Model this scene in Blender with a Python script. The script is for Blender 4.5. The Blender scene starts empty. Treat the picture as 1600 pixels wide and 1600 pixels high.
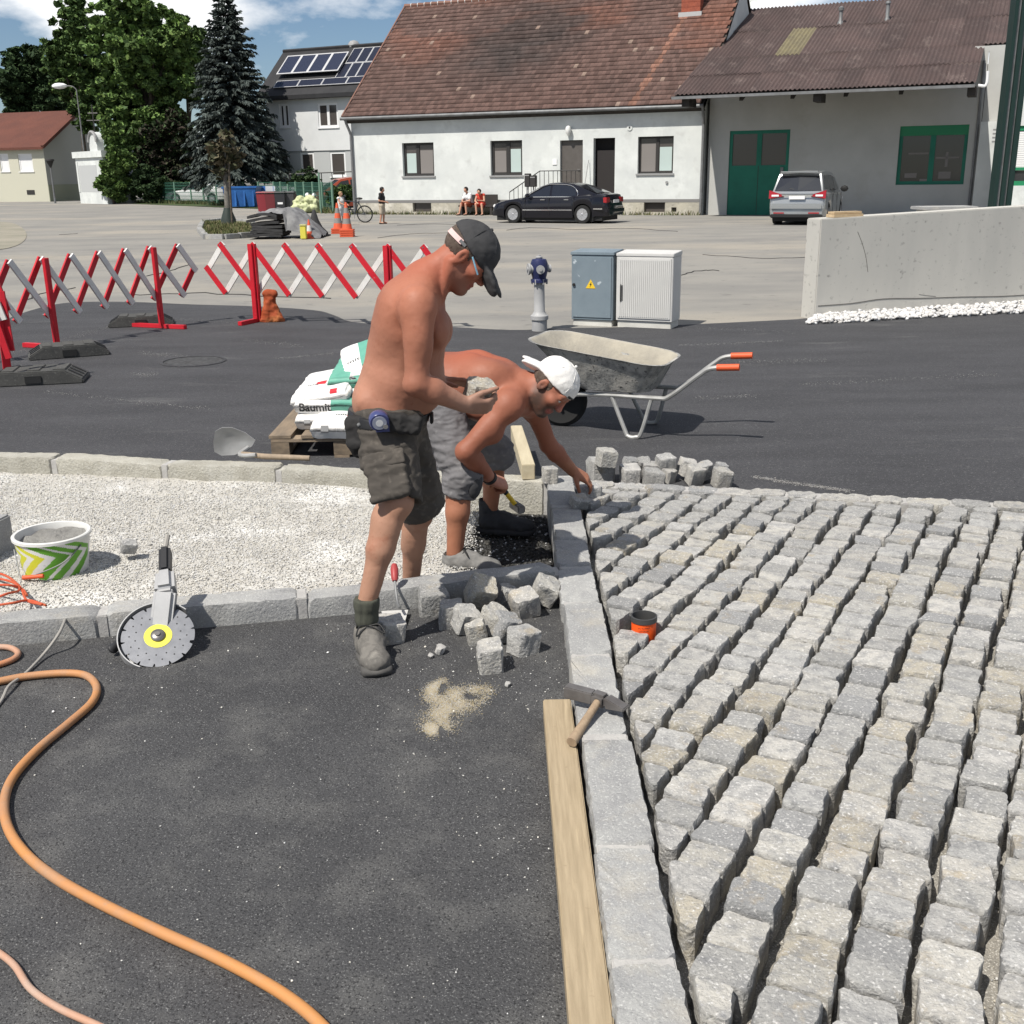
import bpy, bmesh, math, random
import numpy as np
from mathutils import Vector, Matrix, Euler, noise as mnoise

# ------------------------------------------------------------------ camera, sky, sun, exposure
SC = bpy.context.scene
CAM_F, CAM_PITCH, CAM_ROLL, CAM_H = 1700.0, 17.3, 0.8, 1.8     # focal length in photo pixels (1600 wide), degrees, metres
_t, _r = math.radians(CAM_PITCH), math.radians(CAM_ROLL)
_fw = Vector((0, math.cos(_t), -math.sin(_t)))
_up0 = Vector((0, math.sin(_t), math.cos(_t)))
_R = Vector((1, 0, 0)) * math.cos(_r) - _up0 * math.sin(_r)
_U = _up0 * math.cos(_r) + Vector((1, 0, 0)) * math.sin(_r)
cam_data = bpy.data.cameras.new('camera')
cam = bpy.data.objects.new('camera', cam_data)
SC.collection.objects.link(cam)
cam.matrix_world = Matrix(((_R.x, _U.x, -_fw.x, 0), (_R.y, _U.y, -_fw.y, 0), (_R.z, _U.z, -_fw.z, CAM_H), (0, 0, 0, 1)))
cam_data.sensor_fit = 'HORIZONTAL'
cam_data.angle = 2 * math.atan(800 / CAM_F)
cam_data.clip_start, cam_data.clip_end = 0.05, 3000
SC.camera = cam

SUN_DIR = Vector((0.25, 0.27, -0.55)).normalized()             # the way the light travels
SUN_EL = math.asin(-SUN_DIR.z)
SUN_AZ = math.atan2(-SUN_DIR.x, -SUN_DIR.y)
world = bpy.data.worlds.new('World'); SC.world = world; world.use_nodes = True
nt = world.node_tree; nt.nodes.clear()
def _n(t, **k):
    n = nt.nodes.new(t)
    for a, b in k.items(): setattr(n, a, b)
    return n
sky = _n('ShaderNodeTexSky', sky_type='NISHITA', sun_disc=False)
sky.sun_elevation, sky.sun_rotation = SUN_EL, SUN_AZ
sky.air_density, sky.dust_density, sky.ozone_density = 0.9, 0.25, 4.5
tc = _n('ShaderNodeTexCoord'); mp = _n('ShaderNodeMapping')
mp.inputs['Scale'].default_value = (1.0, 1.0, 2.2); mp.inputs['Location'].default_value = (0.30, 0.05, 0.12)
cn = _n('ShaderNodeTexNoise'); cn.inputs['Scale'].default_value = 3.4; cn.inputs['Detail'].default_value = 9; cn.inputs['Roughness'].default_value = 0.56
cr = _n('ShaderNodeValToRGB'); cr.color_ramp.elements[0].position = 0.50; cr.color_ramp.elements[1].position = 0.6
cn2 = _n('ShaderNodeTexNoise'); cn2.inputs['Scale'].default_value = 9; cn2.inputs['Detail'].default_value = 6
cc = _n('ShaderNodeMixRGB'); cc.inputs[1].default_value = (10.5, 10.8, 11.2, 1); cc.inputs[2].default_value = (18, 17.8, 17.5, 1)
mx = _n('ShaderNodeMixRGB'); bg = _n('ShaderNodeBackground'); wo = _n('ShaderNodeOutputWorld')
L = nt.links.new
L(tc.outputs['Generated'], mp.inputs[0]); L(mp.outputs[0], cn.inputs['Vector']); L(mp.outputs[0], cn2.inputs['Vector'])
L(cn.outputs['Fac'], cr.inputs[0]); L(cn2.outputs['Fac'], cc.inputs[0])
L(cr.outputs[0], mx.inputs[0]); L(sky.outputs[0], mx.inputs[1]); L(cc.outputs[0], mx.inputs[2])
L(mx.outputs[0], bg.inputs[0]); bg.inputs[1].default_value = 0.068; L(bg.outputs[0], wo.inputs[0])

sun_data = bpy.data.lights.new('sun', 'SUN'); sun_data.energy = 4.9; sun_data.angle = math.radians(0.53); sun_data.color = (1.0, 0.95, 0.87)
sun = bpy.data.objects.new('sun', sun_data); SC.collection.objects.link(sun)
sun.rotation_euler = SUN_DIR.to_track_quat('-Z', 'Y').to_euler(); sun.location = (-20, -20, 40)
SC.view_settings.view_transform = 'Standard'; SC.view_settings.look = 'None'
SC.view_settings.exposure = 0.28; SC.view_settings.gamma = 1.0; SC.view_settings.use_curve_mapping = False
SC.render.engine = 'CYCLES'
SC.cycles.max_bounces = 5; SC.cycles.diffuse_bounces = 3; SC.cycles.glossy_bounces = 3; SC.cycles.caustics_reflective = False; SC.cycles.caustics_refractive = False
# ------------------------------------------------------------------ where things stand: photo pixels measured on real planes
V = Vector
def ray(px, py): return _R * ((px - 800) / CAM_F) - _U * ((py - 800) / CAM_F) + _fw
def G(px, py, z=0.0):
    d = ray(px, py); return V((0, 0, CAM_H)) + d * ((z - CAM_H) / d.z)
def at(px, py, y):
    d = ray(px, py); return V((0, 0, CAM_H)) + d * (y / d.y)
def seen(p):
    v = p - V((0, 0, CAM_H)); c = v.dot(_fw)
    return (800 + CAM_F * v.dot(_R) / c, 800 - CAM_F * v.dot(_U) / c) if c > 0.05 else (-9e9, -9e9)

# ------------------------------------------------------------------ materials
_mats = {}
def M(name, c, rough=0.8, c2=None, ns=6.0, lo=0.35, hi=0.65, spk=None, spk2=None, bump=0.0, bs=120.0, metal=0.0, spec=0.3, rnd=0.0,
      rndc=None, attr=False, coat=0.0, sss=0.0, stretch=None, stain=None, alpha=None):
    """spk/spk2 = (colour, scale, lo, hi): fine grains; stain = (colour, scale, lo, hi): large patches; rndc = colours picked per object"""
    if name in _mats: return _mats[name]
    m = bpy.data.materials.new(name); m.use_nodes = True
    t = m.node_tree; t.nodes.clear(); N = t.nodes.new; K = t.links.new
    out = N('ShaderNodeOutputMaterial'); b = N('ShaderNodeBsdfPrincipled'); K(b.outputs[0], out.inputs[0])
    co = N('ShaderNodeTexCoord').outputs['Object']
    if rnd or rndc:
        oi = N('ShaderNodeObjectInfo')
        ad = N('ShaderNodeVectorMath'); ad.operation = 'ADD'
        sc_ = N('ShaderNodeMath'); sc_.operation = 'MULTIPLY'; sc_.inputs[1].default_value = 37.0
        K(oi.outputs['Random'], sc_.inputs[0]); K(co, ad.inputs[0]); K(sc_.outputs[0], ad.inputs[1]); co = ad.outputs[0]
    if stretch:
        mpn = N('ShaderNodeMapping'); mpn.inputs['Scale'].default_value = stretch; K(co, mpn.inputs[0]); cs = mpn.outputs[0]
    else: cs = co
    def col(c): return (c[0], c[1], c[2], 1)
    def nz(scale, vec, detail=5, rg=0.6):
        n = N('ShaderNodeTexNoise'); n.inputs['Scale'].default_value = scale; n.inputs['Detail'].default_value = detail
        n.inputs['Roughness'].default_value = rg; K(vec, n.inputs['Vector']); return n.outputs['Fac']
    def ramp(f, a, z):
        r = N('ShaderNodeMapRange'); r.inputs[1].default_value = a; r.inputs[2].default_value = z; K(f, r.inputs[0]); return r.outputs[0]
    def mix(f, a, c_, mode='MIX'):
        x = N('ShaderNodeMixRGB'); x.blend_type = mode
        if isinstance(f, float): x.inputs[0].default_value = f
        else: K(f, x.inputs[0])
        for i, q in ((1, a), (2, c_)):
            if isinstance(q, tuple): x.inputs[i].default_value = col(q)
            else: K(q, x.inputs[i])
        return x.outputs[0]
    cur = tuple(c)
    if attr:
        at_ = N('ShaderNodeAttribute'); at_.attribute_name = 'Col'; cur = at_.outputs['Color']
    if rndc:
        r = N('ShaderNodeValToRGB'); r.color_ramp.interpolation = 'CONSTANT'
        while len(r.color_ramp.elements) < len(rndc): r.color_ramp.elements.new(0.5)
        for i, q in enumerate(rndc): r.color_ramp.elements[i].position = i / len(rndc); r.color_ramp.elements[i].color = col(q)
        K(oi.outputs['Random'], r.inputs[0]); cur = r.outputs[0]
    if c2 is not None: cur = mix(ramp(nz(ns, cs), lo, hi), cur, tuple(c2))
    if stain: cur = mix(ramp(nz(stain[1], cs, 6, 0.65), stain[2], stain[3]), cur, tuple(stain[0]))
    if spk: cur = mix(ramp(nz(spk[1], co, 3, 0.5), spk[2], spk[3]), cur, tuple(spk[0]))
    if spk2: cur = mix(ramp(nz(spk2[1], co, 3, 0.5), spk2[2], spk2[3]), cur, tuple(spk2[0]))
    if rnd:
        mr = N('ShaderNodeMapRange'); mr.inputs[3].default_value = 1 - rnd; mr.inputs[4].default_value = 1 + rnd
        s2 = N('ShaderNodeMath'); s2.operation = 'FRACT'; s3 = N('ShaderNodeMath'); s3.operation = 'MULTIPLY'; s3.inputs[1].default_value = 7.31
        K(oi.outputs['Random'], s3.inputs[0]); K(s3.outputs[0], s2.inputs[0]); K(s2.outputs[0], mr.inputs[0])
        cur = mix(1.0, cur, mr.outputs[0], 'MULTIPLY')
    if isinstance(cur, tuple): b.inputs['Base Color'].default_value = col(cur)
    else: K(cur, b.inputs['Base Color'])
    b.inputs['Roughness'].default_value = rough; b.inputs['Metallic'].default_value = metal; b.inputs['Specular IOR Level'].default_value = spec
    b.inputs['Coat Weight'].default_value = coat; b.inputs['Coat Roughness'].default_value = 0.06
    if sss:
        b.inputs['Subsurface Weight'].default_value = sss; b.inputs['Subsurface Radius'].default_value = (0.012, 0.005, 0.003); b.inputs['Subsurface Scale'].default_value = 0.6
    if bump:
        bn = N('ShaderNodeBump'); bn.inputs['Strength'].default_value = min(1.0, bump); bn.inputs['Distance'].default_value = 0.35 * bump / bs * 2.2
        K(nz(bs, cs if stretch else co, 4, 0.6), bn.inputs['Height']); K(bn.outputs[0], b.inputs['Normal'])
    _mats[name] = m
    return m

# ------------------------------------------------------------------ objects
LOC = {}
def link(o): SC.collection.objects.link(o); return o
def tag(o, label=None, cat=None, group=None, kind=None):
    if label: o['label'] = label
    if cat: o['category'] = cat
    if group: o['group'] = group
    if kind: o['kind'] = kind
    return o
def thing(name, loc, label, cat, group=None, rz=0.0):
    o = bpy.data.objects.new(name, None); o.empty_display_size = 0.1; link(o)
    o.location = loc; o.rotation_euler = (0, 0, rz); LOC[o] = V(loc)
    return tag(o, label, cat, group)
def base_of(o):
    p = V((0, 0, 0))
    while o is not None: p += o.location; o = o.parent
    return p
def attach(o, parent, world=True):
    """parent o; meshes written in world metres are moved back by the parent's own place"""
    link(o)
    if parent is not None:
        o.parent = parent
        if world: o.data.transform(Matrix.Translation(-base_of(parent)))
    return o

class MB:
    def __init__(s, xf=None): s.v, s.f, s.m, s.x, s.c = [], [], [], xf, []
    def add(s, vs, fs, mi=0, col=None):
        o = len(s.v)
        s.v += [s.x(V(p)) if s.x else V(p) for p in vs]
        s.f += [tuple(i + o for i in f) for f in fs]; s.m += [mi] * len(fs)
        if col is not None: s.c += [col] * len(vs)
        return s
    def box(s, c, size, rot=None, mi=0, taper=1.0):
        hx, hy, hz = size[0] / 2, size[1] / 2, size[2] / 2
        vs = []
        for z, k in ((-hz, 1.0), (hz, taper)):
            for x, y in ((-hx, -hy), (hx, -hy), (hx, hy), (-hx, hy)):
                p = V((x * k, y * k, z))
                if rot is not None: p = rot @ p
                vs.append(V(c) + p)
        return s.add(vs, [(3, 2, 1, 0), (4, 5, 6, 7), (0, 1, 5, 4), (1, 2, 6, 5), (2, 3, 7, 6), (3, 0, 4, 7)], mi)
    def bx(s, a, b, mi=0):
        lo = [min(p, q) for p, q in zip(a, b)]; hi = [max(p, q) for p, q in zip(a, b)]
        return s.box([(p + q) / 2 for p, q in zip(lo, hi)], [q - p for p, q in zip(lo, hi)], None, mi)
    def bar(s, a, b, w, h, mi=0, upv=(0, 0, 1)):
        """a rectangular bar from a to b, w across, h along upv"""
        a, b = V(a), V(b); d = (b - a); l = d.length; d.normalize(); u = V(upv)
        sd = d.cross(u)
        if sd.length < 1e-4: sd = d.cross(V((1, 0, 0)))
        sd.normalize(); u = sd.cross(d)
        vs = [p + sd * (i * w / 2) + u * (j * h / 2) for p in (a, b) for i, j in ((-1, -1), (1, -1), (1, 1), (-1, 1))]
        return s.add(vs, [(0, 1, 2, 3), (7, 6, 5, 4), (0, 4, 5, 1), (1, 5, 6, 2), (2, 6, 7, 3), (3, 7, 4, 0)], mi)
    def tube(s, pts, r, n=8, mi=0, caps=True, rs=None):
        pts = [V(p) for p in pts]; vs, fs = [], []
        d0 = (pts[1] - pts[0]).normalized(); u = d0.orthogonal().normalized()
        for i, p in enumerate(pts):
            d = (pts[min(i + 1, len(pts) - 1)] - pts[max(i - 1, 0)])
            d = d.normalized() if d.length > 1e-9 else d0
            u = (u - d * u.dot(d)); u = u.normalized() if u.length > 1e-6 else d.orthogonal().normalized()
            w = d.cross(u); rr = rs[i] if rs else r
            for k in range(n):
                a = 2 * math.pi * k / n; vs.append(p + (u * math.cos(a) + w * math.sin(a)) * rr)
        for i in range(len(pts) - 1):
            for k in range(n):
                k2 = (k + 1) % n; fs.append((i * n + k, i * n + k2, (i + 1) * n + k2, (i + 1) * n + k))
        if caps: fs += [tuple(range(n - 1, -1, -1)), tuple((len(pts) - 1) * n + k for k in range(n))]
        return s.add(vs, fs, mi)
    def cyl(s, a, b, r, n=16, mi=0, r2=None): return s.tube([a, b], r, n, mi, True, [r, r if r2 is None else r2])
    def lathe(s, prof, c=(0, 0, 0), n=24, mi=0, rot=None, sx=1.0, sy=1.0, mf=None, caps=True):
        vs, fs, ms = [], [], []
        for r, z in prof:
            for k in range(n):
                a = 2 * math.pi * k / n; p = V((r * math.cos(a) * sx, r * math.sin(a) * sy, z))
                if rot is not None: p = rot @ p
                vs.append(V(c) + p)
        for i in range(len(prof) - 1):
            for k in range(n):
                k2 = (k + 1) % n; fs.append((i * n + k, i * n + k2, (i + 1) * n + k2, (i + 1) * n + k)); ms.append(mf(i, k) if mf else mi)
        if caps and prof[0][0] > 1e-6: fs.append(tuple(range(n - 1, -1, -1))); ms.append(mi)
        if caps and prof[-1][0] > 1e-6: fs.append(tuple((len(prof) - 1) * n + k for k in range(n))); ms.append(mi)
        o = len(s.v); s.v += [s.x(p) if s.x else p for p in vs]; s.f += [tuple(i + o for i in f) for f in fs]; s.m += ms
        return s
    def prism(s, poly, d, mi=0):
        """poly: 3-D points of one face, d: the vector it is pushed along"""
        n = len(poly); d = V(d); vs = [V(p) for p in poly] + [V(p) + d for p in poly]
        return s.add(vs, [tuple(range(n - 1, -1, -1)), tuple(range(n, 2 * n))] + [(i, (i + 1) % n, n + (i + 1) % n, n + i) for i in range(n)], mi)
    def ball(s, c, r, n=10, mi=0, sc=(1, 1, 1), rot=None):
        m = max(4, n // 2)
        prof = [(math.sin(math.pi * i / m) * r + (1e-5 if i in (0, m) else 0), -math.cos(math.pi * i / m) * r) for i in range(m + 1)]
        vs0 = len(s.v); mb = MB(); mb.lathe(prof, (0, 0, 0), n)
        vs = [V((p.x * sc[0], p.y * sc[1], p.z * sc[2])) for p in mb.v]
        if rot is not None: vs = [rot @ p for p in vs]
        return s.add([V(c) + p for p in vs], mb.f, mi)
    def build(s, name, mats, parent=None, world=True, smooth=False, bevel=0.0, seg=2):
        me = bpy.data.meshes.new(name); me.from_pydata([tuple(p) for p in s.v], [], s.f)
        if not isinstance(mats, (list, tuple)): mats = [mats]
        for m in mats: me.materials.append(m)
        me.polygons.foreach_set('material_index', s.m)
        bm = bmesh.new(); bm.from_mesh(me); bmesh.ops.recalc_face_normals(bm, faces=bm.faces)
        if bevel:
            bmesh.ops.bevel(bm, geom=[e for e in bm.edges if len(e.link_faces) == 2 and e.calc_face_angle(0) > 0.6], offset=bevel, segments=seg, affect='EDGES', clamp_overlap=True)
        bm.to_mesh(me); bm.free()
        if s.c and len(s.c) == len(s.v) and not bevel:
            a = me.color_attributes.new('Col', 'FLOAT_COLOR', 'POINT')
            a.data.foreach_set('color', [q for c in s.c for q in (c[0], c[1], c[2], 1.0)])
        if smooth:
            me.polygons.foreach_set('use_smooth', [True] * len(me.polygons))
            try: me.set_sharp_from_angle(angle=math.radians(40))
            except Exception: pass
        me.update()
        return attach(bpy.data.objects.new(name, me), parent, world)

def np_mesh(name, vs, quads=None, tris=None, mats=(), parent=None, world=True, smooth=False, cols=None, mi=None):
    """big meshes straight from arrays"""
    me = bpy.data.meshes.new(name); vs = np.asarray(vs, np.float32)
    faces = []; sizes = []
    if quads is not None and len(quads): faces.append(np.asarray(quads, np.int32).ravel()); sizes += [4] * len(quads)
    if tris is not None and len(tris): faces.append(np.asarray(tris, np.int32).ravel()); sizes += [3] * len(tris)
    fl = np.concatenate(faces); sz = np.asarray(sizes, np.int32)
    me.vertices.add(len(vs)); me.vertices.foreach_set('co', vs.ravel())
    me.loops.add(len(fl)); me.loops.foreach_set('vertex_index', fl)
    me.polygons.add(len(sz)); me.polygons.foreach_set('loop_start', np.concatenate(([0], np.cumsum(sz)[:-1])).astype(np.int32))
    me.polygons.foreach_set('loop_total', sz)
    for m in (mats if isinstance(mats, (list, tuple)) else [mats]): me.materials.append(m)
    if mi is not None: me.polygons.foreach_set('material_index', np.asarray(mi, np.int32))
    if smooth: me.polygons.foreach_set('use_smooth', np.ones(len(sz), bool))
    me.update(calc_edges=True)
    if cols is not None:
        a = me.color_attributes.new('Col', 'FLOAT_COLOR', 'POINT')
        c = np.ones((len(vs), 4), np.float32); c[:, :3] = cols; a.data.foreach_set('color', c.ravel())
    return attach(bpy.data.objects.new(name, me), parent, world)

def copy_tree(o, parent=None):
    c = o.copy(); link(c); c.parent = parent
    for ch in list(o.children): copy_tree(ch, c)
    return c
def smooth_path(pts, n=8):
    pts = [V(p) for p in pts]; P_ = [pts[0] * 2 - pts[1]] + pts + [pts[-1] * 2 - pts[-2]]; out = []
    for i in range(1, len(P_) - 2):
        a, b, c, d = P_[i - 1:i + 3]
        for k in range(n):
            t = k / n
            out.append(0.5 * ((2 * b) + (c - a) * t + (2 * a - 5 * b + 4 * c - d) * t * t + (3 * b - a - 3 * c + d) * t ** 3))
    return out + [pts[-1]]
from mathutils.bvhtree import BVHTree
def text(body, size, mat, parent, loc, right, up, name='lettering', depth=0.001, wrap=None, bold=0.0):
    """flat print as a mesh; wrap = a mesh object whose surface the letters are laid onto"""
    cu = bpy.data.curves.new(name, 'FONT'); cu.body = body; cu.size = size; cu.align_x = 'CENTER'; cu.align_y = 'CENTER'; cu.offset = bold
    to = bpy.data.objects.new(name, cu); link(to); bpy.context.view_layer.update()
    me = bpy.data.meshes.new_from_object(to.evaluated_get(bpy.context.evaluated_depsgraph_get())); bpy.data.objects.remove(to); bpy.data.curves.remove(cu)
    r = V(right).normalized(); u = (V(up) - r * V(up).dot(r)).normalized(); n = r.cross(u); base = base_of(parent)
    if wrap is not None:
        bm = bmesh.new(); bm.from_mesh(me); bmesh.ops.triangulate(bm, faces=bm.faces)
        bmesh.ops.subdivide_edges(bm, edges=[e for e in bm.edges if e.calc_length() > size * .25], cuts=2); bm.to_mesh(me); bm.free()
        t = BVHTree.FromPolygons([v.co + base_of(wrap) for v in wrap.data.vertices], [tuple(p.vertices) for p in wrap.data.polygons])
    for v in me.vertices:
        p = V(loc) + r * v.co.x + u * v.co.y
        if wrap is not None:
            h = t.ray_cast(p + n * .12, -n, .3); p = (h[0] + n * depth) if h[0] else p
        else: p = p + n * depth
        v.co = p - base
    me.materials.clear(); me.materials.append(mat)
    o = bpy.data.objects.new(name, me); link(o); o.parent = parent; return o

# ------------------------------------------------------------------ soft solids: distance field on a grid -> one closed skin
class SDF:
    def __init__(s, lo, hi, h):
        s.lo = np.array(lo, np.float32); s.h = h
        s.n = np.ceil((np.array(hi) - s.lo) / h).astype(int) + 1
        s.g = np.full(s.n, 9.0, np.float32)
    def _reg(s, lo, hi, pad):
        a = np.clip(np.floor((np.minimum(lo, hi) - pad - s.lo) / s.h).astype(int), 0, s.n - 1)
        b = np.clip(np.ceil((np.maximum(lo, hi) + pad - s.lo) / s.h).astype(int) + 1, 1, s.n)
        sl = tuple(slice(i, j) for i, j in zip(a, b))
        ax = [s.lo[i] + s.h * np.arange(a[i], b[i], dtype=np.float32) for i in range(3)]
        return sl, ax[0][:, None, None], ax[1][None, :, None], ax[2][None, None, :]
    def _put(s, sl, d, k, op):
        g = s.g[sl]
        if op == 'u':
            if k > 0: hh = np.clip(k - np.abs(g - d), 0, None) / k; s.g[sl] = np.minimum(g, d) - hh * hh * k * 0.25
            else: s.g[sl] = np.minimum(g, d)
        else:
            d = -d
            if k > 0: hh = np.clip(k - np.abs(g - d), 0, None) / k; s.g[sl] = np.maximum(g, d) + hh * hh * k * 0.25
            else: s.g[sl] = np.maximum(g, d)
    def cone(s, a, b, ra, rb=None, k=0.02, op='u', flat=None, cut=None):
        """round cone; flat=(axis, f) widens it f times along axis; cut=[(point, normal)] keeps the side the normal points away from"""
        a = np.array(a, np.float32); b = np.array(b, np.float32); rb = ra if rb is None else rb
        m = max(ra, rb) * (max(1, flat[1]) if flat else 1)
        sl, X, Y_, Z = s._reg(np.minimum(a, b), np.maximum(a, b), m + k + 3 * s.h)
        px, py, pz = X - a[0], Y_ - a[1], Z - a[2]; ba = b - a; f = 1.0
        if flat:
            ax = np.array(flat[0], np.float32); ax /= np.linalg.norm(ax); q = 1.0 / flat[1] - 1.0
            dt = (px * ax[0] + py * ax[1] + pz * ax[2]) * q
            px, py, pz = px + dt * ax[0], py + dt * ax[1], pz + dt * ax[2]
            ba = ba + ax * (ba @ ax) * q; f = min(1.0, flat[1]) if flat[1] < 1 else 1.0
        l2 = max(1e-9, float(ba @ ba))
        t = np.clip((px * ba[0] + py * ba[1] + pz * ba[2]) / l2, 0, 1)
        d = np.sqrt((px - t * ba[0]) ** 2 + (py - t * ba[1]) ** 2 + (pz - t * ba[2]) ** 2) - (ra + (rb - ra) * t)
        d = d * f
        for p, n in (cut or []):
            n = np.array(n, np.float32); n /= np.linalg.norm(n)
            d = np.maximum(d, (X - p[0]) * n[0] + (Y_ - p[1]) * n[1] + (Z - p[2]) * n[2])
        s._put(sl, d.astype(np.float32), k, op); return s
    def ell(s, c, r, R=None, k=0.02, op='u', cut=None):
        """ellipsoid; R columns are its axes"""
        c = np.array(c, np.float32); m = max(r)
        sl, X, Y_, Z = s._reg(c, c, m + k + 3 * s.h)
        x, y, z = X - c[0], Y_ - c[1], Z - c[2]
        if R is not None:
            R = np.array(R, np.float32); x, y, z = (x * R[0, i] + y * R[1, i] + z * R[2, i] for i in range(3))
        q = np.sqrt((x / r[0]) ** 2 + (y / r[1]) ** 2 + (z / r[2]) ** 2)
        q2 = np.sqrt((x / r[0] ** 2) ** 2 + (y / r[1] ** 2) ** 2 + (z / r[2] ** 2) ** 2) + 1e-9
        d = q * (q - 1) / q2
        for p, n in (cut or []):
            n = np.array(n, np.float32); n /= np.linalg.norm(n)
            d = np.maximum(d, (X - p[0]) * n[0] + (Y_ - p[1]) * n[1] + (Z - p[2]) * n[2])
        s._put(sl, d.astype(np.float32), k, op); return s
    def box(s, c, half, R=None, rad=0.005, k=0.01, op='u'):
        c = np.array(c, np.float32)
        sl, X, Y_, Z = s._reg(c, c, float(np.linalg.norm(half)) + k + 3 * s.h)
        x, y, z = X - c[0], Y_ - c[1], Z - c[2]
        if R is not None:
            R = np.array(R, np.float32); x, y, z = (x * R[0, i] + y * R[1, i] + z * R[2, i] for i in range(3))
        x, y, z = np.abs(x) - half[0] + rad, np.abs(y) - half[1] + rad, np.abs(z) - half[2] + rad
        d = np.sqrt(np.maximum(x, 0) ** 2 + np.maximum(y, 0) ** 2 + np.maximum(z, 0) ** 2) + np.minimum(np.maximum(np.maximum(x, y), z), 0) - rad
        s._put(sl, d.astype(np.float32), k, op); return s
    def skin(s):
        g = s.g; neg = g < 0; n = s.n; h = s.h
        cnt = np.zeros(n - 1, np.int8)
        for i in (0, 1):
            for j in (0, 1):
                for k in (0, 1): cnt += neg[i:n[0] - 1 + i, j:n[1] - 1 + j, k:n[2] - 1 + k]
        cell = np.argwhere((cnt > 0) & (cnt < 8)); idx = np.full(n - 1, -1, np.int32); idx[tuple(cell.T)] = np.arange(len(cell))
        acc = np.zeros((len(cell), 3), np.float32); num = np.zeros(len(cell), np.float32)
        cor = [(i, j, k) for i in (0, 1) for j in (0, 1) for k in (0, 1)]
        val = {c: g[cell[:, 0] + c[0], cell[:, 1] + c[1], cell[:, 2] + c[2]] for c in cor}
        for c in cor:
            for ax in range(3):
                if c[ax]: continue
                e = list(c); e[ax] = 1; e = tuple(e); a, b = val[c], val[e]; m = (a < 0) != (b < 0)
                t = np.where(m, a / np.where(m, a - b, 1), 0)
                p = np.tile(np.array(c, np.float32), (len(cell), 1)); p[:, ax] += t
                acc += p * m[:, None]; num += m
        vs = (cell + acc / num[:, None]) * h + s.lo
        quads = []
        for ax in range(3):
            b, c = (ax + 1) % 3, (ax + 2) % 3
            sa = [slice(None)] * 3; sb = [slice(None)] * 3; sa[ax] = slice(0, -1); sb[ax] = slice(1, None)
            A, B = neg[tuple(sa)], neg[tuple(sb)]
            e = np.argwhere(A != B); e = e[(e[:, b] > 0) & (e[:, c] > 0) & (e[:, b] < n[b] - 1) & (e[:, c] < n[c] - 1)]
            fl = A[tuple(e.T)]
            q = []
            for db, dc in ((1, 1), (0, 1), (0, 0), (1, 0)):
                w = e.copy(); w[:, b] -= db; w[:, c] -= dc; q.append(idx[tuple(w.T)])
            q = np.stack(q, 1); q[~fl] = q[~fl][:, ::-1]; quads.append(q)
        return vs.astype(np.float32), np.concatenate(quads)
def wobble(vs, quads, amp, scale, seed=0, stretch=(1, 1, 1), ridged=False):
    """push a skin along its normals by smooth noise: cloth folds, knobbly surfaces"""
    a, b, c = vs[quads[:, 0]], vs[quads[:, 1]], vs[quads[:, 2]]
    fn = np.cross(b - a, c - a); nn = np.zeros_like(vs)
    for i in range(4): np.add.at(nn, quads[:, i], fn)
    nn /= np.linalg.norm(nn, axis=1, keepdims=True) + 1e-12
    st = np.array(stretch, np.float32)
    d = np.array([mnoise.fractal(V(p), 1.0, 2.0, 3) for p in (vs * st * scale + seed * 7.7)], np.float32)
    if ridged: d = 1 - 2 * np.abs(d)
    return vs + nn * (d * amp)[:, None]
# ------------------------------------------------------------------ the setting: grounds, kerbs, paving
rng = random.Random(5); NR = np.random.RandomState(5)
GREY = (0.36, 0.36, 0.35)
m_yard = M('old_asphalt', (0.25, 0.24, 0.218), 0.92, c2=(0.18, 0.176, 0.168), ns=0.5, stretch=(0.7, 1.3, 1), lo=.4, hi=.7, stain=((0.33, 0.30, 0.25), 0.16, 0.5, 0.7), spk=((0.16, 0.155, 0.145), 3.2, 0.63, 0.76), spk2=((0.19, 0.18, 0.165), 42, 0.56, 0.75), bump=0.25, bs=60, spec=0.15)
m_new = M('new_asphalt', (0.040, 0.040, 0.043), 0.8, c2=(0.056, 0.056, 0.06), ns=1.3, stretch=(0.5, 1.8, 1), stain=((0.14, 0.138, 0.135), 1.5, 0.6, 0.85), spk=((0.16, 0.16, 0.16), 110, 0.6, 0.72), spk2=((.025, .025, .027), 60, .58, .7), bump=0.7, bs=110, spec=0.3)
m_near = M('coarse_asphalt', (0.042, 0.042, 0.044), 0.78, c2=(0.058, 0.058, 0.06), ns=1.3, stain=((0.13, 0.128, 0.122), 4.0, 0.48, 0.9), spk=((0.2, 0.2, 0.197), 210, 0.59, 0.7), spk2=((0.014, 0.014, 0.015), 165, 0.54, 0.66), bump=1.0, bs=115, spec=0.45)
m_gran = M('granite', GREY, 0.85, rndc=[(0.385, 0.375, 0.35), (0.31, 0.305, 0.29), (0.365, 0.35, 0.32), (0.265, 0.265, 0.262), (0.415, 0.40, 0.37), (0.345, 0.33, 0.295), (0.375, 0.37, 0.355), (0.36, 0.33, 0.27), (0.405, 0.39, 0.355), (0.32, 0.315, 0.30), (0.39, 0.38, 0.36)],
           c2=(0.22, 0.22, 0.22), ns=22, lo=0.42, hi=0.72, stain=((0.38, 0.30, 0.18), 6, 0.60, 0.82), spk=((0.56, 0.55, 0.53), 130, 0.57, 0.7), spk2=((0.12, 0.12, 0.12), 260, 0.62, 0.74), bump=0.9, bs=75, rnd=0.1, spec=0.25)
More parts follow.
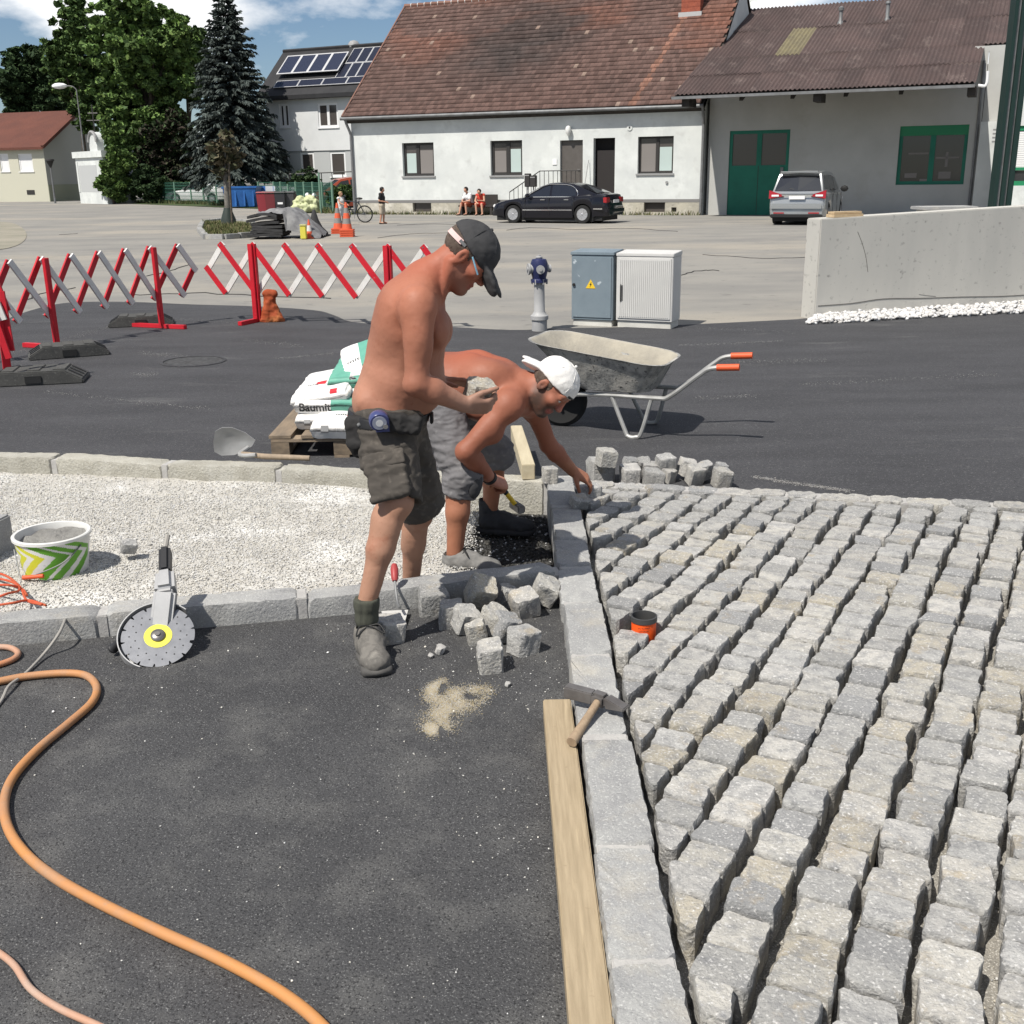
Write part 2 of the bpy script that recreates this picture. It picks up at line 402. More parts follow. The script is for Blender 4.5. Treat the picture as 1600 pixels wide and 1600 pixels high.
m_kerb = M('kerb_granite', (0.335, 0.335, 0.325), 0.85, c2=(0.26, 0.26, 0.26), ns=9, stain=((0.40, 0.37, 0.31), 3, 0.52, 0.75), spk=((0.5, 0.5, 0.48), 150, 0.56, 0.75), spk2=((0.16, 0.16, 0.16), 240, 0.6, 0.75), bump=0.7, bs=80, rnd=0.08, spec=0.2)
m_sand = M('bedding_grit', (0.30, 0.28, 0.245), 0.95, c2=(0.2, 0.19, 0.17), ns=14, spk=((0.6, 0.58, 0.53), 210, 0.55, 0.7), spk2=((0.16, 0.15, 0.14), 170, 0.58, 0.7), bump=1.0, bs=120)
m_peb = M('pale_gravel', (0.6, 0.56, 0.49), 0.9, attr=True, bump=0.3, bs=200, spec=0.2)
m_grav = M('gravel_fines', (0.52, 0.505, 0.47), 0.95, c2=(0.40, 0.38, 0.34), ns=40, stain=((0.66, 0.65, 0.62), 1.6, 0.5, 0.62), spk=((0.22, 0.21, 0.19), 130, 0.57, 0.7), bump=1.0, bs=110)
m_soil = M('dark_fill', (0.05, 0.049, 0.048), 0.9, c2=(0.026, 0.026, 0.026), ns=12, spk=((0.2, 0.2, 0.19), 120, 0.66, 0.78), bump=1.0, bs=70)
m_mort = M('mortar', (0.42, 0.41, 0.39), 0.95, c2=(0.34, 0.33, 0.32), ns=20, bump=0.6, bs=90)

def sheet(name, poly, mat, z=None, cuts=0, kind='structure'):
    mb = MB(); mb.add([V((p[0], p[1], p[2] if z is None else z)) for p in poly], [tuple(range(len(poly)))])
    return tag(mb.build(name, mat), kind=kind)
sheet('ground', [(-900, 8.6, 0), (900, 8.6, 0), (900, 1600, 0), (-900, 1600, 0)], m_yard, 0.0)
sheet('subgrade', [(-60, -20, 0), (60, -20, 0), (60, 16, 0), (-60, 16, 0)], m_soil, -0.3)
edge = [(-120, 540), (0, 505), (15, 497), (60, 482), (110, 473), (200, 472), (300, 476), (400, 479), (490, 485), (522, 493), (548, 503), (600, 507), (700, 511), (800, 516), (890, 513), (958, 512), (1064, 508), (1250, 499), (1272, 497), (1600, 478), (1900, 462)]
E_ = [G(x, y) for x, y in edge]
pl = [V((p.x, p.y)) for p in smooth_path([V((p.x, p.y, 0)) for p in E_], 4)]
# kerb lines on their tops (z = KT)
KT = 0.105
fk = [G(x, y, KT) for x, y in ((0, 972), (350, 949), (736, 908), (862, 899))]
rk = [G(x, y, KT) for x, y in ((0, 717), (320, 724), (560, 738), (838, 757))]
def fitline(ps):
    a = np.array([[p.x, 1] for p in ps]); b = np.array([p.y for p in ps]); s, c = np.linalg.lstsq(a, b, rcond=None)[0]; return float(s), float(c)
fs, fc = fitline(fk); rs_, rc = fitline(rk)
fy = lambda x: fs * x + fc          # front edge of the front kerb
ry = lambda x: rs_ * x + rc         # front edge of the rear kerb
KX0, KX1 = 0.205, 0.36              # the kerb between drive and paving
bd0, bd1 = G(925, 752, KT), G(1600, 787, KT)            # back line of the paving's border stones
bs_ = (bd1.y - bd0.y) / (bd1.x - bd0.x); by = lambda x: bd0.y + bs_ * (x - bd0.x)
road = [(p.x, p.y) for p in pl] + [(30, pl[-1].y), (30, -8), (7.2, -8), (7.2, by(7.2) - .02), (KX1, by(KX1) - .02), (KX0, ry(KX0) + 0.1), (-8, ry(-8) + 0.1), (-30, ry(-8) + .1), (-30, 9.6)]
sheet('new_road', road, m_new, 0.004)
sheet('drive', [(-6, -3), (KX0 + 0.01, -3), (KX0 + 0.01, fy(KX0)), (-6, fy(-6))], m_near, 0.008)

def stone_mesh(poly, h, seed, amp=0.004, top=0.004, n=22, rc_=0.018, foot=0.94):
    """a split granite block on the given outline (list of xy), base at z=0"""
    r = random.Random(seed); k = len(poly); pts = []
    P2 = [V((p[0], p[1])) for p in poly]; cx = sum((p for p in P2), V((0, 0))) / k
    per = sum((P2[i] - P2[(i + 1) % k]).length for i in range(k))
    for i in range(k):
        a, b = P2[i], P2[(i + 1) % k]; L_ = (b - a).length; m = max(2, round(n * L_ / per))
        c = min(rc_, L_ * 0.3)
        for j in range(m):
            t = (c + (L_ - 2 * c) * j / (m - 1)) / L_ if m > 1 else 0.5; pts.append(a.lerp(b, t))
    n = len(pts); off = V((r.random() * 50, r.random() * 50, seed % 97))
    vs, fs = [], []
    rings = [(0.0, foot, 0), (0.35, foot + (1 - foot) * 0.5, 1.2), (0.80, 1.0, 1.3), (0.95, 0.985, 1.2), (1.0, 0.95, 0.9), (1.02, 0.6, 0.4)]
    hx = [h * (1 + r.uniform(-0.02, 0.02)) for _ in range(3)]
    tx, ty = r.uniform(-0.05, 0.05), r.uniform(-0.05, 0.05)
    for zz, sc, w in rings:
        for p in pts:
            d = p - cx; q = cx + d * sc; z = h * min(zz, 1.0) + (zz - 1) * 0.1 * h * (zz > 1)
            nn = mnoise.noise(V((q.x * 34, q.y * 34, z * 34)) + off) * amp * w + mnoise.noise(V((q.x * 90, q.y * 90, z * 90)) + off) * amp * 0.6 * w
            q = q + d.normalized() * nn
            if zz >= 0.78: z += (q.x - cx.x) * tx * 0.7 + (q.y - cx.y) * ty * 0.7 + mnoise.noise(V((q.x * 40, q.y * 40, 3)) + off) * top
            vs.append((q.x, q.y, z))
    R_ = len(rings)
    for i in range(R_ - 1):
        for j in range(n): j2 = (j + 1) % n; fs.append((i * n + j, i * n + j2, (i + 1) * n + j2, (i + 1) * n + j))
    vs.append((cx.x, cx.y, h * 1.005 + mnoise.noise(off) * top)); c = len(vs) - 1
    for j in range(n): fs.append(((R_ - 1) * n + j, (R_ - 1) * n + (j + 1) % n, c))
    fs.append(tuple(range(n - 1, -1, -1)))
    me = bpy.data.meshes.new('stone'); me.from_pydata(vs, [], fs)
    me.polygons.foreach_set('use_smooth', [True] * len(me.polygons))
    try: me.set_sharp_from_angle(angle=math.radians(38))
    except Exception: pass
    return me
def put(name, me, mat, loc, parent=None, rot=None):
    if not me.materials: me.materials.append(mat)
    o = bpy.data.objects.new(name, me); link(o); o.parent = parent
    o.location = V(loc) - (base_of(parent) if parent else V((0, 0, 0)))
    if rot is not None: o.rotation_euler = rot
    return o

def kerb_run(label, p0, p1, w, lens, side, h=KT, sink=0.0, seed=1, mat=m_kerb):
    """stones from p0 to p1, body on the given side (+1 = left of the walking direction)"""
    p0, p1 = V((p0[0], p0[1], 0)), V((p1[0], p1[1], 0)); d = p1 - p0; L_ = d.length; d.normalize(); nrm = V((-d.y, d.x, 0)) * side
    root = bpy.data.objects.new('kerb', None); link(root); root.location = p0; tag(root, label, None, None, 'structure'); LOC[root] = p0
    r = random.Random(seed); a = 0.0; mort = MB()
    while a < L_ - 0.05:
        l = min(r.uniform(*lens), L_ - a); l = L_ - a if L_ - a - l < lens[0] * .6 else l; ww = w * r.uniform(0.96, 1.04); g = 0.006; bump_ = r.uniform(-0.004, 0.006)
        o2 = nrm * r.uniform(-0.006, 0.004)
        c = [p0 + d * (a + g) + o2, p0 + d * (a + l - g) + o2, p0 + d * (a + l - g) + nrm * ww + o2, p0 + d * (a + g) + nrm * ww + o2]
        mid = (c[0] + c[2]) / 2
        me = stone_mesh([(p.x - mid.x, p.y - mid.y) for p in c], h + bump_ + sink, seed * 100 + int(a * 1000), 0.009, 0.006, n=54, rc_=0.022, foot=0.985)
        put('kerb_stone', me, mat, mid - V((0, 0, sink)), root)
        q = p0 + d * (a + l)
        mort.box(q + nrm * w * 0.5 + V((0, 0, (h - 0.006 - sink) / 2)), (0.045, w * 0.93, h - 0.006 + sink), Matrix.Rotation(math.atan2(d.y, d.x), 3, 'Z'))
        a += l
    mort.build('mortar_joint', m_mort, root, bevel=0.004)
    return root
kerb_run('row of grey granite kerb stones along the front of the gravel bed', (-4.6, fy(-4.6)), (KX0 - 0.004, fy(KX0)), 0.125, (0.55, 0.95), 1, seed=3, sink=0.12)
kerb_run('row of pale granite kerb stones behind the gravel bed', (-7.5, ry(-7.5)), (KX0 - 0.004, ry(KX0)), 0.14, (0.4, 0.8), 1, seed=4, mat=M('warm_kerb_granite', (0.40, 0.385, 0.335), 0.88, c2=(0.32, 0.305, 0.26), ns=7, stain=((0.46, 0.45, 0.41), 3, 0.5, 0.75), spk=((0.52, 0.51, 0.47), 120, 0.57, 0.75), spk2=((0.2, 0.19, 0.165), 160, 0.6, 0.75), bump=0.9, bs=70, rnd=0.06, spec=0.2), sink=0.12)
kerb_run('granite kerb between the coarse asphalt and the cobbles', (KX1, -0.8), (KX1, ry(KX0) + 0.14), KX1 - KX0, (0.34, 0.62), 1, h=KT + 0.002, seed=8, sink=0.12)

# paving
kerb_run('row of granite border stones behind the cobbles', (KX1 + 0.01, by(KX1) - 0.115), (7.0, by(7.0) - 0.115), 0.115, (0.16, 0.27), 1, h=KT + 0.004, seed=12, mat=m_gran)
paving = tag(sheet('paving', [(KX1 - 0.02, -1.5, 0), (7.2, -1.5, 0), (7.2, by(7.2), 0), (KX1 - 0.02, by(KX1), 0)], m_sand, 0.006), 'grey granite cobbles laid in slanting rows with open joints', None, None, 'structure')
def clip(poly, a, b, c):
    """keep a*x+b*y<=c"""
    out = []
    for i in range(len(poly)):
        p, q = poly[i], poly[(i + 1) % len(poly)]; fp, fq = a * p[0] + b * p[1] - c, a * q[0] + b * q[1] - c
        if fp <= 0: out.append(p)
        if (fp < 0) != (fq < 0) and abs(fp - fq) > 1e-9: t = fp / (fp - fq); out.append((p[0] + (q[0] - p[0]) * t, p[1] + (q[1] - p[1]) * t))
    return out
def area(p): return abs(sum(p[i][0] * p[(i + 1) % len(p)][1] - p[(i + 1) % len(p)][0] * p[i][1] for i in range(len(p)))) / 2
RD = math.radians(29.0); dx, dy = math.sin(RD), math.cos(RD); nx, ny = math.cos(RD), -math.sin(RD)
cup_at = G(1006, 968, KT + 0.03)
curv = lambda y: -0.08 * max(0.0, 2.55 - y) ** 2 * (1 if y > 1.2 else 1)
RP = 0.147; cand = []
for k in range(-30, 42):
    c0 = k * RP; a = -4.0 + rng.random() * 0.15; row_w = rng.uniform(0.117, 0.126)
    while a < 8:
        l = rng.uniform(0.108, 0.142); w = row_w + rng.uniform(-0.007, 0.006); sh = rng.uniform(-0.009, 0.009); tw = rng.uniform(-.006, .006)
        u0, u1, v0, v1 = a + 0.006, a + l - 0.006, c0 - w / 2 + sh, c0 + w / 2 + sh
        bend = lambda u: 0.011 * math.sin(u * 1.3 + k * 0.35) + 0.004 * math.sin(u * 4.1 + k * 1.7)
        j = lambda: rng.uniform(-0.006, 0.006)
        quad = [(v0 + bend(u0) + j() - tw, u0), (v1 + bend(u0) + j() - tw, u0 + j() * 0.5), (v1 + bend(u1) + j() + tw, u1 + j() * 0.3), (v0 + bend(u1) + j() + tw, u1)]
        quad = [(nx * v + dx * u + 0.375 - curv(ny * v + dy * u + 1.0), ny * v + dy * u + 1.0) for v, u in quad]
        a += l
        if max(p[0] for p in quad) < KX1 or min(p[1] for p in quad) > by(quad[0][0]): continue
        quad = clip(quad, -1, 0, -(KX1 + 0.017 + rng.uniform(0, 0.012)))
        if len(quad) < 3: continue
        quad = clip(quad, -bs_, 1, bd0.y - bs_ * bd0.x - 0.128)
        if len(quad) < 3 or area(quad) < 0.0035: continue
        cx, cy = sum(p[0] for p in quad) / len(quad), sum(p[1] for p in quad) / len(quad)
        if (cx - cup_at.x) ** 2 + (cy - cup_at.y) ** 2 < 0.05 ** 2: continue
        s = seen(V((cx, cy, 0.1)))
        if cx > 6.5 or cy < -0.6: continue
        inn = -60 < s[0] < 1660 and s[1] < 1680
        cand.append((0 if inn else 1, cy, cx, quad))
cand.sort(key=lambda q: (q[0], q[1])); rest_v, rest_f = [], []
for i, (out, cy, cx, quad) in enumerate(cand):
    h = KT + 0.004 + rng.uniform(-0.014, 0.010) - 0.003
    if i < 300 and not out:
        me = stone_mesh([(p[0] - cx, p[1] - cy) for p in quad], h, 1000 + i, 0.0055, 0.0032, n=32, rc_=0.009, foot=0.975)
        put('cobble', me, m_gran, (cx, cy, 0.003), paving)
    else:
        me = stone_mesh(quad, h, 1000 + i, 0.0048, 0.005, n=14, rc_=0.02, foot=0.97); o = len(rest_v)
        rest_v += [(v.co.x, v.co.y, v.co.z + 0.003) for v in me.vertices]; rest_f += [tuple(o + q for q in p.vertices) for p in me.polygons]
        bpy.data.meshes.remove(me)
print('cobbles', len(cand), 'in view', sum(1 for c in cand if not c[0]))
if rest_v:
    me = bpy.data.meshes.new('cobbles'); me.from_pydata(rest_v, [], rest_f); me.materials.append(m_gran)
    me.polygons.foreach_set('use_smooth', [True] * len(me.polygons)); me.set_sharp_from_angle(angle=math.radians(38))
    o = attach(bpy.data.objects.new('cobbles', me), paving); tag(o, kind='stuff')

# loose grains: one closed little stone each, all of one heap joined as stuff
_ico = None
def grains(name, xyz, size, cols, mat, label=None, squash=0.7, kind='stuff', seed=1, n8=True):
    r = np.random.RandomState(seed); n = len(xyz)
    base = np.array([(1, 0, 0), (-1, 0, 0), (0, 1, 0), (0, -1, 0), (0, 0, 1), (0, 0, -1)], np.float32)
    tri = np.array([(0, 2, 4), (2, 1, 4), (1, 3, 4), (3, 0, 4), (2, 0, 5), (1, 2, 5), (3, 1, 5), (0, 3, 5)], np.int32)
    if not n8:
        base = np.array([(x, y, z) for x in (-.72, .72) for y in (-.72, .72) for z in (-.72, .72)] + [(1.05, 0, 0), (-1.05, 0, 0), (0, 1.05, 0), (0, -1.05, 0), (0, 0, 1.05), (0, 0, -1.05)], np.float32)
        q = {8: (4, 5, 7, 6), 9: (0, 2, 3, 1), 10: (2, 6, 7, 3), 11: (0, 1, 5, 4), 12: (1, 3, 7, 5), 13: (0, 4, 6, 2)}
        tri = np.array([(c, f[i], f[(i + 1) % 4]) for c, f in q.items() for i in range(4)], np.int32)
    b = base[None] * (1 + r.uniform(-0.35, 0.3, (n, len(base), 1))) * np.asarray(size)[:, None, None]
    b[..., 2] *= squash; b[..., 0] *= r.uniform(0.8, 1.3, (n, 1))
    a = r.uniform(0, 6.283, (n, 1)); c_, s_ = np.cos(a), np.sin(a); t = r.uniform(-0.5, 0.5, (n, 1)); ct, st_ = np.cos(t), np.sin(t)
    x, y, z = b[..., 0] * ct - b[..., 2] * st_, b[..., 1], b[..., 0] * st_ + b[..., 2] * ct
    vs = np.stack([x * c_ - y * s_, x * s_ + y * c_, z], -1) + np.asarray(xyz)[:, None, :]
    f = tri[None] + (np.arange(n) * len(base))[:, None, None]
    o = np_mesh(name, vs.reshape(-1, 3), tris=f.reshape(-1, 3), mats=mat, cols=np.repeat(np.asarray(cols), len(base), 0))
    return tag(o, label, None, None, kind)
def greys(n, a, b, warm=(1, 0.97, 0.9), seed=2):
    r = np.random.RandomState(seed); g = r.uniform(a, b, (n, 1)); w = 1 - (1 - np.array(warm)) * r.uniform(0, 1.6, (n, 1)); return g * w

# gravel bed and the dark pit beside it
def bed_h(x, y):
    q = max(0.0, min(1.0, (y - fy(x)) / 0.9)); return -0.085 * (1 - q) ** 1.5 + 0.008 + 0.03 * mnoise.fractal(V((x * 1.3, y * 1.3, 1.5)), 1, 2, 3) + 0.006 * mnoise.noise(V((x * 9, y * 9, 4)))
def bed_right(y): return -0.16 + 0.10 * mnoise.noise(V((y * 2.1, 3.3, 0))) + 0.04 * mnoise.noise(V((y * 9, 1.3, 0))) + (0.05 if y < 4.9 else 0.0) - 0.12 * max(0, y - 5.2)
X0 = -5.0; step = 0.035; vs, qs, gid = [], [], {}
nxs = int((0.2 - X0) / step) + 1
for i in range(nxs):
    x = X0 + i * step; y0, y1 = fy(x) + 0.11, ry(x) + 0.01; m = 64
    for j in range(m + 1):
        y = y0 + (y1 - y0) * j / m; e = (bed_right(y) - x) / 0.10; k = max(0.0, min(1.0, e)); k = k * k * (3 - 2 * k)
        vs.append((x, y, (-0.115) * (1 - k) + bed_h(x, y) * k))
        if i < nxs - 1 and j < m: a = i * (m + 1) + j; qs.append((a, a + m + 1, a + m + 2, a + 1))
tag(np_mesh('gravel_bed', vs, quads=qs, mats=m_grav, smooth=True), kind='structure')
sheet('pit_floor', [(-0.9, 4.3, 0), (KX0 - 0.003, 4.3, 0), (KX0 - 0.003, 6.3, 0), (-0.9, 6.3, 0)], m_soil, -0.09)
pts = []
while len(pts) < 112000:
    x = -4.4 + 4.5 * rng.random(); y = 4.2 + 3.4 * rng.random()
    if x < -0.72 * y - 0.6 + 0.9: 
        if seen(V((x, y, 0.03)))[0] < -420: continue
    if not (fy(x) + 0.115 < y < ry(x) - 0.003) or x > bed_right(y) + rng.gauss(0, 0.02): continue
    thin = mnoise.noise(V((x * 1.1, y * 1.1, 7)))
    if y > ry(x) - 0.35 and rng.random() < 0.55 + thin: continue
    pts.append((x, y, bed_h(x, y) + rng.uniform(-0.003, 0.004)))
n = len(pts); sz = NR.uniform(0.0026, 0.0060, n); big = NR.rand(n) < 0.012; sz[big] *= 1.9
cl = greys(n, 0.38, 0.62, (1, 0.97, 0.90)); dk = NR.rand(n) < 0.10; cl[dk] *= 0.5
grains('gravel', pts, sz, cl, m_peb, 'pale crushed gravel filling the bed between the two kerbs')
pts = [(rng.uniform(-0.25, KX0 - 0.01), rng.uniform(fy(0) + 0.13, 6.0), -0.087) for _ in range(5200)]
n = len(pts); cl = greys(n, 0.03, 0.07); lt = NR.rand(n) < 0.06; cl[lt] = 0.45
grains('pit_crumbs', pts, NR.uniform(0.004, 0.013, n), cl, m_peb, 'dark broken asphalt crumbs on the floor of the pit')
# white crumbs on the coarse asphalt, bright sand spill
pts, sz = [], []
while len(pts) < 620:
    x, y = rng.uniform(-1.7, 0.19), rng.uniform(1.4, 4.35)
    w = 0.25 + 1.1 * max(0, 1 - abs(x + 0.05) / 0.45) * (y < 4.2) + 0.5 * (y > 3.4)
    if y > fy(x) - 0.01 or rng.random() > w * (0.5 + mnoise.noise(V((x * 2, y * 2, 0)))): continue
    s = rng.choice([0.0016, 0.002, 0.0022, 0.0028, 0.0035]) * rng.uniform(0.7, 1.2) * (2.2 if rng.random() < 0.03 else 1); pts.append((x, y, 0.009 + s * 0.3)); sz.append(s)
grains('crumbs', pts, sz, greys(len(pts), 0.5, 0.75), m_peb, 'scattered white stone crumbs on the coarse asphalt')
pts = []
lobes = [((700, 1085), (762, 1080), 13), ((670, 1082), (720, 1105), 13), ((690, 1110), (745, 1090), 16), ((690, 1110), (683, 1135), 17), ((672, 1140), (690, 1135), 9), ((693, 1065), (672, 1078), 7)]
while len(pts) < 17000:
    a, b, r = rng.choice(lobes); t = rng.random(); px = a[0] + (b[0] - a[0]) * t + rng.gauss(0, r * 0.75); py = a[1] + (b[1] - a[1]) * t + rng.gauss(0, r * 0.5)
    p = G(px, py, 0.01)
    if rng.random() < 0.35 + 1.3 * mnoise.noise(V((px * 0.05, py * 0.05, 2))) + 0.3: pts.append((p.x, p.y, 0.0085 + 0.002 * rng.random()))
n = len(pts); grains('sand', pts, NR.uniform(0.0010, 0.0024, n), greys(n, 0.30, 0.46, (1, 0.87, 0.62)), m_peb, 'small spill of yellow sand on the coarse asphalt')
# grit on the cobble bed and over the border stones
pts = []
for _ in range(9000):
    x, y = rng.uniform(KX1, 3.6), rng.uniform(1.4, 5.9)
    if y < by(x): pts.append((x, y, 0.009))
n = len(pts); grains('joint_grit', pts, NR.uniform(0.002, 0.0055, n), greys(n, 0.26, 0.55, (1, 0.95, 0.85)), m_peb, 'pale grit lying in the joints between the cobbles')

# white pebbles below the concrete wall
wp0, wp1, wp2, wp3 = G(1258, 508), G(1680, 486), G(1680, 468), G(1276, 497)
pts = []
while len(pts) < 1900:
    u, v = rng.random(), rng.random(); p = (wp0 * (1 - u) + wp1 * u) * (1 - v) + (wp3 * (1 - u) + wp2 * u) * v
    pts.append((p.x, p.y, 0.01 + 0.035 * v + rng.random() * 0.035))
n = len(pts); grains('white_pebbles', pts, NR.uniform(0.014, 0.034, n), greys(n, 0.45, 0.68, (1, 0.98, 0.95)), m_peb, 'strip of white pebbles along the foot of the concrete wall', n8=False)

# streaks of pale dust on the rolled road
pts = []
for (x0, y0, x1, y1, n_) in ((19, 552, 190, 506, 500), (262, 497, 420, 507, 350), (220, 551, 292, 557, 260), (207, 585, 246, 585, 160), (1061, 539, 1222, 533, 420), (1150, 565, 1290, 563, 300), (430, 560, 520, 552, 200), (60, 610, 330, 640, 350), (1250, 600, 1560, 585, 300), (1090, 622, 1180, 618, 160), (380, 530, 470, 541, 240), (1180, 745, 1330, 768, 900), (960, 505, 1240, 520, 300)):
    w_ = rng.uniform(.4, 1.6)
    for _ in range(n_):
        t = rng.random(); p = G(x0 + (x1 - x0) * t + rng.gauss(0, 3), y0 + (y1 - y0) * t + rng.gauss(0, w_ * 1.6) + .5 * math.sin(t * 5), 0.005); pts.append((p.x, p.y, .005))
n = len(pts); grains('dust', pts, NR.uniform(.002, .006, n), greys(n, .16, .36, (1, .97, .92)), m_peb, 'thin streaks of pale stone dust on the rolled road', squash=.25)

vg = [G(x, y, .006) for x, y in ((-60, 346), (8, 347), (30, 353), (41, 364), (37, 377), (12, 388), (-60, 398))]
sheet('verge', [tuple(p) for p in smooth_path(vg, 3)], M('verge_sand', (.29, .265, .215), .95, c2=(.21, .2, .155), ns=.6, bump=.6, bs=20), .012)
m_crk = M('crack_tar', (.05, .048, .045), .9)
gnd = bpy.data.objects['ground']
for pts_ in ([(205, 461), (300, 459), (400, 463), (520, 467)], [(1064, 430), (1090, 424), (1120, 423)], [(790, 360), (830, 356), (900, 359), (980, 357), (1060, 362)], [(40, 470), (70, 458), (120, 450)], [(590, 372), (640, 366), (700, 364)], [(92, 367), (122, 365)], [(1100, 398), (1190, 404), (1265, 402)], [(230, 432), (262, 424), (300, 412)], [(620, 352), (680, 350), (760, 354)]):
    f = MB(); f.tube([V((p.x + rng.gauss(0, .02), p.y + rng.gauss(0, .06), .001)) for p in smooth_path([G(*q) for q in pts_], 5)], .014, 4); f.build('crack', m_crk, gnd)
# ------------------------------------------------------------------ buildings
class Fr:
    """a facade: s along it, d into the building, z up"""
    def __init__(s, A, B):
        s.A = V((A.x, A.y, 0)); s.u = V((B.x - A.x, B.y - A.y, 0)); s.len = s.u.length; s.u.normalize(); s.i = V((-s.u.y, s.u.x, 0))
    def W(s, a, d, z): return s.A + s.u * a + s.i * d + V((0, 0, z))
    def hit(s, px, py, d=0.0):
        r = ray(px, py); o = V((0, 0, CAM_H)); P0 = s.A + s.i * d; t = (P0 - o).dot(s.i) / r.dot(s.i); p = o + r * t
        return (p - s.A).dot(s.u), p.z
    def rect(s, x0, y0, x1, y1, d=0.0):
        c = [s.hit(x0, y0, d), s.hit(x1, y0, d), s.hit(x1, y1, d), s.hit(x0, y1, d)]
        return ((c[0][0] + c[3][0]) / 2, (c[2][1] + c[3][1]) / 2, (c[1][0] + c[2][0]) / 2, (c[0][1] + c[1][1]) / 2)
    def mb(s): return MB(lambda p: s.W(p.x, p.y, p.z))
def wall(fr, parent, s0, s1, z0, z1, holes, mat, th=0.3, d0=0.0, name='wall'):
    mb = fr.mb(); S = sorted({s0, s1, *[q for h in holes for q in (h[0], h[2])]}); Z = sorted({z0, z1, *[q for h in holes for q in (h[1], h[3])]})
    S = [q for q in S if s0 <= q <= s1]; Z = [q for q in Z if z0 <= q <= z1]
    inh = lambda a, b: any(h[0] < a < h[2] and h[1] < b < h[3] for h in holes)
    for i in range(len(S) - 1):
        for j in range(len(Z) - 1):
            if not inh((S[i] + S[i + 1]) / 2, (Z[j] + Z[j + 1]) / 2):
                a, b, c, e = S[i], S[i + 1], Z[j], Z[j + 1]
                mb.add([(a, d0, c), (b, d0, c), (b, d0, e), (a, d0, e)], [(0, 1, 2, 3)])
    for h in holes:
        a, c, b, e = h
        mb.add([(a, d0, c), (b, d0, c), (b, d0, e), (a, d0, e), (a, d0 + th, c), (b, d0 + th, c), (b, d0 + th, e), (a, d0 + th, e)], [(0, 4, 5, 1), (1, 5, 6, 2), (2, 6, 7, 3), (3, 7, 4, 0)])
    return mb.build(name, mat, parent)
def window(fr, parent, r, d, mf, mg, sashes=2, fw=0.07, blinds=(), sill=None, name='window', mb_=None, mull=None):
    s0, z0, s1, z1 = r; mb = fr.mb(); t = 0.06
    mb.bx((s0, d, z0), (s1, d + t, z0 + fw)); mb.bx((s0, d, z1 - fw), (s1, d + t, z1))
    mb.bx((s0, d, z0 + fw), (s0 + fw, d + t, z1 - fw)); mb.bx((s1 - fw, d, z0 + fw), (s1, d + t, z1 - fw))
    cut = [s0 + (s1 - s0) * q for q in (mull or [i / sashes for i in range(1, sashes)])]
    for c in cut: mb.bx((c - fw * 0.75, d - 0.01, z0 + fw), (c + fw * 0.75, d + t, z1 - fw))
    f = mb.build(name, mf, parent); ed = [s0 + fw] + [q for c in cut for q in (c - fw * 0.75, c + fw * 0.75)] + [s1 - fw]
    for k in range(len(ed) // 2):
        g = fr.mb(); g.bx((ed[2 * k], d + 0.03, z0 + fw), (ed[2 * k + 1], d + 0.045, z1 - fw)); g.build('pane', mg, f)
        if k < len(blinds) and blinds[k]:
            lo, hi, m = blinds[k]; g = fr.mb(); h = z1 - z0 - 2 * fw
            g.bx((ed[2 * k] + 0.03, d + 0.02, z0 + fw + h * lo), (ed[2 * k + 1] - 0.03, d + 0.027, z0 + fw + h * hi)); g.build('blind', m, f)
    if sill:
        g = fr.mb(); g.bx((s0 - 0.06, -0.06, z0 - 0.07), (s1 + 0.06, d + 0.05, z0 - 0.003)); g.build('sill', sill, f)
    return f
m_white = M('white_render', (0.61, 0.63, 0.61), 0.9, c2=(0.53, 0.55, 0.54), ns=0.9, stain=((0.67, 0.69, 0.67), 0.7, 0.5, 0.7), spk=((0.46, 0.47, 0.455), 2.2, 0.6, 0.85), bump=0.25, bs=25, spec=0.1)
m_plinth = M('plinth_render', (0.46, 0.43, 0.35), 0.95, c2=(0.34, 0.32, 0.27), ns=1.6, stain=((0.58, 0.55, 0.48), 0.9, 0.5, 0.65), spk=((0.24, 0.22, 0.19), 5, 0.6, 0.75), bump=0.5, bs=12)
m_band = M('plinth_band', (0.19, 0.185, 0.18), 0.8)
m_dark = M('dark_frame', (0.035, 0.033, 0.032), 0.5)
m_glass = M('window_glass', (0.035, 0.036, 0.038), 0.08, spec=0.6)
m_glass2 = M('brown_glass', (0.07, 0.062, 0.058), 0.12, spec=0.5)
m_blind = M('pale_blind', (0.42, 0.5, 0.48), 0.8); m_blindb = M('grey_blind', (0.2, 0.185, 0.175), 0.8)
m_grey = M('grey_sill', (0.27, 0.27, 0.27), 0.6)
m_zinc = M('zinc', (0.2, 0.205, 0.21), 0.55, c2=(0.15, 0.15, 0.15), ns=4, metal=0.3)
m_tile = M('roof_tile', (0.2, 0.1, 0.08), 0.9, attr=True, spk=((0.09, 0.07, 0.062), 9, 0.55, 0.8), bump=0.4, bs=30, spec=0.15)
m_wood_d = M('dark_timber', (0.05, 0.043, 0.038), 0.9, c2=(0.03, 0.027, 0.025), ns=4)
m_black = M('black_inside', (0.012, 0.011, 0.011), 0.9)

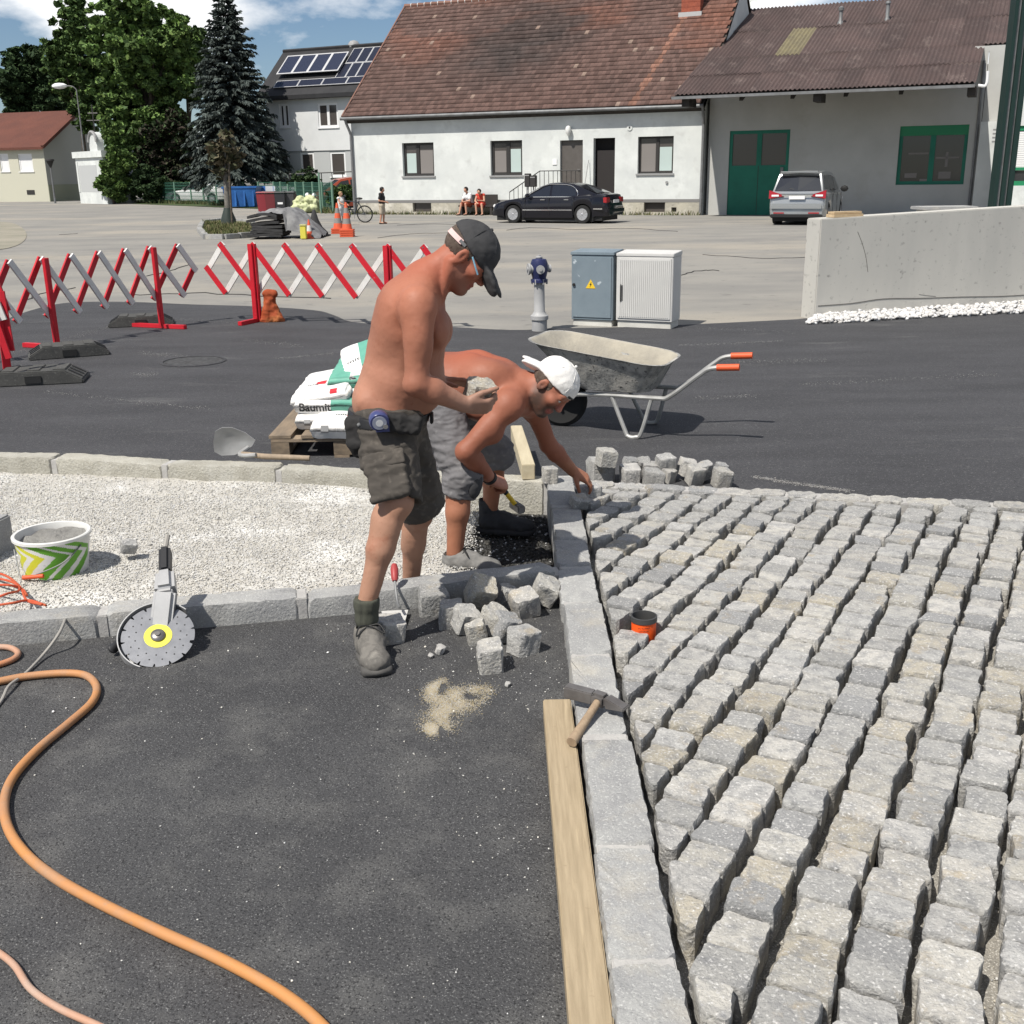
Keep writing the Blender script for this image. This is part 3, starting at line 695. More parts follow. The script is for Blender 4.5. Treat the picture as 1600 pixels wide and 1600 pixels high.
H = Fr(at(556, 336, 54.5), at(1094.5, 333, 47.5)); HL = H.len
house = thing('farmhouse', H.A, 'long white farmhouse with an old brown tiled roof', 'house')
OV = 0.34; e0 = H.hit(534, 182.5, -OV); e1 = H.hit(1092, 162, -OV); ZE = (e0[1] + e1[1]) / 2; SL = e0[0]
def solve(f, a, b):
    fa = f(a)
    for _ in range(60):
        c = (a + b) / 2; fc = f(c)
        if (fc < 0) == (fa < 0): a, fa = c, fc
        else: b = c
    return (a + b) / 2
WR = solve(lambda w: H.hit(633, 11, w)[0] - SL, 0.5, 14.0); ZR = H.hit(633, 11, WR)[1]
print('house', HL, 'eave', ZE, e0, e1, 'ridge d', WR, 'z', ZR)
SR = H.hit(1165, -22, WR)[0]
zp = H.hit(825, 313)[1]
wrec = {'w1': H.rect(629, 223, 678, 275), 'w2': H.rect(766.5, 219.5, 816, 274), 'w3': H.rect(996.5, 213, 1052, 271), 'd1': H.rect(875, 219, 910.5, 300), 'd2': H.rect(927, 215.5, 960.5, 306)}
wrec['d1'] = (wrec['d1'][0], 0.92, wrec['d1'][2], wrec['d1'][3]); wrec['d2'] = (wrec['d2'][0], zp + 0.04, wrec['d2'][2], wrec['d2'][3])
bas = [H.rect(645, 317, 674, 331), H.rect(1006, 317.5, 1039, 331.5), H.rect(1049, 324, 1057, 331)]
zw = ZE - 0.25
wall(H, house, 0, HL, zp + 0.03, zw, list(wrec.values()), m_white, 0.28)
wall(H, house, 0, HL, -0.3, zp - 0.1, [(b[0], max(0.05, b[1]), b[2], zp - 0.1001) if i < 2 else (b[0], b[1], b[2], b[3]) for i, b in enumerate(bas)], m_plinth, 0.22, -0.012, 'plinth')
f = H.mb(); f.bx((-0.01, -0.018, zp - 0.1), (wrec['d2'][0], 0.1, zp + 0.03)); f.bx((wrec['d2'][0], -0.018, zp - 0.1), (HL + 0.01, 0.1, zp + 0.03)); f.build('plinth_band', m_band, house)
for b in bas:
    f = H.mb(); f.bx((b[0], 0.16, b[1] - 0.05), (b[2], 0.2, b[3] + 0.2)); f.build('cellar_window', m_glass2, house)
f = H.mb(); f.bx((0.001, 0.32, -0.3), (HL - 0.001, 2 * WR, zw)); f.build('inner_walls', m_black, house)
f = H.mb(); f.add([(0, 0, -.3), (0, 2 * WR, -.3), (0, 2 * WR, zw), (0, WR, ZR - 0.2), (0, 0, zw)], [(0, 1, 2, 3, 4)]); f.build('gable_wall', m_white, house); f = H.mb(); f.add([(HL, 0, -.3), (HL, 2 * WR, -.3), (HL, 2 * WR, zw), (HL, WR, ZR - 0.2), (HL, 0, zw)], [(4, 3, 2, 1, 0)]); f.build('gable_wall', m_white, house)
window(H, house, wrec['w1'], 0.16, m_dark, m_glass2, mull=[0.45], fw=0.11, blinds=((0.02, 0.72, m_blind), (0, 0.82, m_blindb)), sill=m_grey)
window(H, house, wrec['w2'], 0.16, m_dark, m_glass2, mull=[0.52], fw=0.11, blinds=((0.02, 0.75, m_blindb), (0.02, 0.8, m_blind)), sill=m_grey)
window(H, house, wrec['w3'], 0.16, m_dark, m_glass2, mull=[0.53], fw=0.08, blinds=((0.0, 0.85, m_blindb), (0.02, 0.74, m_blind)), sill=m_grey)
m_door = M('brown_grey_door', (0.105, 0.095, 0.088), 0.5, c2=(0.085, 0.077, 0.07), ns=3)
d1, d2 = wrec['d1'], wrec['d2']
f = H.mb(); f.bx((d1[0] + 0.02, 0.14, d1[1]), (d1[2] - 0.02, 0.2, d1[3] - 0.02)); o = f.build('door', m_door, house)
f = H.mb(); f.tube([H.W(d1[2] - 0.16, 0.09, d1[1] + 1.0), H.W(d1[2] - 0.28, 0.09, d1[1] + 1.0)], 0.012); f.x = None; f.v = [V(p) for p in f.v]; 
f = MB(); f.tube([H.W(d1[2] - 0.16, 0.09, d1[1] + 1.0), H.W(d1[2] - 0.28, 0.09, d1[1] + 1.0)], 0.013); f.build('handle', m_zinc, o)
f = H.mb(); f.bx((d2[0] + 0.12, 0.18, d2[1]), (d2[2] - 0.02, 0.24, d2[1] + (d2[3] - d2[1]) * 0.8)); f.build('door', M('very_dark_door', (0.028, 0.024, 0.023), 0.5), house)
# gutter, downpipes
f = MB(); f.tube([H.W(SL - 0.05, -OV - 0.05, ZE - 0.08), H.W(HL + 0.05, -OV - 0.05, ZE - 0.10)], 0.075, 10); f.build('gutter', m_zinc, house, smooth=True)
for s, nm in ((0.02, 0), (HL + 0.02, 1)):
    f = MB(); f.tube(smooth_path([H.W(s - 0.1 * (1 - nm), -OV, ZE - 0.12), H.W(s - 0.1 * (1 - nm), -OV * 0.8, ZE - 0.3), H.W(s, -0.12, ZE - 0.75), H.W(s, -0.1, ZE - 1.1), H.W(s, -0.1, 0.1)], 5), 0.062, 10); f.build('downpipe', m_zinc, house, smooth=True)
# roof shell and its tiles
rs = V((0, WR + OV, ZR - ZE)); LS = rs.length; rs.normalize(); rn = V((0, -rs.z, rs.y))
f = H.mb(); f.add([(SL, -OV, ZE - 0.05), (SR, -OV, ZE - 0.05), (SR, WR, ZR - 0.05), (SL, WR, ZR - 0.05), (SR, 2 * WR + OV, ZE - 0.05), (SL, 2 * WR + OV, ZE - 0.05)], [(0, 1, 2, 3), (3, 2, 4, 5)])
f.add([(SL, -OV, ZE - 0.05), (SR, -OV, ZE - 0.05), (SR, 0, ZE - 0.28), (SL, 0, ZE - 0.28)], [(0, 3, 2, 1)]); roof = f.build('roof', m_wood_d, house)
NC = 28; TW = 0.185; vs, qs, cs = [], [], []; NTl = int((SR - SL) / TW)
def tcol(a, q, r):
    n1 = mnoise.fractal(V((a * 0.16, q * 4.0, 3.1)), 1, 2, 4); n2 = mnoise.noise(V((a * 0.9, q * 9, 9.0)))
    red = V((0.20, 0.088, 0.06)); brn = V((0.115, 0.073, 0.063)); gry = V((0.055, 0.046, 0.044)); pale = V((0.3, 0.22, 0.18))
    k = min(1, max(0, (q - 0.62) * 1.6 + n1 * 1.3 + max(0, (a - 0.78 * (SR - SL)) / (SR - SL)) * 2.2))
    c = brn.lerp(red, k)
    fx = a / (SR - SL); dk = max(0, 1 - abs(fx - (0.43 + 0.12 * (q - 0.5))) / 0.24) * max(0, 1 - abs(q - 0.58) / 0.5)
    c = c.lerp(gry, min(0.9, dk * (1.5 + n2) + max(0, n1 - 0.25) * 0.8))
    if fx > 0.8 and abs(fx - 0.82 - 0.07 * q) < 0.008: c = c.lerp(V((0.27, 0.14, 0.10)), .7)
    c = c * r.uniform(0.72, 1.22)
    if r.random() < 0.006: c = pale * .8
    return c
for c in range(NC):
    t0 = LS * c / NC; t1 = t0 + LS / NC * 1.12
    for k in range(NTl):
        a0 = SL + (k + (0.5 if c % 2 else 0)) * TW; a1 = min(a0 + TW - 0.008, SR); r = rng
        wv = 0.02 * mnoise.noise(V((a0 * 0.35, c * 0.3, 0))) ; lift = 0.058 + r.uniform(-0.006, 0.008) + wv
        P_ = lambda a, t, h: H.W(a, -OV + rs.y * t + rn.y * h, ZE + rs.z * t + rn.z * h)
        o = len(vs)
        vs += [P_(a0, t0, lift), P_(a1, t0, lift), P_(a1, t1, 0.012 + wv), P_(a0, t1, 0.012 + wv), P_(a0, t0, lift - 0.05), P_(a1, t0, lift - 0.05)]
        qs += [(o, o + 1, o + 2, o + 3), (o + 4, o + 5, o + 1, o), (o + 4, o, o + 3, o + 3), (o + 5, o + 2, o + 2, o + 1)]
        cs += [tcol(a0 - SL, c / NC, r)] * 6
qs = [q for q in qs if len(set(q)) == 4]
tag(np_mesh('roof_tiles', vs, quads=qs, mats=m_tile, parent=roof, cols=cs), 'old brown and red tiles in straight courses', None, None, 'stuff')
m_ridge = M('ridge_mortar', (0.6, 0.58, 0.55), 0.9); m_ridge2 = M('ridge_tile', (0.2, 0.11, 0.085), 0.9, rnd=0.2)
me_r = None
for k in range(int((SR - SL) / 0.38)):
    f = MB(); p = H.W(SL + 0.19 + k * 0.38, WR, ZR + 0.03)
    if me_r is None:
        a = H.u * 0.2; f.tube([-a, a * 0.98], 0.11, 8, 0, True, [0.12, 0.095]); f.tube([a * 0.9, a * 1.06], 0.125, 8, 1)
        o = f.build('ridge_tile', [m_ridge2, m_ridge], None, smooth=True); me_r = o.data; o.parent = roof; o.location = p - base_of(roof)
    else: put('ridge_tile', me_r, m_ridge2, p, roof)
f = MB(); f.tube([H.W(SL, -OV, ZE + 0.03), H.W(SL, WR, ZR + 0.05)], 0.05, 6); f.build('verge_mortar', m_ridge2, roof)
# chimney with flashing, dish, skylight
m_brick = M('red_brick', (0.30, 0.085, 0.05), 0.9, c2=(0.24, 0.07, 0.045), ns=6, bump=0.5, bs=10)
_nv = H.i * rn.y + V((0, 0, rn.z)); _t = (H.W(0, -OV, ZE) - V((0, 0, CAM_H))).dot(_nv) / ray(1079, 24).dot(_nv); _p = V((0, 0, CAM_H)) + ray(1079, 24) * _t; cd, cs_, cz = (_p - H.A).dot(H.i), (_p - H.A).dot(H.u), _p.z + .05
chm = tag(MB().build('chimney', m_brick, house, False) if False else H.mb().bx((cs_ - 0.42, cd, cz - 0.2), (cs_ + 0.42, cd + 0.55, cz + 2.2)).build('chimney', m_brick, house, bevel=0.01))
for k in range(10):
    f = H.mb(); z = cz + 0.1 + k * 0.2; f.bx((cs_ - 0.425, cd - 0.006, z), (cs_ + 0.425, cd + 0.01, z + 0.17)); f.build('brick_course', m_brick, chm)
f = H.mb(); f.bx((cs_ - 0.52, cd - 0.12, cz - 0.25), (cs_ + 0.52, cd + 0.6, cz + 0.08)); f.build('flashing', M('lead_flashing', (0.4, 0.4, 0.4), 0.5), chm)
# lamp, number plate, vent, meter on the facade
s, z = H.hit(890, 204); f = MB(); f.lathe([(0.03, -0.22), (0.1, -0.1), (0.13, 0.05), (0.1, 0.15), (0.01, 0.2)], H.W(s, -0.16, z), 12); lm = f.build('wall_lamp', M('lamp_white', (0.7, 0.7, 0.68), 0.4), house, smooth=True)
f = H.mb(); f.bx((s - 0.05, -0.16, z - 0.02), (s + 0.05, 0.0, z + 0.06)); f.build('bracket', m_dark, lm)
s, z = H.hit(867, 253); f = H.mb(); f.bx((s - 0.1, -0.03, z - 0.12), (s + 0.1, 0.0, z + 0.12)); f.build('bell_plate', M('bell_white', (0.75, 0.75, 0.75), 0.4), house)
s, z = H.hit(984, 199.5); f = MB(); f.cyl(H.W(s, -0.03, z), H.W(s, 0, z), 0.12, 14); f.cyl(H.W(s, -0.036, z), H.W(s, -0.03, z), 0.04, 10, 1); f.build('vent_cover', [m_white, m_dark], house)
s, z = H.hit(1042, 285); f = MB(); f.cyl(H.W(s, -0.05, z), H.W(s, 0, z), 0.06, 10); f.build('tap', m_grey, house)
# stairs, railing, letter boxes
st = thing('entrance_stairs', H.W(d1[0], -0.9, 0), 'short flight of steps with a thin black railing at the farmhouse door', 'stairs')
f = H.mb(); f.bx((d1[0] - 0.5, -1.15, 0), (d1[2] + 0.4, -0.02, d1[1] - 0.02)); f.build('landing', m_plinth, st)
for k in range(5):
    f = H.mb(); f.bx((d1[0] - 0.5 - 0.28 * (k + 1), -1.15, 0), (d1[0] - 0.5 - 0.28 * k, -0.02, (d1[1] - 0.02) * (5 - k) / 6)); f.build('step', m_plinth, st)
ra = [H.W(d1[0] - 1.95, -1.1, 1.0), H.W(d1[0] - 0.5, -1.1, d1[1] + 0.95), H.W(d1[2] + 0.3, -1.1, d1[1] + 0.95)]
f = MB(); f.tube(ra, 0.022, 6)
rail = f.build('handrail', m_dark, st)
for i in range(17):
    a = -1.95 + (d1[2] - d1[0] + 0.3 + 1.95) * i / 16
    b = d1[0] + a; top = ra[0].z + (ra[1].z - ra[0].z) * min(1, max(0, (a + 1.95) / 1.45)); lo = max(0.02, d1[1] * min(1, max(0, (a + 1.95) / 1.45)) - 0.02)
    f = MB(); f.tube([H.W(b, -1.1, lo), H.W(b, -1.1, top)], 0.014, 5); f.build('baluster', m_dark, rail)
for (x0, y0, x1, y1) in ((821, 271, 829, 292), (829.5, 274, 838, 292)):
    r = H.rect(x0, y0, x1, y1, -1.3); lb = thing('letter_box', H.W(r[0], -1.3, 0), 'dark letter box on a post, %s' % ('the taller one left of its neighbour' if x0 < 825 else 'the shorter one next to the stair railing'), 'letter box', 'letter boxes at the stairs')
    f = H.mb(); f.bx((r[0], -1.42, r[1]), (r[2], -1.2, r[3])); f.build('box', m_dark, lb, bevel=0.015)
    f = H.mb(); f.bx((r[0] + 0.02, -1.424, r[3] - 0.1), (r[2] - 0.02, -1.421, r[3] - 0.06)); f.build('flap', m_grey, lb)
    f = H.mb(); f.bx(((r[0] + r[2]) / 2 - 0.025, -1.33, 0), ((r[0] + r[2]) / 2 + 0.025, -1.28, r[1])); f.build('post', m_grey, lb)
br = thing('broom', H.W(d1[2] + 0.4, -0.5, 0), 'broom leaning in the corner of the stair landing', 'broom')
a, b = H.hit(912, 287, -0.5), H.hit(919.5, 250, -0.1)
f = MB(); f.tube([H.W(a[0], -0.5, d1[1] + .1), H.W(b[0], -0.08, b[1])], 0.016, 6); f.build('handle', m_grey, br)
f = MB(); f.box(H.W(a[0], -0.5, d1[1] + .05), (0.35, 0.08, 0.12)); f.build('brush', m_dark, br)

# ---- the shed with its deep corrugated canopy
m_corr = M('corrugated_sheet', (0.085, 0.06, 0.056), 0.85, c2=(0.062, 0.046, 0.044), ns=0.8, stain=((0.2, 0.155, 0.14), 1.6, 0.55, 0.85), stretch=(1, 0.4, 1), rnd=0.12, spk=((0.17, 0.13, 0.12), 12, 0.6, 0.8), spec=0.2)
m_green = M('green_paint', (0.012, 0.16, 0.105), 0.5, c2=(0.01, 0.13, 0.085), ns=1.5); m_green2 = M('bright_green', (0.02, 0.2, 0.09), 0.45)
m_wshed = M('shed_render', (0.46, 0.46, 0.44), 0.92, c2=(0.40, 0.40, 0.38), ns=0.6, stain=((0.36, 0.345, 0.31), 0.5, 0.56, 0.8), bump=0.3, bs=18)
S0 = H.W(HL + .14, .35, 0); SH = Fr(S0, S0 + H.u * 10); shed = thing('storage_shed', S0, 'white shed with a deep brown corrugated canopy and green door', 'shed')
SOV = 3.9; a0 = SH.hit(1051, 148.5, -SOV); a1 = SH.hit(1524, 129, -SOV); SZ = (a0[1] + a1[1]) / 2; sl, sr = a0[0], a1[0]
SW = solve(lambda w: SH.hit(1166, 15, w)[0] - sl, 0.2, 16.0); SZR = SH.hit(1166, 15, SW)[1]
print('shed eave', a0, a1, 'ridge', SW, SZR)
dr, wr = SH.rect(1138, 203.5, 1231.5, 326.5), SH.rect(1403, 196, 1510, 288.5); dr = (dr[0], 0.0, dr[2], dr[3])
send = SH.hit(1527, 250)[0]; slope = (SZR - SZ) / (SW + SOV); ztop = SZ + slope * SOV - 0.15
wall(SH, shed, 0, send, -0.2, ztop, [dr, wr], m_wshed, 0.25)
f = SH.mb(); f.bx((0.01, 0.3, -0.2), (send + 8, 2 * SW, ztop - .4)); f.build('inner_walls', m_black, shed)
f = SH.mb(); f.add([(0, 0, -.2), (0, SW, -.2), (0, SW, SZR - .1), (0, 0, ztop)], [(0, 1, 2, 3)]); f.build('gable_wall', m_wshed, shed)
s0, z0, s1, z1 = dr; zm = z0 + (z1 - z0) * 0.60
f = SH.mb(); f.bx((s0, 0.05, z0), (s1, 0.14, zm - 0.03)); f.bx((s0, 0.05, zm - 0.03), (s0 + 0.13, 0.14, z1)); f.bx((s1 - 0.13, 0.05, zm - 0.03), (s1, 0.14, z1)); f.bx((s0 + 0.13, 0.05, z1 - 0.13), (s1 - 0.13, 0.14, z1))
sm = (s0 + s1) / 2; f.bx((sm - 0.1, 0.05, zm - 0.03), (sm + 0.1, 0.14, z1 - 0.13)); gd = f.build('sliding_door', m_green, shed)
for a, b in ((s0 + 0.13, sm - 0.1), (sm + 0.1, s1 - 0.13)):
    f = SH.mb(); f.bx((a, 0.09, zm - 0.03), (b, 0.11, z1 - 0.13)); f.build('pane', m_glass2, gd)
f = SH.mb(); f.bx((s1 - 0.32, -0.02, zm - 0.9), (s1 - 0.2, 0.05, zm - 0.12)); f.build('handle', m_zinc, gd)
f = SH.mb(); f.bx((sm - 0.01, 0.044, z0 + .02), (sm + 0.01, 0.05, zm - 0.05)); f.build('leaf_joint', m_dark, gd)
w = window(SH, shed, wr, 0.1, m_green, m_glass, sashes=2, fw=0.13); s0, z0, s1, z1 = wr
f = SH.mb(); f.bx((s0, 0.06, z1 - 0.36), (s1, 0.1, z1 - 0.0)); f.build('shutter_box', m_green2, w)
for (a, b, c, d_) in ((0.12, 0.3, 0.12, 0.2), (0.35, 0.5, 0.06, 0.1), (0.62, 0.8, 0.1, 0.22), (0.56, 0.9, 0.44, 0.47), (0.15, 0.45, 0.52, 0.55), (0.7, 0.74, 0.3, 0.55)):
    f = SH.mb(); f.bx((s0 + (s1 - s0) * a, 0.11, z0 + (z1 - z0) * c), (s0 + (s1 - s0) * b, 0.125, z0 + (z1 - z0) * d_)); f.build('shelf_item', m_blindb, w)
RS = V((0, SW + SOV, SZR - SZ)); RL = RS.length; RS.normalize(); RN = V((0, -RS.z, RS.y))
# where the right end of the canopy is notched
o_ = V((0, 0, CAM_H)); rr = ray(1546, 69); nw = SH.i * RN.y + V((0, 0, RN.z)); Pp = SH.W(0, -SOV, SZ); tt = (Pp - o_).dot(nw) / rr.dot(nw); pn = o_ + rr * tt; TN = (pn.z - SZ) / RS.z
rows = [0, TN / 2, TN, (TN + RL) / 2, RL]; shw = 0.92; nsh = int((sr - sl) / shw)
shw = (sr - sl) / nsh
f = SH.mb(); f.add([(sl + .05, -SOV + .02, SZ - 0.07), (sr - .05, -SOV + .02, SZ - 0.07), (sr - .05, SW, SZR - 0.07), (sl + .05, SW, SZR - 0.07)], [(0, 1, 2, 3), ])
tq = TN; f.add([(sr - .05, -SOV + RS.y * tq, SZ + RS.z * tq - .07), (sr + 9, -SOV + RS.y * tq, SZ + RS.z * tq - .07), (sr + 9, SW, SZR - .07), (sr - .05, SW, SZR - .07)], [(0, 1, 2, 3)])
sroof = f.build('roof', m_wood_d, shed)
m_yel = M('yellowed_sheet', (0.19, 0.165, 0.09), 0.6, c2=(0.13, 0.11, 0.07), ns=3)
cache = {}
for ri in range(4):
    L0, L1 = rows[ri], rows[ri + 1] + 0.06
    for ci in range(nsh + (9 if ri >= 2 else 0)):
        if ri not in cache:
            vs, fs = [], []; nwv = 6; m = nwv * 6
            for k in range(m + 1):
                a = (shw + 0.02) * k / m; h = 0.03 * math.sin(2 * math.pi * nwv * k / m)
                for t, lf in ((0, 0.012), (L1 - L0, -0.006)):
                    p = RS * t + RN * (h + lf); vs.append(SH.u * a + SH.i * p.y + V((0, 0, p.z)))
            for k in range(m): fs.append((2 * k, 2 * k + 2, 2 * k + 3, 2 * k + 1))
            me = bpy.data.meshes.new('corrugated_sheet'); me.from_pydata([tuple(p) for p in vs], [], fs); me.materials.append(m_corr)
            me.polygons.foreach_set('use_smooth', [True] * len(fs)); cache[ri] = me
        me = cache[ri]; q = SH.W(sl + ci * shw, -SOV + RS.y * L0, SZ + RS.z * L0) + V((0, 0, rng.uniform(-0.008, 0.012)))
        if ri == 2 and ci == 3: me = me.copy(); me.materials[0] = m_yel
        if ri == 2 and ci == 4: me = cache['y'] if 'y' in cache else me
        o = put('corrugated_sheet', me, m_corr, q, sroof)
f = SH.mb(); f.bx((sl - 0.02, -SOV - 0.1, SZ - 0.16), (sr, -SOV + 0.06, SZ - 0.06)); f.build('gutter', m_zinc, sroof)
for px in (1070, 1276, 1517):
    s, z = SH.hit(px, 150, -SOV); f = SH.mb(); f.bx((s - 0.14, -SOV + 0.1, SZ - 0.42), (s + 0.14, -SOV + 1.2, SZ - 0.12)); f.build('rafter_end', m_wood_d, sroof)
for k in range(int((sr - sl) / 1.9)):
    f = SH.mb(); s = sl + 0.6 + k * 1.9; f.add([(s, -SOV + .3, SZ - .08), (s + .14, -SOV + .3, SZ - .08), (s + .14, 0, ztop + .05), (s, 0, ztop + .05), (s, -SOV + .3, SZ - .28), (s + .14, -SOV + .3, SZ - .28), (s + .14, 0, ztop - .15), (s, 0, ztop - .15)], [(4, 5, 6, 7), (0, 1, 5, 4), (0, 4, 7, 3), (1, 2, 6, 5)]); f.build('rafter', m_wood_d, sroof)
for px, py in ((1313, 37), (1386, 31)):
    # pipes stand on the roof plane
    rr = ray(px, py); tt = (Pp - o_).dot(nw) / rr.dot(nw); p = o_ + rr * tt
    f = MB(); f.lathe([(0.16, -0.1), (0.11, 0.08), (0.075, 0.12), (0.075, 0.5), (0.11, 0.5), (0.12, 0.62), (0.03, 0.68)] if px < 1350 else [(0.12, -0.1), (0.1, 0.05), (0.08, 0.08), (0.08, 0.62), (0.12, 0.62), (0.1, 0.72)], p, 10); f.build('vent_pipe', m_zinc, sroof, smooth=True)
p = SH.W(*[(SH.hit(1172, 4, SW - 0.3)[0]), SW - 0.3, SZR]); dish = thing('satellite_dish', p, 'white satellite dish on the shed ridge beside the tiled roof', 'satellite dish')
Rd = Euler((math.radians(62), 0, math.radians(15))).to_matrix()
f = MB(); f.lathe([(0.01, 0.0), (0.2, 0.03), (0.34, 0.09), (0.35, 0.1), (0.33, 0.1), (0.2, 0.05), (0.01, 0.02)], p + V((0, 0, 0.28)), 18, rot=Rd); f.build('reflector', m_white, dish, smooth=True)
f = MB(); f.tube([p + V((0, 0, -.3)), p + V((0, 0, 0.3))], 0.025, 6); f.build('mast', m_zinc, dish)
# right end: pier, downpipe, annexe with shutter window, dark portal post
pr = SH.rect(1528, 190, 1553, 330, -0.5)
ann = thing('annexe', SH.W(send, -0.5, 0), 'white annexe wall at the right end of the shed with a green shuttered window', 'house')
f = SH.mb(); f.bx((send, -0.5, -0.2), (send + 1.15, 0.5, pr[3])); f.build('pier', m_white, ann)
f = SH.mb()
for k in range(4): f.bx((send + 0.45, -0.515, pr[3] - 0.3 - 0.14 * k), (send + 0.75, -0.5, pr[3] - 0.26 - 0.14 * k))
f.build('vent_grille', m_grey, ann)
zt2 = SZ + slope * SOV - .12; zg2 = SZ + RS.z * TN - .1; zt2 = max(zt2, SH.hit(1550, 71, 0)[1])
f = SH.mb(); f.bx((send + 0.02, 0.0, -0.2), (send + 9, 0.3, zt2)); f.bx((sr - .3, 0.0, ztop + .002), (send + .018, 0.3, zt2)); f.build('wall', m_wshed, ann)
f = SH.mb(); f.bx((send + 0.01, -SOV + RS.y * TN - 0.08, zg2 - .05), (send + 9, -SOV + RS.y * TN + 0.05, zg2 + 0.05)); f.build('gutter', m_zinc, ann)
f = MB(); q = send - 0.12; f.tube(smooth_path([SH.W(sr + 0.1, -SOV, SZ - 0.1), SH.W(sr + 0.35, -SOV, SZ - 0.1), SH.W(sr + 0.36, -SOV, SZ + 0.35)], 4), 0.05, 8); f.build('gutter_outlet', M('white_pipe', (0.7, 0.7, 0.7), 0.5), ann, smooth=True)
f = MB(); f.tube([SH.W(q, -0.08, ztop - 0.3), SH.W(q, -0.08, 0.0)], 0.05, 8); f.build('downpipe', m_zinc, ann, smooth=True)
PB = Fr(SH.W(send + 1.3, -2.6, 0), SH.W(send + 12, -2.6, 0))
pb_r = PB.rect(1581, 196, 1640, 290); f = PB.mb()
wall(PB, ann, PB.hit(1572, 250)[0], 12, -0.2, 4.9, [pb_r], m_white, 0.2, name='wall')
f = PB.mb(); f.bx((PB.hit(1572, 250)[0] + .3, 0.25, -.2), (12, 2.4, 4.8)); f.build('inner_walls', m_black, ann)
sw_ = window(PB, ann, pb_r, 0.06, m_green2, m_glass, sashes=1, fw=0.16); h = pb_r[3] - pb_r[1]
for k in range(18):
    f = PB.mb(); z = pb_r[3] - 0.2 - k * h * 0.036; f.bx((pb_r[0] + 0.16, 0.03, z - h * 0.032), (pb_r[2] - 0.16, 0.055, z)); f.build('shutter_slat', M('shutter_white', (0.7, 0.7, 0.69), 0.5), sw_)
f = PB.mb(); z = pb_r[1] + h * 0.3; f.bx((pb_r[0], 0.02, z - 0.08), (pb_r[2], 0.07, z + 0.02)); f.build('rail', m_green2, sw_)
pd = 34.0; post = thing('portal_post', at(1563, 330, pd) * 1.0, 'tall dark green steel post with grey pipes at the right edge', 'post')
post.location.z = 0; bx0, bx1, tx = at(1549, 318, pd), at(1579, 318, pd), at(1600, -60, pd); LOC[post] = post.location.copy()
wd = bx1.x - bx0.x; m_dg = M('dark_green_steel', (0.012, 0.03, 0.026), 0.45); m_dg2 = M('green_steel', (0.015, 0.07, 0.05), 0.45)
for k, (a, b, m) in enumerate(((0.0, 0.18, m_dg), (0.2, 0.34, m_zinc), (0.36, 0.55, m_dg), (0.57, 0.68, m_zinc), (0.7, 0.93, m_dg), (0.93, 1.0, m_dg2))):
    f = MB(); x = bx0.x + wd * a; f.bx((x, pd - (0.12 if k % 2 == 0 else 0.06), 0), (x + wd * (b - a), pd + 0.25, tx.z + 1)); f.build('steel_section' if k % 2 == 0 else 'pipe', m, post)

# ---- concrete wall on the right
m_conc = M('wall_concrete', (0.50, 0.485, 0.445), 0.9, c2=(0.43, 0.42, 0.39), ns=1.3, stretch=(1, 1, 0.35), stain=((0.56, 0.545, 0.5), 0.7, 0.5, 0.75), spk=((0.3, 0.29, 0.27), 16, 0.62, 0.75), bump=0.2, bs=40, spec=0.15)
CW = Fr(G(1272, 499), G(1272, 499) + (G(1600, 478) - G(1272, 499)))
zt = CW.hit(1283, 342)[1]; zt2 = CW.hit(1600, 322)[1]; sE = CW.hit(1600, 400)[0]; kx = CW.hit(1283, 342)[0]
cw = thing('concrete_wall', CW.A, 'pale concrete retaining wall rising to the right behind the new road', 'wall')
sl_ = (zt2 - zt) / (sE - kx); ztf = lambda s: zt + sl_ * (s - kx)
f = CW.mb(); TH = 0.3
f.add([(0, 0, -.05), (9, 0, -.05), (9, 0, ztf(9)), (kx, 0, zt), (0, TH, -.05), (9, TH, -.05), (9, TH, ztf(9)), (kx, TH, zt)], [(0, 1, 2, 3), (7, 6, 5, 4), (3, 2, 6, 7), (4, 0, 3, 7), (0, 4, 5, 1), (1, 5, 6, 2)])
f.build('wall_body', m_conc, cw, bevel=0.012)
f = MB(); f.tube([CW.W(0.6 + 0.35 * math.sin(i * .05), -0.0015, 0.33) for i in range(2)], 0.001, 4)
def crackline(pts, w=0.006):
    f = MB(); P3 = [CW.W(*[*CW.hit(*p)][:1], -0.0, CW.hit(*p)[1]) for p in pts]; f.tube(smooth_path(P3, 6), w, 5); return f.build('crack', M('crack_dark', (0.12, 0.115, 0.105), 0.95), cw)
crackline([(1278, 478), (1330, 474), (1380, 467), (1440, 466), (1500, 464), (1560, 463), (1600, 461)], 0.006)
crackline([(1340, 362), (1347, 380), (1353, 402), (1356, 425)], 0.004); crackline([(1436, 460), (1450, 462), (1462, 463)], 0.003)
m_ply = M('pale_timber', (0.52, 0.4, 0.25), 0.8, c2=(0.42, 0.31, 0.19), ns=3, stretch=(2, 14, 14))
p = CW.hit(1322, 336, 0.1); bd = thing('timber_offcut', CW.W(p[0], 0.12, ztf(p[0])), 'short pale timber offcut lying on the left end of the wall top', 'timber')
f = CW.mb(); a = CW.hit(1298, 338, 0.1)[0]; b = CW.hit(1344, 335, 0.1)[0]; f.bx((a, 0.03, ztf(a) + 0.002), (b, 0.2, ztf(b) + 0.03)); f.bx((a + .01, 0.05, ztf(b) + .032), (b - 0.01, 0.18, ztf(b) + 0.06)); f.build('board', m_ply, bd, bevel=0.004)
p = G(1475, 324, 0.95); sb = thing('slab_stack', at(1475, 322, 24) , 'flat grey stone slab lying behind the concrete wall', 'slab')
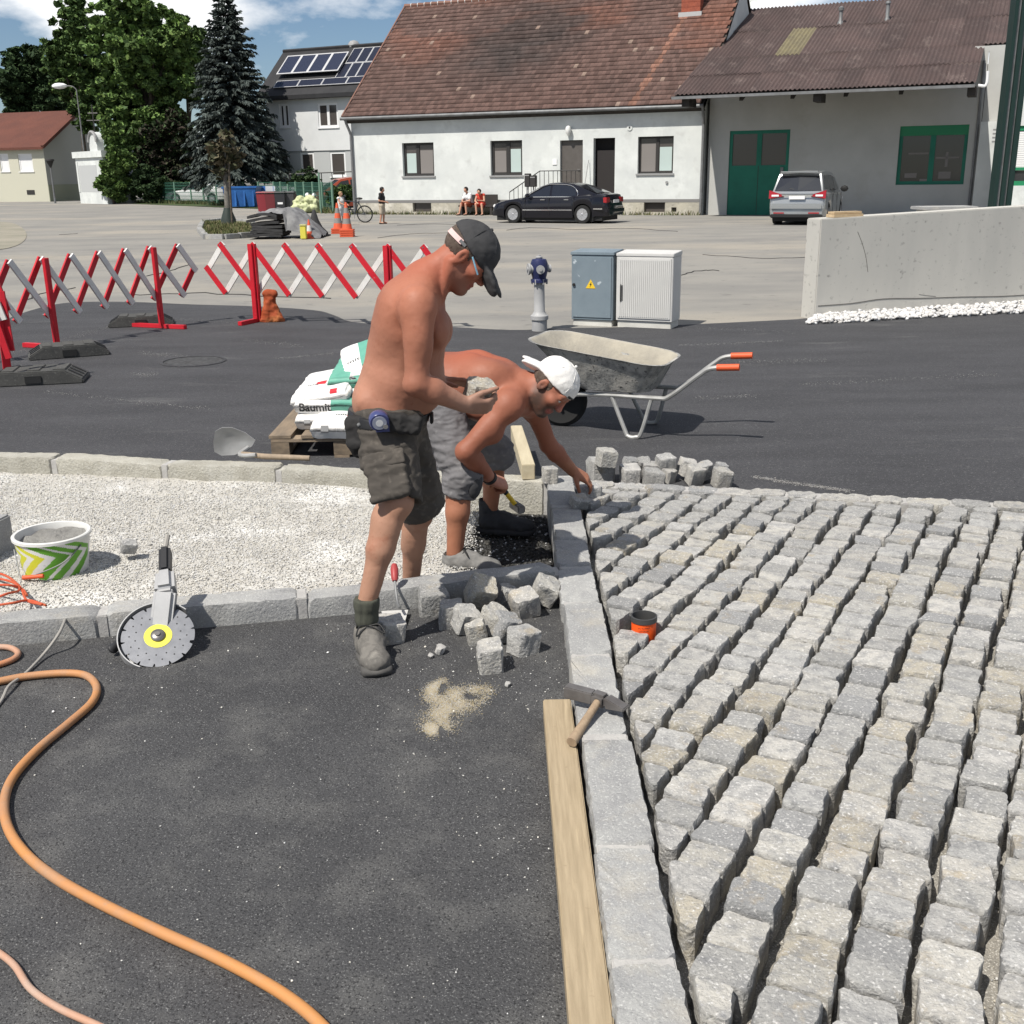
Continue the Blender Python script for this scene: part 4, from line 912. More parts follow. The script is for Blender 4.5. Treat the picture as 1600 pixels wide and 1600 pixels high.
sb.location.z = 0; LOC[sb] = sb.location.copy(); q = at(1475, 324, 24)
f = MB(); f.box((q.x, 24, (q.z) / 2), (0.95, 0.6, q.z - 0.06)); f.build('block', m_conc, sb); f = MB(); f.box((q.x, 24, q.z - 0.01), (1.15, 0.8, 0.07)); f.build('slab', m_kerb, sb, bevel=0.01)

# ---- two-storey house with solar panels behind the farmhouse
pv = thing('solar_house', at(500, 310, 74), 'white two-storey house with solar panels on its dark roof', 'house'); pv.location.z = 0; LOC[pv] = pv.location.copy()
q0, q1 = at(428, 300, 77), at(700, 300, 71); PV = Fr(q0, q1); ev = PV.hit(500, 146, -0.5)[1]
sL = PV.hit(398, 150, -0.5)[0]
WP = solve(lambda w: PV.hit(441, 81, w)[0] - PV.hit(396, 150, -0.5)[0], 0.2, 16); ZP = PV.hit(441, 81, WP)[1]
print('pv', ev, WP, ZP, sL)
m_pvw = M('pale_render', (0.62, 0.63, 0.63), 0.9, c2=(0.57, 0.58, 0.58), ns=1); m_pvw2 = M('grey_render', (0.42, 0.43, 0.43), 0.9)
zb = PV.hit(500, 235)[1]
ups = [PV.rect(437, 162, 452, 199), PV.rect(497, 161, 528, 199)]; los = [PV.rect(434, 238, 452, 276), PV.rect(470, 238, 491, 274), PV.rect(516, 237, 540, 276)]
wall(PV, pv, sL + 0.5, 14, zb, ev - 0.1, ups, m_pvw, 0.2); wall(PV, pv, sL + 0.5, 14, -0.5, zb - 0.03, los, m_pvw2, 0.2, 0.02)
f = PV.mb(); f.bx((sL + 0.5, -0.03, zb - 0.03), (14, 0.1, zb)); f.build('string_course', m_grey, pv)
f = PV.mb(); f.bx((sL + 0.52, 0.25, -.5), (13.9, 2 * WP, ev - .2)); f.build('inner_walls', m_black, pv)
m_wf = M('white_frame', (0.72, 0.72, 0.72), 0.5)
for r in ups + los:
    window(PV, pv, r, 0.05, m_wf, m_glass2, sashes=2 if r in ups else 1, fw=0.13, sill=m_wf)
rp = V((0, WP + 0.5, ZP - ev)); lp = rp.length; rp.normalize(); pnr = V((0, -rp.z, rp.y))
m_slate = M('dark_roof', (0.02, 0.02, 0.022), 0.7, c2=(0.028, 0.028, 0.03), ns=2)
f = PV.mb(); f.add([(sL, -0.5, ev), (14, -0.5, ev), (14, WP, ZP), (sL, WP, ZP), (14, 2 * WP, ev), (sL, 2 * WP, ev)], [(0, 1, 2, 3), (3, 2, 4, 5)]); f.bx((sL, -0.5, ev - 0.25), (14, -0.4, ev)); f.add([(sL, -0.5, ev - .25), (14, -.5, ev - .25), (14, 0, ev - .25), (sL, 0, ev - .25)], [(0, 1, 2, 3)]); prf = f.build('roof', m_slate, pv)
f = MB(); f.tube([PV.W(sL, WP, ZP + .02), PV.W(14, WP, ZP + .02)], 0.12, 6); f.build('ridge', m_slate, prf)
nv = PV.i * pnr.y + V((0, 0, pnr.z)); PP = PV.W(0, -0.5, ev)
def onroof(px, py, h=0.0):
    r = ray(px, py); t = (PP + nv * h - o_).dot(nv) / r.dot(nv); p = o_ + r * t; return (p - PV.A).dot(PV.u), (p.z - nv.z * h - ev) / rp.z
def rpt(s, t, h): return PV.W(s, -0.5 + rp.y * t + pnr.y * h, ev + rp.z * t + pnr.z * h)
m_cell = M('solar_cell', (0.02, 0.022, 0.035), 0.18, spec=0.6); m_coll = M('solar_collector', (0.03, 0.034, 0.055), 0.15, spec=0.7); m_alu = M('aluminium', (0.55, 0.55, 0.55), 0.4, metal=0.3)
def panel(s0, t0, s1, t1, h, mat, fr=0.05):
    f = MB()
    def slab(a, b, c, d, h0, h1): f.add([rpt(a, b, h0), rpt(c, b, h0), rpt(c, d, h0), rpt(a, d, h0), rpt(a, b, h1), rpt(c, b, h1), rpt(c, d, h1), rpt(a, d, h1)], [(4, 5, 6, 7), (0, 1, 5, 4), (1, 2, 6, 5), (2, 3, 7, 6), (3, 0, 4, 7)])
    slab(s0, t0, s1, t0 + fr, h - .05, h); slab(s0, t1 - fr, s1, t1, h - .05, h); slab(s0, t0 + fr, s0 + fr, t1 - fr, h - .05, h); slab(s1 - fr, t0 + fr, s1, t1 - fr, h - .05, h)
    o = f.build('solar_panel', m_alu, prf); f = MB(); slab(s0 + fr, t0 + fr, s1 - fr, t1 - fr, h - .05, h - 0.015); f.build('cell_sheet', mat, o)
A_, B_ = onroof(431.5, 116.5, 0.3), onroof(527, 112, 0.3); T1 = onroof(452, 87.5, 0.3)[1]
for k in range(4): w_ = (B_[0] - A_[0]) / 4; panel(A_[0] + w_ * k, A_[1], A_[0] + w_ * (k + 1), T1, 0.32, m_coll, 0.09)
A2 = onroof(434, 137, 0.1); T2 = onroof(448, 126, 0.1)[1]; X2 = onroof(470, 136.5, 0.1)[0]
for k in range(6): w_ = X2 - A2[0]; panel(A2[0] - w_ * .2 + w_ * k, A2[1], A2[0] - w_ * .2 + w_ * (k + 1) - 0.02, T2, 0.12, m_cell, 0.04)
B2 = onroof(523, 122, 0.1); W2 = onroof(539, 121, 0.1)[0] - B2[0]; TB, TC = onroof(537, 99, 0.1)[1], onroof(550, 76, 0.1)[1]
for k in range(5):
    panel(B2[0] + W2 * k, B2[1], B2[0] + W2 * (k + 1) - 0.02, TB - 0.03, 0.12, m_cell, 0.04); panel(B2[0] + W2 * k + 0.15, TB, B2[0] + W2 * (k + 1) + 0.13, TC, 0.12, m_cell, 0.04)
s, z = PV.hit(553, 72, WP + 0.3); f = PV.mb(); f.bx((s - 0.4, WP, ZP - 0.5), (s + 0.4, WP + 0.6, z - 0.1)); ch = f.build('chimney', m_pvw, prf, bevel=0.05)
f = MB(); f.lathe([(0.42, -0.1), (0.4, 0.1), (0.25, 0.3), (0.02, 0.36)], PV.W(s, WP + 0.3, z), 12); f.build('cowl', m_grey, ch, smooth=True)

# ---- small house with a red roof, far left
LHp = Fr(at(-60, 305, 100), at(72, 305, 97)); lh = thing('red_roof_house', at(40, 305, 98), 'low cream house with a plain red roof and closed white blinds', 'house'); lh.location.z = 0; LOC[lh] = lh.location.copy()
m_cream = M('cream_render', (0.5, 0.49, 0.4), 0.9); m_redr = M('red_tile_far', (0.125, 0.048, 0.034), 0.9, c2=(0.10, 0.04, 0.03), ns=0.6, bump=0.6, bs=6)
le = LHp.hit(20, 228)[1]; wl = LHp.hit(71, 260)[0]
lr = [LHp.rect(0, 240, 14, 268), LHp.rect(29, 240, 51, 268)]
wall(LHp, lh, -3, wl, -0.5, le, lr, m_cream, 0.15)
for r in lr: window(LHp, lh, r, 0.06, m_wf, m_wf, sashes=1, fw=0.12, blinds=((0, 1, m_wf),), sill=m_wf)
# its gable end faces the camera's right
ga = LHp.W(wl, 0, 0); gb = at(160, 303, 106); GE = Fr(ga, V((gb.x, gb.y, 0))); gr = GE.hit(122, 172); gw = GE.len
f = GE.mb(); f.add([(0, 0, -.5), (gw, 0, -.5), (gw, 0, le), (gr[0], 0, gr[1] - .15), (0, 0, le)], [(0, 1, 2, 3, 4)]); f.build('gable_wall', M('grey_gable', (0.34, 0.34, 0.31), 0.9), lh)
f = GE.mb(); f.bx((0, -0.04, -.5), (gw, 0.01, GE.hit(100, 288)[1])); f.build('plinth', M('green_grey_plinth', (0.25, 0.26, 0.19), 0.9), lh)
tl = LHp.u * -30
def rr_(p): return [p, p + tl]
E0, Rg, E1 = GE.W(-0.5, -0.25, le - 0.15), GE.W(gr[0], -0.25, gr[1]), GE.W(gw + 0.6, -0.25, le - 0.1)
f = MB(); f.add(rr_(E0) + rr_(Rg), [(0, 2, 3, 1)]); f.add(rr_(Rg) + rr_(E1), [(0, 2, 3, 1)]); f.add([p - V((0, 0, 0.2)) for p in rr_(E0)] + rr_(E0), [(0, 2, 3, 1)]); f.bar(E0, Rg, 0.25, 0.25); f.bar(Rg, E1, 0.25, 0.25); f.build('roof', m_redr, lh)
f = LHp.mb(); f.bx((LHp.hit(42, 298)[0], -0.03, LHp.hit(42, 304)[1]), (LHp.hit(54, 298)[0], 0.01, LHp.hit(42, 297)[1])); f.build('cellar_window', m_dark, lh)

# ---- white roadside shrine with a round gable
sd = 88.0; S1 = Fr(at(124, 308, sd), at(168, 312, sd - 4)); shr = thing('shrine', S1.A, 'white roadside shrine with a rounded gable and an iron cross on top', 'shrine')
zz = lambda y, x=145: S1.hit(x, y)[1]; sw = S1.len
f = S1.mb(); f.bx((0.15, 0, -.4), (sw, 2.2, zz(246))); f.build('body', m_white, shr)
f = S1.mb(); f.bx((-0.05, -0.15, zz(246)), (sw + 0.2, 2.3, zz(236))); f.bx((0.2, -0.04, zz(300)), (0.5, 0, zz(252))); f.build('cornice', m_white, shr)
c = S1.hit(146, 222); R0 = S1.hit(146, 206)[1] - c[1]
f = MB(); arc = [S1.W(c[0] + R0 * math.cos(a), -0.05, c[1] + R0 * math.sin(a)) for a in [math.pi * k / 12 for k in range(13)]]
arc = [S1.W(c[0] + R0, -0.05, zz(236))] + arc + [S1.W(c[0] - R0, -0.05, zz(236))]; f.prism(arc, S1.i * 0.5); gab = f.build('gable', m_white, shr)
f = MB(); f.tube([p - S1.i * 0.02 for p in arc[1:-1]], 0.12, 6); f.build('moulding', m_grey, gab)
f = MB(); top = S1.W(c[0], 0.2, c[1] + R0); f.tube([top, top + V((0, 0, 1.9))], 0.05, 5); f.tube([top + V((-.35, 0, 1.3)), top + V((.35, 0, 1.3))], 0.05, 5); f.tube([top + V((-.5, 0, .8)), top + V((.5, 0, .8))], 0.04, 5); f.build('cross', m_dark, shr)
f = S1.mb(); f.bx((0.6, -0.012, zz(300)), (0.75 * sw, 0.0, zz(258))); f.build('niche_panel', m_pvw2, shr)

# ---- street lamps
def lamp(p, h, label, arm):
    t = thing('street_lamp', p, label, 'street lamp')
    f = MB(); f.tube([p, p + V((0, 0, h * 0.6)), p + V((0, 0, h))], 0.07, 8, rs=[0.09, 0.07, 0.05]); f.build('pole', m_zinc, t, smooth=True)
    if arm:
        f = MB(); f.tube(smooth_path([p + V((0, 0, h)), p + V((-0.3, 0, h + .25)), p + V((-1.0, 0, h + .3))], 4), 0.04, 6); f.build('arm', m_zinc, t)
        f = MB(); f.ball(p + V((-1.3, 0, h + .3)), 0.55, 10, sc=(1.15, 0.5, 0.42)); f.build('lamp_head', m_wf, t, smooth=True)
    else:
        f = MB(); f.lathe([(0.06, 0), (0.3, 0.5), (0.36, 0.52), (0.34, 0.62), (0.05, 0.66)], p + V((0, 0, h)), 10); f.build('lamp_head', m_dark, t, smooth=True)
b = at(140, 306, 92); zt = at(140, 140, 92).z; lamp(V((b.x, 92, 0)), zt, 'tall street lamp whose white head shows against the trees', True)
b = at(85, 306, 90); zt = at(80, 262, 90).z; lamp(V((b.x, 90, 0)), zt, 'slim lamp post with a funnel head before the grey gable', False)
# ------------------------------------------------------------------ trees, fence and the things across the yard
m_leaf = M('leaves', (0.06, 0.1, 0.03), 0.75, attr=True, spec=0.2)
m_bark = M('bark', (0.11, 0.09, 0.07), 0.95, c2=(0.06, 0.05, 0.04), ns=5, bump=0.8, bs=20)
def leaf_cloud(name, clumps, n, size, cols, parent, seed=1, elong=1.6, droop=0.0):
    """clumps: (centre, radius) ; leaf sprays spread through the volume, denser outside"""
    r = np.random.RandomState(seed); w = np.array([c[1] ** 2 for c in clumps]); w /= w.sum()
    ci = r.choice(len(clumps), n, p=w); C = np.array([tuple(c[0]) for c in clumps])[ci]; R_ = np.array([c[1] for c in clumps])[ci]
    # twigs: sub-clusters on every clump give the uneven outline
    k = 46; sub = r.normal(size=(len(clumps), k, 3)); sub /= np.linalg.norm(sub, axis=2, keepdims=True); sub *= r.uniform(0.35, 1.25, (len(clumps), k, 1))
    sr_ = r.uniform(0.10, 0.30, (len(clumps), k)); si = r.randint(0, k, n); tint = r.uniform(0.7, 1.25, (len(clumps), k))
    d = r.normal(size=(n, 3)); d /= np.linalg.norm(d, axis=1, keepdims=True); d *= r.uniform(0.2, 1.0, (n, 1)) ** 0.5
    P_ = C + (sub[ci, si] + d * sr_[ci, si][:, None] * np.array([1.15, 1.15, 0.75])) * R_[:, None]
    a = r.normal(size=(n, 3)); a[:, 2] = a[:, 2] * 0.6 - droop; a /= np.linalg.norm(a, axis=1, keepdims=True)
    b = np.cross(a, r.normal(size=(n, 3))); b /= np.linalg.norm(b, axis=1, keepdims=True) + 1e-9
    s = size * r.uniform(0.6, 1.35, (n, 1)); a = a * s * elong / 2; b = b * s / 2; nn = np.cross(a, b); nn /= np.linalg.norm(nn, axis=1, keepdims=True) + 1e-9
    vs = np.stack([P_ - a, P_ + b + nn * s * 0.12, P_ + a, P_ - b + nn * s * 0.12], 1).reshape(-1, 3)
    q = np.arange(n * 4).reshape(-1, 4); cols = np.array(cols); cc = cols[r.randint(0, len(cols), n)] * tint[ci, si][:, None] * r.uniform(0.8, 1.2, (n, 1))
    return np_mesh(name, vs, quads=q, mats=m_leaf, parent=parent, cols=np.repeat(cc, 4, 0))
def tree(label, px, py_, D, clumps, n, size, cols, seed=1, trunk_r=0.3, group=None, z0=0.0):
    b = at(px, py_, D); b.z = z0; t = thing('tree', b, label, 'tree', group)
    cl = []
    for cx, cy, r in clumps:
        dd = D + (random.Random(seed * 31 + cx + cy).uniform(-0.5, 0.5)) * r * D / 1750 * 1.6; cl.append((at(cx, cy, dd), r * D / 1750))
    crown = leaf_cloud('crown', cl, n, size, cols, t, seed)
    top = max(c[0].z for c in cl); r = random.Random(seed); f = MB()
    f.tube(smooth_path([b - V((0, 0, .2)), b + V((r.uniform(-.2, .2), 0, top * 0.3)), b + V((r.uniform(-.4, .4), 0, top * 0.62))], 5), trunk_r, 10, rs=[trunk_r * (1.3 - 0.09 * i) for i in range(11)]); f.build('trunk', m_bark, t, smooth=True)
    for c, rad in cl[:9]:
        f = MB(); s = b + V((0, 0, min(c.z * 0.55, top * 0.5))); f.tube(smooth_path([s, s.lerp(c, 0.5) + V((0, 0, .3)), c], 4), 0.1, 6, rs=[trunk_r * 0.4 * (1 - i / 10) + .02 for i in range(9)]); f.build('limb', m_bark, t, smooth=True)
    return t
LG = [(0.125, 0.2, 0.05), (0.10, 0.165, 0.044), (0.08, 0.135, 0.038), (0.155, 0.225, 0.065)]
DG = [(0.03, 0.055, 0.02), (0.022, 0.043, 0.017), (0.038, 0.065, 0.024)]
MG = [(0.072, 0.122, 0.036), (0.054, 0.094, 0.032), (0.09, 0.145, 0.042)]
PD = [(0.04, 0.03, 0.022), (0.028, 0.024, 0.018), (0.035, 0.04, 0.02)]
tree('large bright green broadleaf tree left of the dark spruce', 245, 312, 92, [(182, 12, 26), (168, 40, 26), (205, 50, 38), (250, 42, 36), (228, 20, 22), (282, 52, 22), (192, 92, 38), (240, 95, 45), (278, 95, 28), (262, 70, 28), (190, 140, 36), (235, 150, 46), (268, 140, 30), (210, 190, 36), (250, 195, 36), (180, 180, 26), (200, 230, 30), (215, 0, 14)], 62000, 0.29, LG + MG, 3, 0.4)
tree('slender green tree standing behind the left side of the large one', 140, 306, 100, [(117, 5, 14), (112, 30, 22), (128, 55, 24), (105, 62, 20), (88, 78, 18), (125, 95, 28), (98, 110, 26), (140, 130, 28), (118, 140, 26), (152, 95, 22), (150, 165, 22), (135, 180, 20)], 26000, 0.30, MG, 5, 0.22)
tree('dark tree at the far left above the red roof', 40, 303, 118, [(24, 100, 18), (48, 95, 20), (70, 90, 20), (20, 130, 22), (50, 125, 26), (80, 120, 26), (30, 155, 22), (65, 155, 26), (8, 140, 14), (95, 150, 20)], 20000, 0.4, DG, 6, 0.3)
tree('brownish thin-leaved tree in the gap beside the spruce', 262, 312, 88, [(250, 215, 24), (275, 205, 24), (265, 245, 28), (288, 235, 26), (300, 262, 24), (252, 268, 26), (285, 278, 24), (230, 250, 20)], 16000, 0.24, PD + PD + DG, 7, 0.16)
tree('small green tree peeping out behind the spruce top', 305, 312, 96, [(303, 62, 15), (296, 85, 17), (312, 90, 14), (290, 110, 17), (308, 115, 18), (300, 140, 17)], 5000, 0.36, MG, 8, 0.2)
tree('bright green bush at the foot of the large tree beside the shrine', 178, 314, 84, [(178, 205, 14), (184, 225, 18), (180, 240, 13), (192, 245, 17), (174, 262, 13), (182, 268, 18), (160, 288, 10), (172, 290, 16), (192, 285, 14), (186, 305, 11)], 14000, 0.22, LG + MG, 9, 0.1)
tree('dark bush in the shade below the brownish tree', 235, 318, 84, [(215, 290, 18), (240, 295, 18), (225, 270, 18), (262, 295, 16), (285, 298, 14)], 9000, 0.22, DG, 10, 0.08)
# far wood
pts = [(V((x, 230 + rng.uniform(-25, 25), rng.uniform(1, 5))), rng.uniform(4, 7.5)) for x in range(-190, -50, 5)]
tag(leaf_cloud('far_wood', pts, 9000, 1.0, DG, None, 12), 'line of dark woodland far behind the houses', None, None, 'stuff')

# blue-grey spruce
sb_ = at(372, 300, 74); sb_.z = 0; spr = thing('spruce', sb_, 'tall dark blue-grey spruce with drooping branches', 'tree')
tz = at(349, -22, 74); axx = lambda z: V((sb_.x + (tz.x - sb_.x) * z / tz.z, sb_.y, z))
f = MB(); f.tube([axx(-.2), axx(tz.z * .5), axx(tz.z * 0.97)], 0.2, 8, rs=[0.22, 0.13, 0.02]); f.build('trunk', m_bark, spr, smooth=True)
R_ = np.random.RandomState(4); PV_, AV, BV, CV = [], [], [], []
nwh = 46
for wi in range(nwh):
    q = (wi + 0.5) / nwh; z = 2.2 + (tz.z - 2.3) * q; Lm = 3.35 * (1 - q) ** 0.8 + 0.15
    nb = int(18 - 9 * q)
    for b in range(nb):
        a = 2 * math.pi * (b + R_.rand()) / nb; L_ = Lm * R_.uniform(0.62, 1.12); dr = V((math.cos(a), math.sin(a), 0))
        z0 = z + R_.uniform(-.12, .12); m = max(4, int(L_ / 0.085))
        for k in range(m):
            t = (k + R_.rand()) / m
            if t < 0.15: continue
            sag = -0.42 * L_ * t * t * (1 - q) + 0.10 * L_ * t ** 4 + 0.1 * q * t
            p = axx(z0) + dr * (L_ * t) + V((0, 0, sag)); side = V((-dr.y, dr.x, 0))
            for e in range(4):
                sd_ = (e - 1.5) * .8 * R_.uniform(0.5, 1.0); dirv = (dr * 0.6 + side * sd_ * 0.9 + V((0, 0, -0.75 + 0.5 * q + R_.uniform(-.4, .3)))).normalized()
                l = R_.uniform(0.28, 0.55) * (1 - 0.4 * q); wv = dirv.cross(V((R_.normal(), R_.normal(), R_.normal()))).normalized() * R_.uniform(0.045, 0.09)
                PV_.append(p + dirv * l * 0.5); AV.append(dirv * l * 0.5); BV.append(wv)
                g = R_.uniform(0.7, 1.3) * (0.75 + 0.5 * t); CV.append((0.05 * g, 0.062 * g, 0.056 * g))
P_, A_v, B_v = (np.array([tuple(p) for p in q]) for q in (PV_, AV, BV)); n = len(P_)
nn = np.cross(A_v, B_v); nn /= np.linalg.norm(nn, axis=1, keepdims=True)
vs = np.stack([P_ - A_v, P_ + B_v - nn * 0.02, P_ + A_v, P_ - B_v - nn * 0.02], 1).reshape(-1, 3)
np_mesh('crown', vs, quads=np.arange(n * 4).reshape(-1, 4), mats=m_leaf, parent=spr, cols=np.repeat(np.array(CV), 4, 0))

# young street tree on its grass island
tb = G(358, 355); ty = thing('young_tree', tb, 'young street tree with a thin trunk and sparse brownish leaves on the grass island', 'tree'); D = tb.y
f = MB(); f.tube([tb, at(354, 300, D), at(351, 262, D), at(350, 215, D)], 0.1, 10, rs=[0.13, 0.1, 0.085, 0.03]); f.build('trunk', M('pale_bark', (0.2, 0.19, 0.17), 0.9, c2=(0.1, 0.09, 0.08), ns=9), ty, smooth=True)
f = MB(); f.tube([at(363, 352, D - .3), at(357, 255, D - .15)], 0.045, 6); f.build('stake', m_bark, ty)
f = MB(); f.lathe([(0.3, 0.0), (0.28, 0.3), (0.16, 0.62), (0.14, 0.7)], tb, 12); f.build('watering_bag', M('dark_green_bag', (0.03, 0.04, 0.035), 0.6), ty, smooth=True)
leaf_cloud('crown', [(at(x, y, D + rng.uniform(-.5, .5)), r * D / 1750) for x, y, r in ((350, 235, 17), (340, 250, 14), (363, 247, 15), (349, 262, 14), (352, 215, 12), (338, 232, 11))], 420, 0.2, [(0.085, 0.075, 0.045), (0.06, 0.065, 0.035), (0.1, 0.08, 0.05)], ty, 14)
isl = [G(x, y) for x, y in ((318, 350), (345, 347), (392, 350), (400, 357), (396, 371), (350, 374), (322, 374), (312, 362))]
f = MB(); f.prism([V((p.x, p.y, -0.02)) for p in isl], (0, 0, 0.11)); m_gr = M('dry_grass_soil', (0.16, 0.145, 0.08), 0.95, c2=(0.09, 0.1, 0.04), ns=2.5); isld = tag(f.build('grass_island', m_gr), kind='structure')
for i in range(len(isl)):
    a, b = isl[i], isl[(i + 1) % len(isl)]; m = max(1, int((b - a).length / 0.5))
    for k in range(m):
        p, q = a.lerp(b, k / m), a.lerp(b, (k + 0.96) / m); f = MB(); f.bar(V((p.x, p.y, .07)), V((q.x, q.y, .07)), 0.18, 0.16 + 0.04 * rng.random()); f.build('kerb_stone', m_kerb, isld, bevel=0.015)
def blades(name, poly_fn, n, h, cols, seed, label):
    r = random.Random(seed); vs, fs, cs = [], [], []
    for _ in range(n):
        p = poly_fn(r); a = r.uniform(0, 6.28); w = r.uniform(0.012, 0.03); hh = h * r.uniform(0.4, 1.3); d = V((math.cos(a), math.sin(a), 0)); l = V((r.uniform(-.6, .6) * hh, r.uniform(-.6, .6) * hh, hh)); o = len(vs)
        vs += [p - d * w, p + d * w, p + l]; fs.append((o, o + 1, o + 2)); c = r.choice(cols); cs += [c] * 3
    return tag(np_mesh(name, [tuple(p) for p in vs], tris=fs, mats=m_leaf, cols=cs), label, None, None, 'stuff')
def in_isl(r):
    while True:
        u, v = r.random(), r.random(); p = isl[0].lerp(isl[3], u).lerp(isl[6].lerp(isl[4], u), v); return V((p.x, p.y, 0.09))
GC = [(0.12, 0.115, 0.05), (0.08, 0.095, 0.035), (0.16, 0.14, 0.075), (0.06, 0.08, 0.025)]
blades('island_grass', in_isl, 2600, 0.13, GC, 3, 'dry grass on the small tree island')

# green mesh fence
FP = [G(206, 317), G(300, 319), G(430, 323), G(521, 333)]; m_fg = M('fence_green', (0.03, 0.1, 0.07), 0.6); m_fg2 = M('fence_pale_green', (0.14, 0.24, 0.18), 0.6)
fen = thing('mesh_fence', FP[0], 'green wire mesh fence along the garden behind the bins', 'fence'); FH = 1.45
for i in range(3):
    a, b = FP[i], FP[i + 1]; m = max(3, int((b - a).length / 2.0))
    for k in range(m + (i == 2)):
        p = a.lerp(b, k / m); f = MB(); f.cyl(p, p + V((0, 0, FH + .05)), 0.06, 8); f.build('post', m_fg2, fen)
    f = MB()
    for z in (0.05, 0.3, 0.55, 0.8, 1.05, 1.25, FH): f.tube([a + V((0, 0, z)), b + V((0, 0, z))], 0.022, 4, caps=False)
    nwr = int((b - a).length / 0.12)
    for k in range(nwr): p = a.lerp(b, k / nwr); f.tube([p + V((0, 0, .03)), p + V((0, 0, FH))], 0.011, 3, caps=False)
    tag(f.build('wire_mesh', m_fg, fen), kind='stuff')
p = FP[-1]; f = MB(); f.cyl(p + V((-.6, -.1, 0)), p + V((-.6, -.1, FH + .5)), 0.05, 8); f.build('gate_post', m_fg2, fen)
lawn = [(FP[0].x - 3, FP[0].y + 2, 0.02), (FP[3].x + .5, FP[3].y + .6, 0.02), (FP[3].x - 1, FP[3].y + 16, 0.02), (FP[0].x - 3, FP[0].y + 20, 0.02)]
sheet('lawn', lawn, M('lawn_green', (0.06, 0.085, 0.03), 0.95, c2=(0.045, 0.065, 0.025), ns=0.8), 0.02)
def along(r):
    i = r.choice([0, 1, 2, 2]); p = FP[i].lerp(FP[i + 1], r.random()); return V((p.x + r.uniform(-.3, .3), p.y - abs(r.gauss(0, 0.5)) , 0))
blades('verge_weeds', along, 3400, 0.3, GC + [(0.05, 0.08, 0.025)], 5, 'weeds and dry grass along the foot of the mesh fence')
def wallfoot(r):
    a = r.random() ** 1.5; p = H.W(a * HL, -abs(r.gauss(0, 0.15)) - 0.03, 0); return p
blades('wall_weeds', wallfoot, 1100, 0.2, GC, 6, 'tufts of weeds along the foot of the farmhouse wall')
# front garden: dark shrub and railing before the solar house
b = at(495, 300, 66); b.z = 0; shb = thing('garden_shrub', b, 'dark rounded shrub under the ground floor windows of the solar house', 'shrub')
leaf_cloud('foliage', [(at(x, y, 66), r * 66 / 1750) for x, y, r in ((468, 284, 14), (484, 278, 12), (476, 292, 14), (492, 290, 10))], 2600, 0.16, DG, shb, 15)
b = at(535, 320, 57.5); b.z = 0; shb2 = thing('garden_shrub', b, 'green shrub by the corner of the farmhouse behind the girl', 'shrub')
leaf_cloud('foliage', [(at(x, y, 57.5), r * 57.5 / 1750) for x, y, r in ((530, 300, 11), (540, 305, 11), (534, 314, 11), (546, 298, 8), (520, 310, 9))], 2600, 0.14, MG + DG, shb2, 16)
rl = thing('garden_railing', at(490, 300, 68), 'dark thin railing in front of the solar house', 'railing'); rl.location.z = 0; LOC[rl] = rl.location.copy()
f = MB(); f.tube([at(452, 272, 68), at(552, 268, 67)], 0.035, 5); f.build('top_rail', m_dark, rl)
for k in range(7):
    q = at(452 + 100 * k / 6, 272 - 4 * k / 6, 68 - k / 6); f = MB(); f.tube([V((q.x, q.y, 0)), q], 0.03, 5); f.build('post', m_dark, rl)

# ------------------------------------------------------------------ cars
m_tyre = M('tyre', (0.018, 0.018, 0.018), 0.85); m_rim = M('alloy', (0.55, 0.55, 0.56), 0.3, metal=0.7)
m_cblack = M('black_car_paint', (0.008, 0.008, 0.012), 0.18, coat=0.25, spec=0.35); m_csil = M('silver_car_paint', (0.36, 0.37, 0.37), 0.32, metal=0.55, coat=0.6)
m_cglass = M('car_glass', (0.018, 0.02, 0.025), 0.05, spec=0.8); m_chr = M('chrome', (0.7, 0.7, 0.7), 0.15, metal=0.9)
m_red = M('tail_red', (0.32, 0.015, 0.02), 0.25, coat=0.5); m_lampw = M('lamp_clear', (0.75, 0.75, 0.75), 0.15, coat=0.5); m_plate = M('plate_white', (0.72, 0.72, 0.72), 0.5); m_trim = M('black_trim', (0.02, 0.02, 0.02), 0.6)
def lerpt(tab, x):
    for (a, p), (b, q) in zip(tab, tab[1:]):
        if a <= x <= b: t = (x - a) / (b - a); return p + (q - p) * t
    return tab[0][1] if x < tab[0][0] else tab[-1][1]
